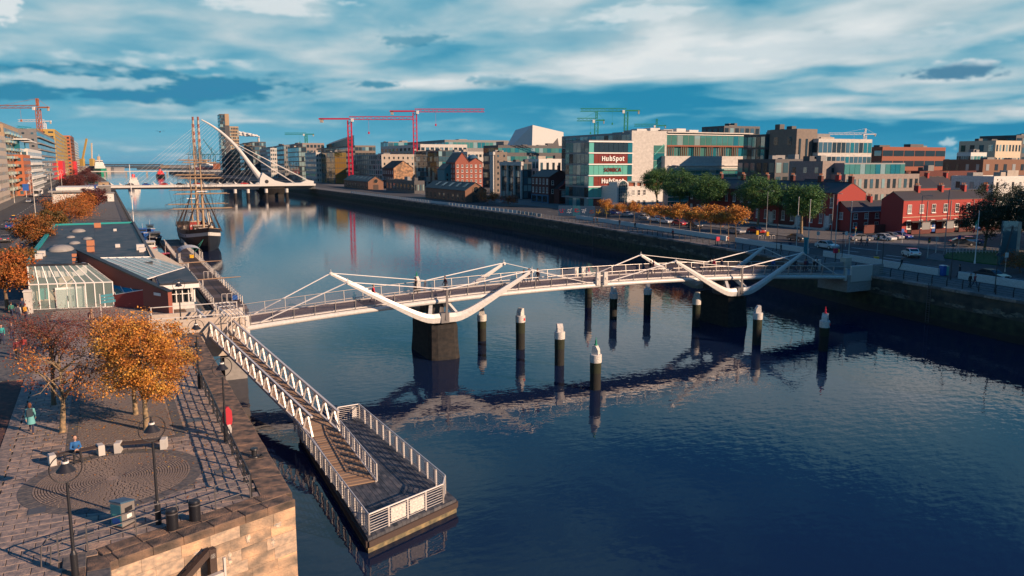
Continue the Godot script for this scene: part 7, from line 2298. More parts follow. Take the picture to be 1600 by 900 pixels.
func make_trees() -> void:
	var gold := [Color(0.60, 0.24, 0.04), Color(0.70, 0.32, 0.05), Color(0.52, 0.21, 0.035), Color(0.44, 0.15, 0.03), Color(0.66, 0.36, 0.07), Color(0.36, 0.13, 0.035), Color(0.22, 0.075, 0.025), Color(0.5, 0.33, 0.06)]
	var rust := [Color(0.17, 0.045, 0.03), Color(0.13, 0.035, 0.03), Color(0.22, 0.06, 0.03), Color(0.10, 0.035, 0.03)]
	var ora := [Color(0.42, 0.12, 0.025), Color(0.52, 0.17, 0.03), Color(0.33, 0.085, 0.025), Color(0.26, 0.10, 0.025), Color(0.20, 0.11, 0.025)]
	var oli := [Color(0.09, 0.065, 0.018), Color(0.13, 0.085, 0.02), Color(0.2, 0.085, 0.02), Color(0.07, 0.06, 0.018)]
	var mar := [Color(0.10, 0.022, 0.02), Color(0.13, 0.03, 0.02), Color(0.075, 0.02, 0.02)]
	var grn := [Color(0.045, 0.13, 0.04), Color(0.06, 0.16, 0.04), Color(0.03, 0.085, 0.03), Color(0.095, 0.18, 0.035)]
	var drk := [Color(0.022, 0.042, 0.02), Color(0.03, 0.052, 0.022), Color(0.018, 0.035, 0.018), Color(0.04, 0.05, 0.018)]
	var t := thing("golden_tree", "large golden autumn tree beside the quay rail with a mottled trunk", "tree", at(LT, -5.64, 5, -13.78))
	tree_parts(t, 3, 7.5, 0.17, 1.4, 2.95, 3.3, 19, 205, 120, 0.065, gold, M.bark_pale, 0.3, 0.4)
	t = thing("golden_tree", "golden tree just behind the largest one, its slimmer trunk showing", "tree", at(LT, -6.09, 5, -17.25))
	tree_parts(t, 8, 6.5, 0.15, 1.5, 2.3, 2.8, 14, 120, 100, 0.065, gold.slice(0, 4), M.bark_pale, 0.38, 0.35)
	t = thing("thinning_tree", "half bare tree with orange lower leaves beside the walking woman", "tree", at(LT, -10, 5, -15.63))
	tree_parts(t, 21, 5.7, 0.16, 1.7, 2.5, 2.1, 16, 58, 36, 0.07, gold.slice(2, 4) + rust + gold.slice(0, 1), M.bark_pale, 0.34, 0.5)
	t = thing("russet_tree", "bare dusky russet tree behind the half bare one", "tree", at(LT, -10.74, 5, -22.01))
	tree_parts(t, 33, 6.7, 0.14, 2.0, 2.5, 2.2, 20, 170, 46, 0.05, rust, M.bark, 0.5, 0.2)
	t = thing("russet_tree", "dusky russet tree between the golden tree and the pavilion", "tree", at(LT, -8.36, 5, -34.6))
	tree_parts(t, 35, 4.6, 0.11, 1.5, 2.0, 1.6, 14, 70, 34, 0.05, rust, M.bark, 0.5, 0.2)
	# along the road behind the pavilion
	var side := [[Vector3(-16.8,5,-62.46), 7.0, 2.9, 2.8, ora, "orange tree at the left edge before the pavilion"], [Vector3(-16.51,5,-79.47), 5.6, 2.5, 2.2, oli, "low olive brown tree beside the pavilion's teal eaves"], [Vector3(-17.46,5,-113.69), 8.2, 3.3, 3.3, oli + ora, "olive and orange tree by the road behind the pavilion"], [Vector3(-14.05,5,-178.36), 8.6, 5.4, 3.7, ora, "broad bright orange tree beyond the pavilion roof"], [Vector3(-10.57,5,-237.17), 7.2, 2.8, 2.9, mar, "small dark maroon tree behind the broad orange one"], [Vector3(-20.1,5,-379.03), 10.5, 5.5, 4.4, mar, "dark maroon tree beside the white kiosk"], [Vector3(-13.63,5,-417.65), 11.0, 7.0, 4.6, mar, "broad maroon tree before the distant bridge end"], [Vector3(-17.97,5,-210.85), 5.5, 3.6, 2.4, oli, "low olive tree under the broad orange one"], [Vector3(-18.56,5,-551.26), 13.0, 8.0, 5.5, mar, "farthest maroon tree along the north quay"], [Vector3(-9.67,5,-262.63), 8.0, 4.0, 3.4, mar, "maroon tree near the quay edge behind the kiosk corner"], [Vector3(-12.59,5,-216.42), 7.5, 4.6, 3.2, ora, "rusty orange tree right behind the pavilion roof edge"], [Vector3(-16.89,5,-154.5), 6.0, 3.0, 2.6, oli, "small olive tree at the back corner of the pavilion"]]
	for i in side.size():
		var e: Array = side[i]
		t = thing("roadside_tree", e[5], "tree", at(LT, e[0].x, 5, e[0].z), "trees along the north quay")
		tree_parts(t, 50 + i, e[1], 0.2, 2.0, e[2], e[3], 12, 170 if i < 4 else 120, 52, 0.13 if i < 4 else 0.22, e[4], M.bark, e[2] * 0.13 + 0.05, 0.4)
	# leaves fallen round the plaza trees
	var fa := MB.new()
	fa.tint = true
	for i in 900:
		var o: Vector2 = [Vector2(-5.5, -13.7), Vector2(-5.7, -17.5), Vector2(-10, -15.6), Vector2(-3, -8)][i % 4]
		var p := Vector3(o.x + rng.randfn() * 2.3, 5.03, o.y + rng.randfn() * 3.2)
		if p.x > -1.5 or p.z > -1.2: continue
		var a := rng.randf() * TAU
		var u := Vector3(cos(a), rng.randf_range(0, 0.4), sin(a)) * 0.06; var v := Vector3(-sin(a), 0, cos(a)) * 0.04
		fa.col = gold[rng.randi() % 8] * rng.randf_range(0.5, 1.1)
		fa.quad(p - u, p + v, p + u, p - v)
	var fo := part(self, "fallen_leaves", fa.mesh(M.leaf), null, LT)
	tag(fo, "fallen orange leaves scattered over the setts under the trees", "leaves", "", "stuff")
	# row of young golden trees on the south quay: three kinds, copied
	var rows := [Vector3(25.92,5,-219.59), Vector3(28.48,5,-212.35), Vector3(31.06,5,-203.4), Vector3(33.74,5,-195.16), Vector3(35.19,5,-189.41), Vector3(36.42,5,-183.98), Vector3(38.27,5,-182.24), Vector3(39.44,5,-175.58), Vector3(40.69,5,-172.43), Vector3(42.07,5,-167.91), Vector3(42.99,5,-163.61), Vector3(44.2,5,-162.23), Vector3(45.02,5,-159.53)]
	var names := ["first", "second", "third", "fourth", "fifth", "sixth", "seventh", "eighth", "ninth", "tenth", "eleventh", "twelfth", "thirteenth"]
	var protos := []
	for i in rows.size():
		var x := Transform3D(Basis(Vector3.UP, i * 1.7).scaled(Vector3.ONE * [1.15, 1.05, 1.25, 1.1, 1.25, 1.2, 1.3, 1.2, 1.3, 1.4, 1.25, 1.4, 1.45][i]), rows[i])
		var lb: String = "%s young golden tree of the row on the south quay, counted from the far end" % names[i]
		if i < 3:
			t = thing("young_tree", lb, "tree", x, "young golden trees on the south quay")
			tree_parts(t, 80 + i, 5.0, 0.07, 1.7, 1.55, 1.55, 9, 75, 40, 0.12, [gold, ora + gold, gold][i], M.bark, 0.36, 0.3)
			protos.append(t)
		else:
			copy(protos[i % 3], x, lb)
	# planes before the houses
	var pl := [[Vector3(46.05,5,-254.19), 14.5, 5.4, 4.6, "green plane tree with forked trunk before the cream building"], [Vector3(49.53,5,-235.64), 14.0, 5.6, 5.0, "second green plane tree, its crown touching the forked one"], [Vector3(53.95,5,-219.59), 13.0, 5.4, 4.8, "third green plane tree over the shaded houses"], [Vector3(61.48,5,-199.2), 13.0, 6.4, 5.0, "broad green plane tree before the red house doors"], [Vector3(63.33,5,-173.99), 11.6, 4.9, 4.3, "round green plane tree beside the flagpoles"]]
	for i in pl.size():
		t = thing("plane_tree", pl[i][4], "tree", Transform3D(Basis(), pl[i][0]), "plane trees on the south quay")
		tree_parts(t, 120 + i, pl[i][1], 0.3, 3.6, pl[i][2], pl[i][3], 13, 330, 62, 0.16, grn, M.bark_pale, 0.62, 0.45)
	# dark trees at the right edge
	var dt := [[Vector3(83.91,5,-140.75), 9.5, 5.0, 3.6, "spreading dark tree over the small lawn"], [Vector3(89.83,5,-140.75), 12.5, 6.5, 5.2, "dense dark tree behind the glass stele at the right edge"], [Vector3(99.03,5,-159.53), 12.0, 6.5, 5.0, "dark tree behind the lawn hiding the terrace end"], [Vector3(89.9,5,-134.78), 11.0, 5.0, 4.6, "dark tree cut by the right edge of the picture"]]
	for i in dt.size():
		t = thing("dark_tree", dt[i][4], "tree", Transform3D(Basis(), dt[i][0]), "dark trees on the small lawn")
		tree_parts(t, 140 + i, dt[i][1], 0.22, 2.2, dt[i][2], dt[i][3], 12, 220, 55, 0.15, drk, M.bark, 0.6, 0.4)
	t = thing("orange_shrub", "low orange and olive shrub at the right edge of the quay road", "shrub", Transform3D(Basis(), Vector3(72.86,5,-113.12)))
	tree_parts(t, 160, 3.4, 0.08, 0.3, 2.6, 1.6, 10, 90, 42, 0.1, oli + ora, M.bark, 0.4, 0.3)
	t = thing("roof_tree", "brown autumn tree behind the white corner house", "tree", Transform3D(Basis(), Vector3(153.43,5,-241.52)))
	tree_parts(t, 161, 9.5, 0.2, 2.5, 6.0, 3.6, 10, 120, 40, 0.2, oli, M.bark, 0.6, 0.4)
	t = thing("quay_shrub", "small orange tree beside the nearer brick shed", "tree", Transform3D(Basis(), Vector3(-9.17,5,-301.57)))
	tree_parts(t, 162, 5.4, 0.12, 1.2, 4.2, 2.4, 9, 70, 40, 0.2, ora, M.bark, 0.6, 0.3)
	t = thing("quay_shrub", "small orange tree before the white columns", "tree", Transform3D(Basis(), Vector3(-1.15,5,-288.16)))
	tree_parts(t, 163, 4.6, 0.12, 1.2, 3.6, 2.0, 9, 50, 36, 0.2, rust + ora, M.bark, 0.6, 0.3)

# ------------------------------------------------------------------ people
# joints of a body 1.72 m tall in a pose; bones as tapered capsules joined smoothly and meshed as surface nets
var BODY := {}
func body(pose: String) -> Array:
	if BODY.has(pose): return BODY[pose]
	var st := 0.0; var sit := pose == "sit"
	if pose == "walk": st = 0.26
	if pose == "stroll": st = -0.17
	var hip := 0.92 if not sit else 0.55
	var B := [] # a, b, ra, rb, region: 0 skin 1 top 2 trousers 3 shoes 4 hair
	var lean := 0.02 if not sit else 0.10
	var ch := Vector3(0, hip + 0.40, lean)
	B.append([Vector3(0, hip + 0.02, 0), Vector3(0, hip + 0.14, 0.0), 0.135, 0.125, 2])
	B.append([Vector3(0, hip + 0.16, 0.0), ch, 0.13, 0.15, 1])
	for sx in [-1.0, 1.0]:
		B.append([ch + Vector3(sx * 0.05, 0.0, 0), ch + Vector3(sx * 0.155, 0.06, -0.01), 0.12, 0.07, 1])
		var kn: Vector3; var an: Vector3
		var h := Vector3(sx * 0.085, hip, 0)
		if sit:
			kn = Vector3(sx * 0.15, 0.50, 0.42); an = Vector3(sx * 0.17, 0.08, 0.46)
		else:
			kn = Vector3(sx * 0.09, 0.49, sx * st * 0.62 + absf(st) * 0.25); an = Vector3(sx * 0.085, 0.08, sx * st * 1.25 - absf(st) * (0.25 if sx < 0 else 0.0))
		B.append([h, kn, 0.092, 0.062, 2]); B.append([kn, an, 0.06, 0.045, 2])
		B.append([an + Vector3(0, -0.03, -0.03), an + Vector3(sx * 0.01, -0.045, 0.13), 0.044, 0.036, 3])
		var sh := ch + Vector3(sx * 0.185, 0.07, -0.01)
		var el: Vector3; var wr: Vector3
		if sit:
			el = sh + Vector3(sx * 0.06, -0.26, 0.08); wr = Vector3(sx * 0.05, hip + 0.16, 0.30)
		else:
			el = sh + Vector3(sx * 0.04, -0.28, -sx * st * 0.35 - 0.02); wr = el + Vector3(0.0, -0.24, -sx * st * 0.3 + 0.07)
		B.append([sh, el, 0.058, 0.046, 1]); B.append([el, wr, 0.046, 0.034, 1])
		var hd := (wr - el).normalized()
		B.append([wr + hd * 0.02, wr + hd * 0.08, 0.034, 0.036, 0])
		var side := hd.cross(Vector3(sx, 0, 0)).normalized()
		for f in 4: # fingers, slightly curled
			var r0 := wr + hd * 0.1 + side * (f - 1.5) * 0.02
			B.append([r0, r0 + hd * [0.055, 0.07, 0.065, 0.05][f] - Vector3(sx, 0, 0) * 0.02, 0.0115, 0.009, 0])
		B.append([wr + hd * 0.04 + side * 0.03, wr + hd * 0.09 + side * 0.055, 0.013, 0.01, 0])
	var nk := ch + Vector3(0, 0.14, 0.0)
	B.append([nk, nk + Vector3(0, 0.09, 0.02), 0.056, 0.05, 0])
	var hc := nk + Vector3(0, 0.19, 0.035)
	B.append([hc + Vector3(0, -0.03, 0.02), hc + Vector3(0, 0.045, 0), 0.078, 0.092, 0])
	B.append([hc + Vector3(0, -0.01, 0.1), hc + Vector3(0, -0.03, 0.115), 0.014, 0.016, 0])
	for sx in [-1.0, 1.0]: B.append([hc + Vector3(sx * 0.092, 0.01, 0), hc + Vector3(sx * 0.092, -0.03, 0), 0.016, 0.013, 0])
	B.append([hc + Vector3(0, 0.035, -0.03), hc + Vector3(0, 0.075, 0.0), 0.095, 0.088, 4])
	# sample
	var c := 0.03
	var lo := Vector3(-0.42, -0.04, -0.52); var n := Vector3i(28, 60, 40)
	var F := PackedFloat32Array(); F.resize(n.x * n.y * n.z); F.fill(1.0)
	var sxy := n.x * n.y
	for b in B:
		var a: Vector3 = b[0]; var e: Vector3 = b[1]; var ra: float = b[2]; var rb: float = b[3]
		var m := maxf(ra, rb) + 0.07
		var p0 := (Vector3(minf(a.x, e.x), minf(a.y, e.y), minf(a.z, e.z)) - Vector3.ONE * m - lo) / c
		var p1 := (Vector3(maxf(a.x, e.x), maxf(a.y, e.y), maxf(a.z, e.z)) + Vector3.ONE * m - lo) / c
		var d := e - a; var dd := maxf(d.length_squared(), 1e-6)
		var thin := ra < 0.02
		if thin: continue
		for z in range(maxi(0, int(p0.z)), mini(n.z, int(p1.z) + 2)):
			for y in range(maxi(0, int(p0.y)), mini(n.y, int(p1.y) + 2)):
				for x in range(maxi(0, int(p0.x)), mini(n.x, int(p1.x) + 2)):
					var p := lo + Vector3(x, y, z) * c
					var t := clampf((p - a).dot(d) / dd, 0, 1)
					var v := p.distance_to(a + d * t) - lerpf(ra, rb, t)
					var i := x + y * n.x + z * sxy
					var k := 0.035
					var h := maxf(k - absf(F[i] - v), 0.0) / k
					F[i] = minf(F[i], v) - h * h * k * 0.25
	var V := []; var idx := {}
	for z in n.z - 1:
		for y in n.y - 1:
			for x in n.x - 1:
				var i := x + y * n.x + z * sxy
				var s := 0; var o := Vector3.ZERO
				var q := [F[i], F[i + 1], F[i + n.x], F[i + n.x + 1], F[i + sxy], F[i + sxy + 1], F[i + sxy + n.x], F[i + sxy + n.x + 1]]
				var neg := 0
				for w in q:
					if w < 0: neg += 1
				if neg == 0 or neg == 8: continue
				for ed in [[0, 1], [2, 3], [4, 5], [6, 7], [0, 2], [1, 3], [4, 6], [5, 7], [0, 4], [1, 5], [2, 6], [3, 7]]:
					var u: float = q[ed[0]]; var w: float = q[ed[1]]
					if (u < 0) != (w < 0):
						var t := u / (u - w)
						var A := Vector3(ed[0] & 1, (ed[0] >> 1) & 1, (ed[0] >> 2) & 1); var B2 := Vector3(ed[1] & 1, (ed[1] >> 1) & 1, (ed[1] >> 2) & 1)
						o += A.lerp(B2, t); s += 1
				idx[i] = V.size()
				V.append(lo + (Vector3(x, y, z) + o / s) * c)
	var T := []
	for i in idx:
		var x: int = i % n.x; var y: int = (i / n.x) % n.y; var z: int = i / sxy
		for ax in 3:
			var st2: int = [1, n.x, sxy][ax]
			var u: int = [n.x, sxy, 1][ax]; var w: int = [sxy, 1, n.x][ax]
			if (F[i] < 0) == (F[i + st2] < 0): continue
			if not (idx.has(i - u) and idx.has(i - w) and idx.has(i - u - w)): continue
			var Q := [idx[i], idx[i - u], idx[i - u - w], idx[i - w]]
			if F[i] > 0: Q.reverse()
			T.append_array([Q[0], Q[1], Q[2], Q[0], Q[2], Q[3]])
	var N := []; N.resize(V.size()); N.fill(Vector3.ZERO)
	for i in range(0, T.size(), 3):
		var m: Vector3 = (V[T[i + 1]] - V[T[i]]).cross(V[T[i + 2]] - V[T[i]])
		for k in 3: N[T[i + k]] += m
	var reg := []
	for v in V:
		var best := 9.0; var r := 0
		for b in B:
			var d: Vector3 = b[1] - b[0]
			var t := clampf((v - b[0]).dot(d) / maxf(d.length_squared(), 1e-6), 0, 1)
			var g: float = v.distance_to(b[0] + d * t) - lerpf(b[2], b[3], t)
			if b[4] == 4 and v.z > hc.z + 0.055: g += 0.05
			if g < best: best = g; r = b[4]
		reg.append(r)
	BODY[pose] = [V, N, T, reg, B, hc, ch]
	return BODY[pose]
func person(label: String, x: Transform3D, pose: String, top: Color, legs: Color, hair: Color, bag = null, tall := 1.0, coat := false, shoes := Color(0.03, 0.03, 0.035)) -> Node3D:
	var D := body(pose)
	var t := thing("person", label, "person", Transform3D(x.basis.scaled(Vector3.ONE * tall), x.origin), "people out walking")
	var skin := Color(0.45, 0.27, 0.2)
	var cols := [skin, top, legs, shoes, hair]
	var m := MB.new()
	m.tint = true
	var V: Array = D[0]; var N: Array = D[1]; var T: Array = D[2]; var R: Array = D[3]
	for i in range(0, T.size(), 3):
		for k in [0, 2, 1]:
			var q: int = T[i + k]
			m.v.append(V[q]); m.n.append(N[q].normalized())
			m.c.append(cols[R[q]])
	m.col = skin
	for b in D[4]:
		if b[2] < 0.02: m.tube(b[0], b[1], b[2], b[3], 5)
	m.col = Color(0.02, 0.015, 0.015)
	for sx in [-0.033, 0.033]: m.ball(D[5] + Vector3(sx, 0.012, 0.09), Vector3(0.012, 0.009, 0.008), 5, 3)
	m.col = Color(0.3, 0.12, 0.1)
	m.box(D[5] + Vector3(0, -0.062, 0.097), Vector3(0.045, 0.01, 0.01))
	pm(t, "body", m, M.cloth)
	var h := MB.new()
	h.tint = true; h.col = hair
	h.ball(D[5] + Vector3(0, 0.06, -0.022), Vector3(0.1, 0.085, 0.108), 10, 7)
	if coat: h.ball(D[5] + Vector3(0, -0.06, -0.07), Vector3(0.085, 0.16, 0.05), 8, 6)
	pm(t, "hair", h, M.cloth)
	if coat:
		var k := MB.new()
		k.tint = true; k.col = top
		k.lathe(Vector3(0, 0.55, 0.01), [Vector2(0.23, 0), Vector2(0.19, 0.25), Vector2(0.165, 0.45), Vector2(0.15, 0.5)], 14)
		pm(t, "coat_skirt", k, M.cloth)
	if bag != null:
		var k := MB.new()
		k.tint = true; k.col = bag
		k.slab(-0.15, 0.15, -0.2, 0.24, -0.32, -0.14, 0.05)
		k.turn(0, Transform3D(Basis(), D[6] + Vector3(0, -0.08, 0.03)))
		pm(t, "backpack", k, M.cloth)
	return t
func make_people() -> void:
	var up := Basis(Vector3.UP, 0)
	var blk := Color(0.02, 0.02, 0.025); var nav := Color(0.02, 0.03, 0.07); var brn := Color(0.05, 0.025, 0.015)
	var L := func(x: float, z: float, a: float) -> Transform3D: return at(LT, x, 5.0, z, a)
	person("woman with teal jacket and dark backpack walking away on the plaza", L.call(-11.59, -16.32, PI), "walk", Color(0.12, 0.36, 0.38), nav, Color(0.13, 0.05, 0.03), Color(0.03, 0.05, 0.07), 1.0, true, Color(0.3, 0.17, 0.09))
	person("man in blue jumper sitting on the bench with hands joined", at(LT, -9.2, 5.0 - 0.02, -10.2, 0.25), "sit", Color(0.02, 0.12, 0.32), blk, brn)
	person("man in teal jacket walking towards the camera at the left edge", L.call(-15.57, -43.9, 0.2), "walk", Color(0.03, 0.28, 0.28), nav, brn)
	person("person in dark coat walking beside the teal jacket", L.call(-14.88, -44.67, 0.1), "stroll", Color(0.06, 0.045, 0.06), nav, Color(0.3, 0.06, 0.04))
	person("person in dark red coat, one of the pair under the russet tree", L.call(-13.89, -36.96, 0.1), "walk", Color(0.16, 0.025, 0.035), blk, brn)
	person("second of the pair under the russet tree, in bright red scarf", L.call(-13.51, -37.71, 0.0), "stroll", Color(0.28, 0.03, 0.03), nav, blk)
	person("child in green jacket walking away beside the stone pillar", L.call(-15.97, -57.29, PI), "walk", Color(0.04, 0.17, 0.13), nav, brn, null, 0.92)
	person("person in white jacket with dark backpack walking away", L.call(-15.16, -54.68, PI), "stroll", Color(0.5, 0.47, 0.44), nav, brn, Color(0.04, 0.04, 0.06))
	person("person in dark jacket with yellow backpack walking away", L.call(-14.57, -54.74, PI), "walk", Color(0.05, 0.03, 0.05), nav, Color(0.2, 0.04, 0.03), Color(0.55, 0.26, 0.03))
	person("tall person in navy under the tree beside the pavilion", L.call(-15.14, -58.79, 0.5), "stroll", nav, blk, brn)
	person("woman in long beige coat before the pavilion", L.call(-8.74, -48.29, 1.2), "stroll", Color(0.45, 0.29, 0.19), Color(0.3, 0.2, 0.15), Color(0.3, 0.16, 0.08), Color(0.05, 0.03, 0.04), 1.0, true)
	# on the footbridge
	var W := [[13.0, -2.6, 1.4, "walk", Color(0.6, 0.02, 0.05), nav, "person in bright red jacket on the sunlit end of the footbridge"], [18.0, -3.6, 1.5, "stroll", blk, blk, "person in black standing at the far rail of the sunlit span"], [21.2, -3.0, -1.5, "walk", Color(0.05, 0.02, 0.03), blk, "person in dark red walking over the sunlit pier"], [30.4, -2.2, -1.5, "walk", blk, nav, "nearest of three dark figures on the footbridge"], [31.4, -2.9, -1.5, "stroll", nav, nav, "middle of three dark figures on the footbridge"], [32.2, -2.3, -1.5, "walk", Color(0.06, 0.02, 0.03), blk, "last of three dark figures on the footbridge"],
		[48.4, -3.2, 1.5, "walk", blk, nav, "darker one of two people near the far left arm tip"], [49.1, -3.6, 1.5, "stroll", Color(0.12, 0.04, 0.06), blk, "other one of two people near the far left arm tip"], [57.4, -2.8, 1.5, "stroll", blk, blk, "dark figure beside the red coat on the shaded span"], [58.3, -3.2, -1.5, "walk", Color(0.45, 0.03, 0.06), blk, "person in red coat on the shaded span"], [59.2, -2.7, -1.5, "stroll", nav, blk, "navy figure beside the red coat on the shaded span"], [68.5, -3.3, 1.5, "walk", Color(0.02, 0.08, 0.32), nav, "person in blue jacket near the end of the shaded span"],
		[73.0, -3.8, -1.5, "walk", blk, nav, "first of the group arriving at the far landing"], [74.2, -3.2, -1.5, "stroll", Color(0.12, 0.02, 0.04), blk, "second of the group arriving at the far landing"], [75.1, -3.8, -1.5, "walk", nav, nav, "third of the group arriving at the far landing"], [75.9, -3.2, -1.5, "stroll", blk, blk, "fourth of the group arriving at the far landing"], [77.0, -3.7, -1.5, "walk", nav, blk, "last of the group arriving at the far landing"]]
	for e in W:
		person(e[6], at(BT, e[0], deck_y(e[0]) + 0.3, e[1], e[2]), e[3], e[4], e[5], brn if e[0] < 50 else blk)
	# on the south quay
	var S := [[Vector3(57.13,5,-115.89), "walk", blk, blk, "person with pale red bag beside the flood wall"], [Vector3(61.27,5,-107.95), "walk", blk, nav, "dark figure in the gap of the flood wall"], [Vector3(57.53,5,-98.89), "stroll", blk, blk, "taller of the strolling couple on the shaded quay"], [Vector3(58.1,5,-98.89), "walk", Color(0.2, 0.05, 0.06), nav, "one in dusky red of the strolling couple on the shaded quay"], [Vector3(46.41,5,-136.72), "walk", blk, Color(0.1, 0.09, 0.1), "cyclist in black walking past the far arm tips"], [Vector3(49.71,5,-141.8), "stroll", nav, blk, "dark figure before the flood wall beside the flagpole"], [Vector3(41.31,5,-151.94), "walk", Color(0.35, 0.12, 0.08), Color(0.3, 0.2, 0.15), "person in orange brown below the last golden trees"], [Vector3(33.66,5,-166.45), "stroll", Color(0.22, 0.03, 0.05), blk, "person in dark red below the golden trees"], [Vector3(28.97,5,-187.56), "walk", blk, blk, "dark figure below the third golden tree"], [Vector3(26.63,5,-197.16), "stroll", nav, blk, "dark figure below the second golden tree"], [Vector3(20.92,5,-203.4), "walk", blk, nav, "nearer of two figures beside the hoarding"], [Vector3(21.74,5,-203.4), "stroll", blk, blk, "farther of two figures beside the hoarding"], [Vector3(65.78,5,-149.56), "walk", blk, nav, "person crossing the junction in dark clothes"], [Vector3(66.87,5,-149.56), "stroll", Color(0.12, 0.3, 0.4), nav, "person crossing the junction in pale blue"]]
	for i in S.size():
		var e: Array = S[i]
		person(e[4], Transform3D(Basis(Vector3.UP, [0.5, -2.6, 0.4, 0.4, -2.5, 2.8, 0.3, -2.8, 0.4, 0.3, 0.2, 0.5, 1.4, 1.2][i]), e[0]), e[1], e[2], e[3], brn)

# ------------------------------------------------------------------ vehicles
func make_car(label: String, x: Transform3D, paint: Material, taxi := false) -> Node3D:
	var t := thing("car", label, "car", x, "cars on the roads")
	# length along z, front at +z
	var s := MB.new()
	var prof := PackedVector2Array([Vector2(-2.15, 0.32), Vector2(2.1, 0.3), Vector2(2.18, 0.55), Vector2(2.05, 0.78), Vector2(1.1, 0.95), Vector2(-1.75, 1.0), Vector2(-2.15, 0.92), Vector2(-2.2, 0.6)])
	s.outline(prof, -0.86, 0.86)
	var f := s.v.size()
	s.outline(PackedVector2Array([Vector2(1.0, 0.94), Vector2(0.3, 1.42), Vector2(-1.0, 1.46), Vector2(-1.75, 1.05), Vector2(-1.8, 0.96)]), -0.72, 0.72)
	var R := Transform3D(Basis(Vector3(0, 0, 1), Vector3.UP, Vector3(-1, 0, 0)), Vector3.ZERO)
	s.turn(0, R)
	pm(t, "body", s, paint)
	for z in [-0.725, 0.725]:
		s = MB.new()
		s.outline(PackedVector2Array([Vector2(0.82, 0.99), Vector2(0.28, 1.37), Vector2(-0.3, 1.39), Vector2(-0.3, 0.99)]), z - 0.01, z + 0.01)
		s.outline(PackedVector2Array([Vector2(-0.36, 0.99), Vector2(-0.36, 1.39), Vector2(-0.98, 1.4), Vector2(-1.5, 1.08), Vector2(-1.5, 0.99)]), z - 0.01, z + 0.01)
		s.turn(0, R)
		pm(t, "side_window", s, M.window_glass)
	s = MB.new()
	s.quad(Vector3(-0.64, 0.98, 0.97), Vector3(0.64, 0.98, 0.97), Vector3(0.6, 1.4, 0.36), Vector3(-0.6, 1.4, 0.36))
	pm(t, "windscreen", s, M.window_glass)
	s = MB.new()
	s.quad(Vector3(0.62, 1.09, -1.73), Vector3(-0.62, 1.09, -1.73), Vector3(-0.58, 1.42, -1.1), Vector3(0.58, 1.42, -1.1))
	pm(t, "rear_window", s, M.window_glass)
	for e in [[-0.8, 1.35], [0.8, 1.35], [-0.8, -1.35], [0.8, -1.35]]:
		var w := MB.new()
		w.tube(Vector3(e[0] - 0.11, 0.32, e[1]), Vector3(e[0] + 0.11, 0.32, e[1]), 0.32, 0.32, 12)
		var wh := pm(t, "wheel", w, M.rubber)
		w = MB.new()
		w.tube(Vector3(e[0] + signf(e[0]) * 0.1, 0.32, e[1]), Vector3(e[0] + signf(e[0]) * 0.125, 0.32, e[1]), 0.2, 0.18, 10)
		pm(wh, "rim", w, M.galv)
	for sx in [-0.62, 0.62]:
		pb(t, "headlight", M.frame_white, sx - 0.16, sx + 0.16, 0.62, 0.76, 2.1, 2.17)
		pb(t, "tail_light", M.red_paint, sx - 0.14, sx + 0.14, 0.75, 0.92, -2.2, -2.14)
	pb(t, "bumper", M.iron_grey, -0.84, 0.84, 0.34, 0.5, -2.24, -2.14)
	pb(t, "number_plate", M.cream, -0.25, 0.25, 0.6, 0.72, -2.23, -2.16)
	if taxi: pb(t, "roof_sign", M.yellow, -0.35, 0.35, 1.46, 1.6, -0.4, -0.15)
	return t
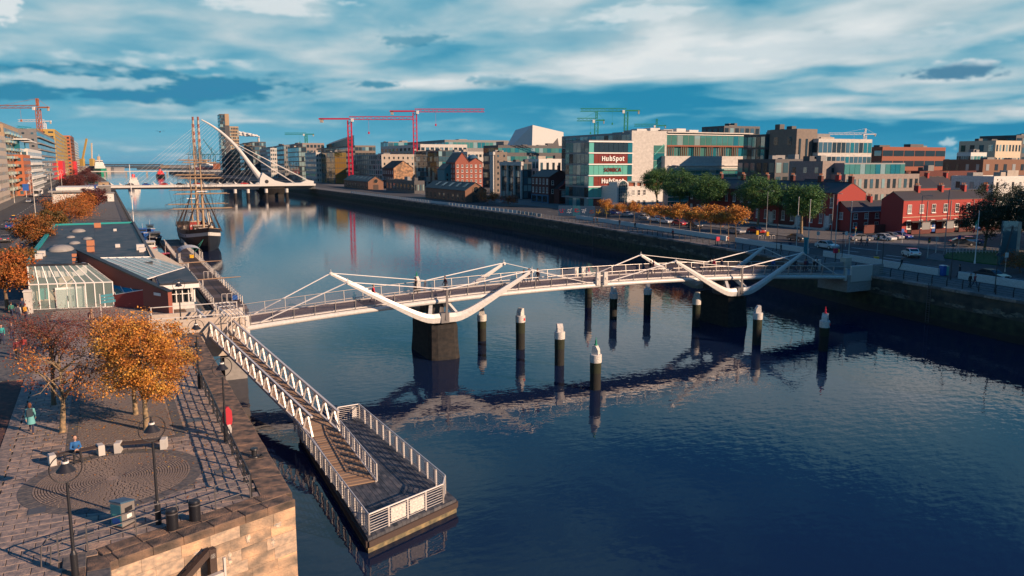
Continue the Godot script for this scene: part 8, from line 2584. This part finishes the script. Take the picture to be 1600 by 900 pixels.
func make_vehicles() -> void:
	var p := make_car("white hatchback waiting at the junction on the south quay", Transform3D(Basis(Vector3.UP, PI - 0.15), Vector3(66.5,5,-131.98)), M.car5)
	var C := [[Vector3(74.85,5,-159.53), 0.5, 0, "silver car parked below the corner cottage"], [Vector3(77.67,5,-162.23), 0.5, 2, "grey car parked beside the silver one"], [Vector3(80.17,5,-163.61), 0.5, 3, "deep blue car parked before the brick terrace"], [Vector3(88.46,5,-153.15), 1.3, 6, "blue car standing behind the small lawn"], [Vector3(84.85,5,-149.56), 1.3, 7, "dark car behind the flagpole on the lawn"], [Vector3(36.67,5,-219.59), 0.45, 8, "silver car parked behind the fourth golden tree"], [Vector3(39.64,5,-205.56), 0.45, 0, "pale car parked behind the sixth golden tree"], [Vector3(43.84,5,-191.29), 0.45, 1, "black car parked behind the ninth golden tree"], [Vector3(38.38,5,-212.35), 0.45, 5, "white car parked behind the fifth golden tree"], [Vector3(49.48,5,-175.58), 0.45, 2, "grey car passing behind the last golden tree"]]
	for e in C:
		repaint(copy(p, Transform3D(Basis(Vector3.UP, e[1]), e[0]), e[3]), M["car%d" % e[2]])
	make_car("black taxi with yellow roof sign driving on the north road", at(LT, -28.72, 4.95, -216.34, PI), M.car1, true)
	for e in [[-27.0, -186.0, 3, "blue car on the north road beside the olive tree"], [-33.0, -330.0, 2, "grey car farther up the north road"], [-27.5, -420.0, 4, "red car far up the north road"], [-33.5, -490.0, 1, "black car far up the north road"], [-24.7, -150.0, 7, "dark car parked behind the pavilion trees"]]:
		repaint(copy(p, at(LT, e[0], 4.95, e[1], PI if e[0] > -30 else 0.0), e[3]), M["car%d" % e[2]])
	for e in [[Vector3(57.36,5,-159.53), 0.4, 7, "dark car on the road behind the leftmost flagpole"], [Vector3(57.61,5,-145.03), 0.4, 0, "silver car on the road between the flagpoles"], [Vector3(54.49,5,-177.2), 0.4, 4, "red car passing under the broad plane tree"], [Vector3(70.1,5,-159.53), 1.6, 2, "grey car turning at the junction"], [Vector3(64.31,5,-105.54), 0.35, 1, "black car behind the flood wall at the right"], [Vector3(31.38,5,-241.52), 0.45, 3, "blue car parked beside the hoarding"], [Vector3(33.62,5,-232.8), 0.45, 8, "silver car parked beside the cream building"], [Vector3(41.95,5,-199.2), 0.45, 4, "red car parked behind the seventh golden tree"]]:
		repaint(copy(p, Transform3D(Basis(Vector3.UP, e[1]), e[0] - Vector3(0, 0.05, 0)), e[3]), M["car%d" % e[2]])
	var q := south_edge()
	for k in 26:
		var z := 24.0 - k * 7.0
		var s0 := MB.new()
		s0.b2(-0.08, 0.08, 4.946, 4.953, -1.5, 1.5)
		structure("road_marking", s0, M.line_white, at(RT, edge_x(q, z) + 16.5, 0, z, 0.07))
	# cars on the harp bridge
	for k in 9:
		var x := 12.0 + k * 8.6
		repaint(copy(p, Transform3D(Basis(Vector3(0.91,0,-0.41), Vector3.UP, Vector3(0.41,0,0.91)), Vector3(-222,0,-438)) * Transform3D(Basis(Vector3.UP, PI / 2 if k % 2 else -PI / 2), Vector3(x, 7.92, 4.6 if k % 2 else 1.6)), "%s car on the distant harp bridge, counted from its north end" % ["first", "second", "third", "fourth", "fifth", "sixth", "seventh", "eighth", "ninth"][k]), M["car%d" % [7, 3, 4, 1, 4, 8, 2, 4, 0][k]])
	# white coach on the north road
	var t := thing("coach", "white coach standing on the north road beside a blue sign", "bus", at(LT, -34.0, 4.95, -395, 0.0))
	var s := MB.new()
	s.slab(-1.25, 1.25, 0.4, 3.3, -6, 6, 0.2)
	pm(t, "body", s, M.render_white)
	pb(t, "windscreen", M.window_glass, -1.1, 1.1, 1.4, 2.9, 5.98, 6.05)
	for sx in [-1, 1]: pb(t, "window_band", M.window_glass, sx * 1.25 - 0.03, sx * 1.25 + 0.03, 1.6, 2.7, -5.6, 5.4)
	for e in [[-1.1, 4], [1.1, 4], [-1.1, -3.5], [1.1, -3.5]]:
		s = MB.new(); s.tube(Vector3(e[0] - 0.15, 0.5, e[1]), Vector3(e[0] + 0.15, 0.5, e[1]), 0.5, 0.5, 12); pm(t, "wheel", s, M.rubber)
	t = thing("delivery_van", "white van behind the coach on the north road", "van", at(LT, -34.4, 4.95, -425, 0.0))
	s = MB.new(); s.slab(-1.0, 1.0, 0.35, 2.4, -2.6, 1.6, 0.15); s.slab(-1.0, 1.0, 0.35, 1.3, 1.6, 2.7, 0.2); pm(t, "body", s, M.render_white)
	pb(t, "windscreen", M.window_glass, -0.85, 0.85, 1.3, 2.1, 1.6, 1.66)
	for e in [[-0.9, 1.8], [0.9, 1.8], [-0.9, -1.7], [0.9, -1.7]]:
		s = MB.new(); s.tube(Vector3(e[0] - 0.12, 0.36, e[1]), Vector3(e[0] + 0.12, 0.36, e[1]), 0.36, 0.36, 12); pm(t, "wheel", s, M.rubber)
func repaint(o: Node3D, m: Material) -> void:
	(o.get_node("body") as MeshInstance3D).material_override = m

# ------------------------------------------------------------------ small things
func pole(nm: String, label: String, cat: String, x: Transform3D, h: float, r: float, m: Material, group: String) -> Node3D:
	var t := thing(nm, label, cat, x, group)
	var s := MB.new()
	s.lathe(Vector3.ZERO, [Vector2(r * 1.6, 0), Vector2(r * 1.6, 0.4), Vector2(r, 0.5), Vector2(r * 0.6, h), Vector2(0, h)], 8)
	pm(t, "pole", s, m)
	return t
func make_details() -> void:
	var t: Node3D
	var s: MB
	# flagpoles at the far landing
	var fp := [Vector3(51.61,5,-143.93), Vector3(51.78,5,-138.71), Vector3(54.17,5,-132.9), Vector3(57.32,5,-134.78)]
	var fh := [9.25, 9.03, 9.3, 8.89]
	for i in 4:
		t = pole("flagpole", ["leftmost pale flagpole behind the shaded span", "second pale flagpole, at the arm tip of the shaded span", "third pale flagpole, beside the corner cottage", "rightmost pale flagpole of the four before the corner cottage"][i], "flagpole", Transform3D(Basis(), fp[i]), fh[i], 0.09, M.stone_pale, "pale flagpoles at the far landing")
		s = MB.new(); s.ball(Vector3(0, fh[i] + 0.08, 0), Vector3(0.1, 0.1, 0.1)); pm(t, "finial", s, M.galv)
	t = pole("flagpole", "white flagpole with a limp green white and red flag on the lawn", "flagpole", Transform3D(Basis(), Vector3(71.8,5,-122.63)), 8.2, 0.09, M.frame_white, "")
	s = MB.new(); s.outline(PackedVector2Array([Vector2(-0.45, 6.3), Vector2(-0.06, 6.9), Vector2(-0.06, 5.7), Vector2(-0.5, 5.2)]), -0.06, -0.02); var fl := pm(t, "flag", s, M.green_paint)
	s = MB.new(); s.outline(PackedVector2Array([Vector2(-0.5, 5.8), Vector2(-0.2, 6.2), Vector2(-0.2, 5.4), Vector2(-0.6, 4.9)]), -0.015, 0.03); pm(fl, "flag_stripe", s, M.frame_white)
	s = MB.new(); s.outline(PackedVector2Array([Vector2(-0.7, 5.3), Vector2(-0.45, 5.8), Vector2(-0.4, 5.0), Vector2(-0.75, 4.7)]), 0.035, 0.07); pm(fl, "flag_stripe", s, M.red_paint)
	# street lamps of the south quay: [base, head height, label]
	var sl := [[Vector3(61.05,5,-151.94), 9.6, "tall grey street lamp left of the corner cottage"], [Vector3(73.55,5,-134.78), 11.0, "tall teal grey street lamp before the lawn"], [Vector3(74.36,5,-145.03), 9.5, "grey street lamp behind the white hatchback"], [Vector3(58.77,5,-183.98), 9.0, "grey street lamp under the broad plane tree"]]
	for e in sl:
		t = pole("street_lamp", e[2], "street lamp", Transform3D(Basis(Vector3.UP, 0.4), e[0]), e[1], 0.09, M.frame_grey, "street lamps of the south quay")
		s = MB.new(); s.beam(Vector3(0, e[1], 0), Vector3(0, e[1] + 0.15, 1.5), 0.07, 0.07); pm(t, "arm", s, M.frame_grey)
		s = MB.new(); s.box(Vector3(0, e[1] + 0.12, 1.7), Vector3(0.25, 0.1, 0.7)); pm(t, "lamp_head", s, M.frame_grey)
	# quay lamps, dark, on the south promenade
	for e in [[Vector3(54.97,5,-117.32), "dark promenade lamp beside the far landing"], [Vector3(58.73,5,-105.54), "dark promenade lamp at the recycling bin"], [Vector3(58.28,5,-94.9), "dark promenade lamp at the right edge"], [Vector3(46.96,5,-140.75), "dark promenade lamp beside the far arm tip"], [Vector3(51.47,5,-123.42), "dark promenade lamp above the far landing rail"]]:
		t = pole("promenade_lamp", e[1], "lamp post", Transform3D(Basis(), e[0]), 4.6, 0.06, M.iron, "promenade lamps of the south quay")
		s = MB.new(); s.lathe(Vector3(0, 4.5, 0), [Vector2(0.3, 0), Vector2(0.1, 0.28), Vector2(0.03, 0.3), Vector2(0, 0.3)], 10); pm(t, "shade", s, M.iron)
	# traffic lights, signs
	for e in [[Vector3(68.35,5,-130.18), "traffic light on the kerb beside the white hatchback"], [Vector3(62.11,5,-134.78), "traffic light at the near side of the junction"], [Vector3(66.1,5,-153.15), "traffic light before the cottage wall"]]:
		t = pole("traffic_light", e[1], "traffic light", Transform3D(Basis(), e[0]), 3.2, 0.06, M.stone_pale, "traffic lights of the junction")
		pb(t, "signal_box", M.iron, -0.16, 0.16, 2.5, 3.4, 0.06, 0.26)
		for k in 3:
			s = MB.new(); s.tube(Vector3(0, 2.68 + k * 0.27, 0.26), Vector3(0, 2.68 + k * 0.27, 0.28), 0.09, 0.09, 8); pm(t, "lens", s, [M.green_paint, M.yellow, M.red_paint][k])
	var sg := [[Vector3(57.14,5,-148.4), "grey", "grey backed road sign beside the second flagpole", "galv"], [Vector3(75.84,5,-154.39), "blue", "blue parking sign before the brick terrace", "blue_paint"], [Vector3(79.25,5,-140.75), "blue", "blue sign at the back of the lawn", "blue_paint"], [Vector3(62.41,5,-148.4), "grey", "white road sign before the corner cottage", "frame_white"], [Vector3(73.67,5,-137.7), "grey", "small grey sign between lamp and traffic light", "galv"], [Vector3(70.66,5,-113.12), "grey", "white finger sign beside the glass stele", "frame_white"]]
	for e in sg:
		t = pole("road_sign", e[2], "road sign", Transform3D(Basis(Vector3.UP, 0.3), e[0]), 2.9, 0.04, M.galv, "road signs of the south quay")
		pb(t, "plate", M[e[3]], -0.32, 0.32, 2.1, 2.8, 0.05, 0.08)
	for e in [[Vector3(50.93,5,-165.02), "left"], [Vector3(52.17,5,-162.23), "right"]]:
		t = thing("parking_meter", "%s one of two yellow parking posts on the south road" % e[1], "parking post", Transform3D(Basis(), e[0]), "yellow parking posts")
		pb(t, "post", M.iron_grey, -0.05, 0.05, 0, 0.8, -0.05, 0.05); pb(t, "head", M.yellow, -0.24, 0.24, 0.7, 1.55, -0.2, 0.2)
	for k in 4:
		t = thing("bicycle_stand", "%s steel hoop stand between the yellow parking posts" % ["first", "second", "third", "fourth"][k], "bicycle stand", Transform3D(Basis(Vector3.UP, 0.4), Vector3(51,5,-162.23) + Vector3(k * 1.0 - 0.4, 0, -k * 0.2)), "bicycle stands on the south road")
		s = MB.new(); s.path([Vector3(-0.35, 0, 0), Vector3(-0.35, 0.75, 0), Vector3(0.35, 0.75, 0), Vector3(0.35, 0, 0)], [0.03], 6); pm(t, "hoop", s, M.galv)
	for e in [[Vector3(57.98,5,-125.87), "yellow grit box at the junction kerb"], [Vector3(56.13,5,-136.72), "yellow grit box beside the third flagpole"]]:
		t = thing("grit_box", e[1], "grit box", Transform3D(Basis(), e[0]), "yellow grit boxes"); pb(t, "body", M.yellow, -0.3, 0.3, 0, 0.6, -0.25, 0.25); pb(t, "lid", M.yellow, -0.34, 0.34, 0.6, 0.7, -0.29, 0.29)
	for e in [[Vector3(38.75,5,-149.56), "red lifebuoy box on the rail below the golden trees"], [Vector3(52.83,5,-129.3), "red lifebuoy box at the end of the shaded span"]]:
		t = thing("lifebuoy_case", e[1], "lifebuoy", Transform3D(Basis(Vector3.UP, 0.3), e[0]), "lifebuoy boxes of the south quay")
		pb(t, "post", M.iron, -0.05, 0.05, 0, 1.0, -0.05, 0.05)
		s = MB.new(); s.slab(-0.36, 0.36, 0.9, 1.7, -0.15, 0.15, 0.08); pm(t, "case", s, M.red_life)
	# recycling bins, teal totem, orange beacon
	t = thing("recycling_bin", "blue and green recycling bin against the flood wall", "litter bin", Transform3D(Basis(Vector3.UP, 0.35), Vector3(60.09,5,-109.83)))
	pb(t, "body", M.blue_paint, -0.5, 0.1, 0, 1.35, -0.35, 0.35); pb(t, "body", M.glass_mint, 0.12, 0.55, 0, 1.3, -0.35, 0.35); pb(t, "lid", M.frame_white, -0.55, 0.15, 1.35, 1.42, -0.4, 0.4)
	t = thing("information_totem", "teal information totem beside the second flagpole", "sign", Transform3D(Basis(Vector3.UP, 0.2), Vector3(49.91,5,-134.78)))
	pb(t, "slab", M.teal_render, -0.3, 0.3, 0, 2.6, -0.1, 0.1); pb(t, "header", M.teal_paint, -0.42, 0.42, 2.6, 2.95, -0.14, 0.14)
	t = thing("glass_stele", "tall blue glass stele on the lawn at the right", "monument", Transform3D(Basis(Vector3.UP, -0.25), Vector3(75.34,5,-120.29)))
	pb(t, "slab", M.glass_blue, -1.1, 0.9, 0, 6.8, -0.4, 0.4)
	pb(t, "stone_edge", M.stone_beige, 0.9, 1.35, 0, 6.7, -0.45, 0.45)
	s = MB.new(); s.beam(Vector3(-0.7, 0.2, 0.42), Vector3(0.2, 6.0, 0.42), 0.03, 0.25); pm(t, "dark_band", s, M.cladding_dark)
	# lawn with its low rail
	var lw := MB.new()
	var lp := [Vector3(28.28,5,-10.93), Vector3(26.93,5,-5.01), Vector3(27.39,5,0.36), Vector3(34.46,5,0.19), Vector3(47.6,5,-11.49), Vector3(40.9,5,-15.66), Vector3(34.58,5,-15.24)]
	var poly := PackedVector2Array()
	for p in lp: poly.append(Vector2(p.x, p.z))
	lw.prism(poly, 4.9, 5.1)
	var lo := structure("lawn", lw, M.grass, RT)
	s = MB.new()
	for i in 2600:
		var k := Vector2(rng.randf_range(20, 60), rng.randf_range(-30, 12))
		if not Geometry2D.is_point_in_polygon(k, poly): continue
		var b := Vector3(k.x, 5.09, k.y)
		var d := Vector3(rng.randf_range(-0.06, 0.06), rng.randf_range(0.1, 0.2), rng.randf_range(-0.06, 0.06))
		s.tri(b - Vector3(0.04, 0, 0), b + Vector3(0.04, 0, 0.02), b + d)
	var gr := pm(lo, "grass", s, M.grass)
	gr.set_meta("kind", "stuff")
	t = thing("lawn_railing", "low pale railing along the back of the small lawn", "railing", RT)
	rail_run(t, Vector3(33.7,5,-14.57), Vector3(42.83,5,-11.48), 0.9, 16, 1, M.parapet, 0.06, 0.025, 0.03)
	# kerbs and traffic island at the junction
	s = MB.new()
	var ip := PackedVector2Array()
	for p in [Vector3(23.95,5,-10.97), Vector3(23.82,5,-7.32), Vector3(32.24,5,-14.18), Vector3(32.77,5,-16.06), Vector3(28.39,5,-13.87)]: ip.append(Vector2(p.x, p.z))
	s.prism(ip, 4.9, 5.08)
	structure("kerb_island", s, M.path, RT)
	for k in 6:
		s = MB.new()
		var p: Vector3 = [Vector3(27.73,5,-27.5), Vector3(27.9,5,-26.22), Vector3(28.08,5,-24.96), Vector3(22.72,5,-25.08), Vector3(23.31,5,-16.19), Vector3(19.77,5,-13.84)][k]
		s.b2(p.x - 0.3, p.x + 0.3, 4.946, 4.953, p.z - 1.8, p.z + 1.8)
		structure("road_marking", s, M.line_white, RT)
	# lamp standards along the north road
	for k in 9:
		var x := -22.8 if k % 2 == 0 else -37.8
		var z := -120.0 - k * 42.0
		t = pole("road_lamp", "pale tall road lamp on the north road, %s from the pavilion" % ["first", "second", "third", "fourth", "fifth", "sixth", "seventh", "eighth", "ninth"][k], "street lamp", at(LT, x, 5, z), 12.0, 0.11, M.stone_pale, "road lamps of the north quay")
		s = MB.new(); s.ring(Vector3(0, 11.4, 0), 0.9, 0.06, Basis(), 16, 4); pm(t, "scroll", s, M.stone_pale)
		s = MB.new(); s.lathe(Vector3(-0.9 if k % 2 == 0 else 0.9, 10.1, 0), [Vector2(0.4, 0), Vector2(0.15, 0.4), Vector2(0, 0.5)], 8); pm(t, "shade", s, M.stone_pale)
		s = MB.new(); s.beam(Vector3(0, 11.4, 0), Vector3(-0.9 if k % 2 == 0 else 0.9, 10.6, 0), 0.06, 0.06); pm(t, "arm", s, M.stone_pale)
	t = pole("mast_pole", "tall white pole on the quay behind the pavilion roof", "flagpole", at(LT, -0.58, 5, -184.55), 15.0, 0.12, M.frame_white, "")
	t = thing("road_signboard", "blue road sign beside the white coach", "road sign", at(LT, -37.6, 5, -385))
	pb(t, "plate", M.blue_paint, -1.2, 1.2, 3.0, 6.0, -0.1, 0.1); pb(t, "post", M.galv, -0.1, 0.1, 0, 3.0, -0.1, 0.1)
	# quayside flower of people far off: boxes, kiosks on the far north quay
	for k in 6:
		t = thing("quay_cabin", "small %s cabin on the far north quay" % ["white", "red", "grey", "blue", "tan", "teal"][k], "cabin", at(LT, -6.0 - (k % 2) * 6, 5, -330 - k * 52.0), "cabins on the far north quay")
		pb(t, "wall", M[["render_white", "red_paint", "cladding_grey", "blue_paint", "cladding_tan", "teal_paint"][k]], -3, 3, 0, 3.2, -5, 5)
		pb(t, "roof", M.concrete_grey, -3.3, 3.3, 3.2, 3.5, -5.3, 5.3); pb(t, "door", M.frame_dark, -0.6, 0.6, 0, 2.2, 5, 5.08)
	# gull in the sky
	t = thing("seagull", "small dark gull gliding above the river mouth", "bird", Transform3D(Basis(Vector3.UP, 0.6), Vector3(-65.12,26.11,-150)))
	s = MB.new()
	s.ball(Vector3.ZERO, Vector3(0.12, 0.11, 0.3), 8, 6)
	s.ball(Vector3(0, 0.05, 0.3), Vector3(0.07, 0.07, 0.09), 6, 5)
	for sx in [-1.0, 1.0]:
		var w := [Vector3(sx * 0.08, 0.03, 0.12), Vector3(sx * 0.5, 0.2, 0.14), Vector3(sx * 0.95, 0.1, -0.05), Vector3(sx * 0.5, 0.17, -0.08), Vector3(sx * 0.08, 0.03, -0.12)]
		for q in [[0, 1, 3], [0, 3, 4], [1, 2, 3]]:
			s.tri(w[q[0]], w[q[1]], w[q[2]]); s.tri(w[q[0]], w[q[2]], w[q[1]])
	s.tri(Vector3(-0.1, 0, -0.25), Vector3(0.1, 0, -0.25), Vector3(0, 0.02, -0.5))
	pm(t, "body", s, M.cladding_dark)
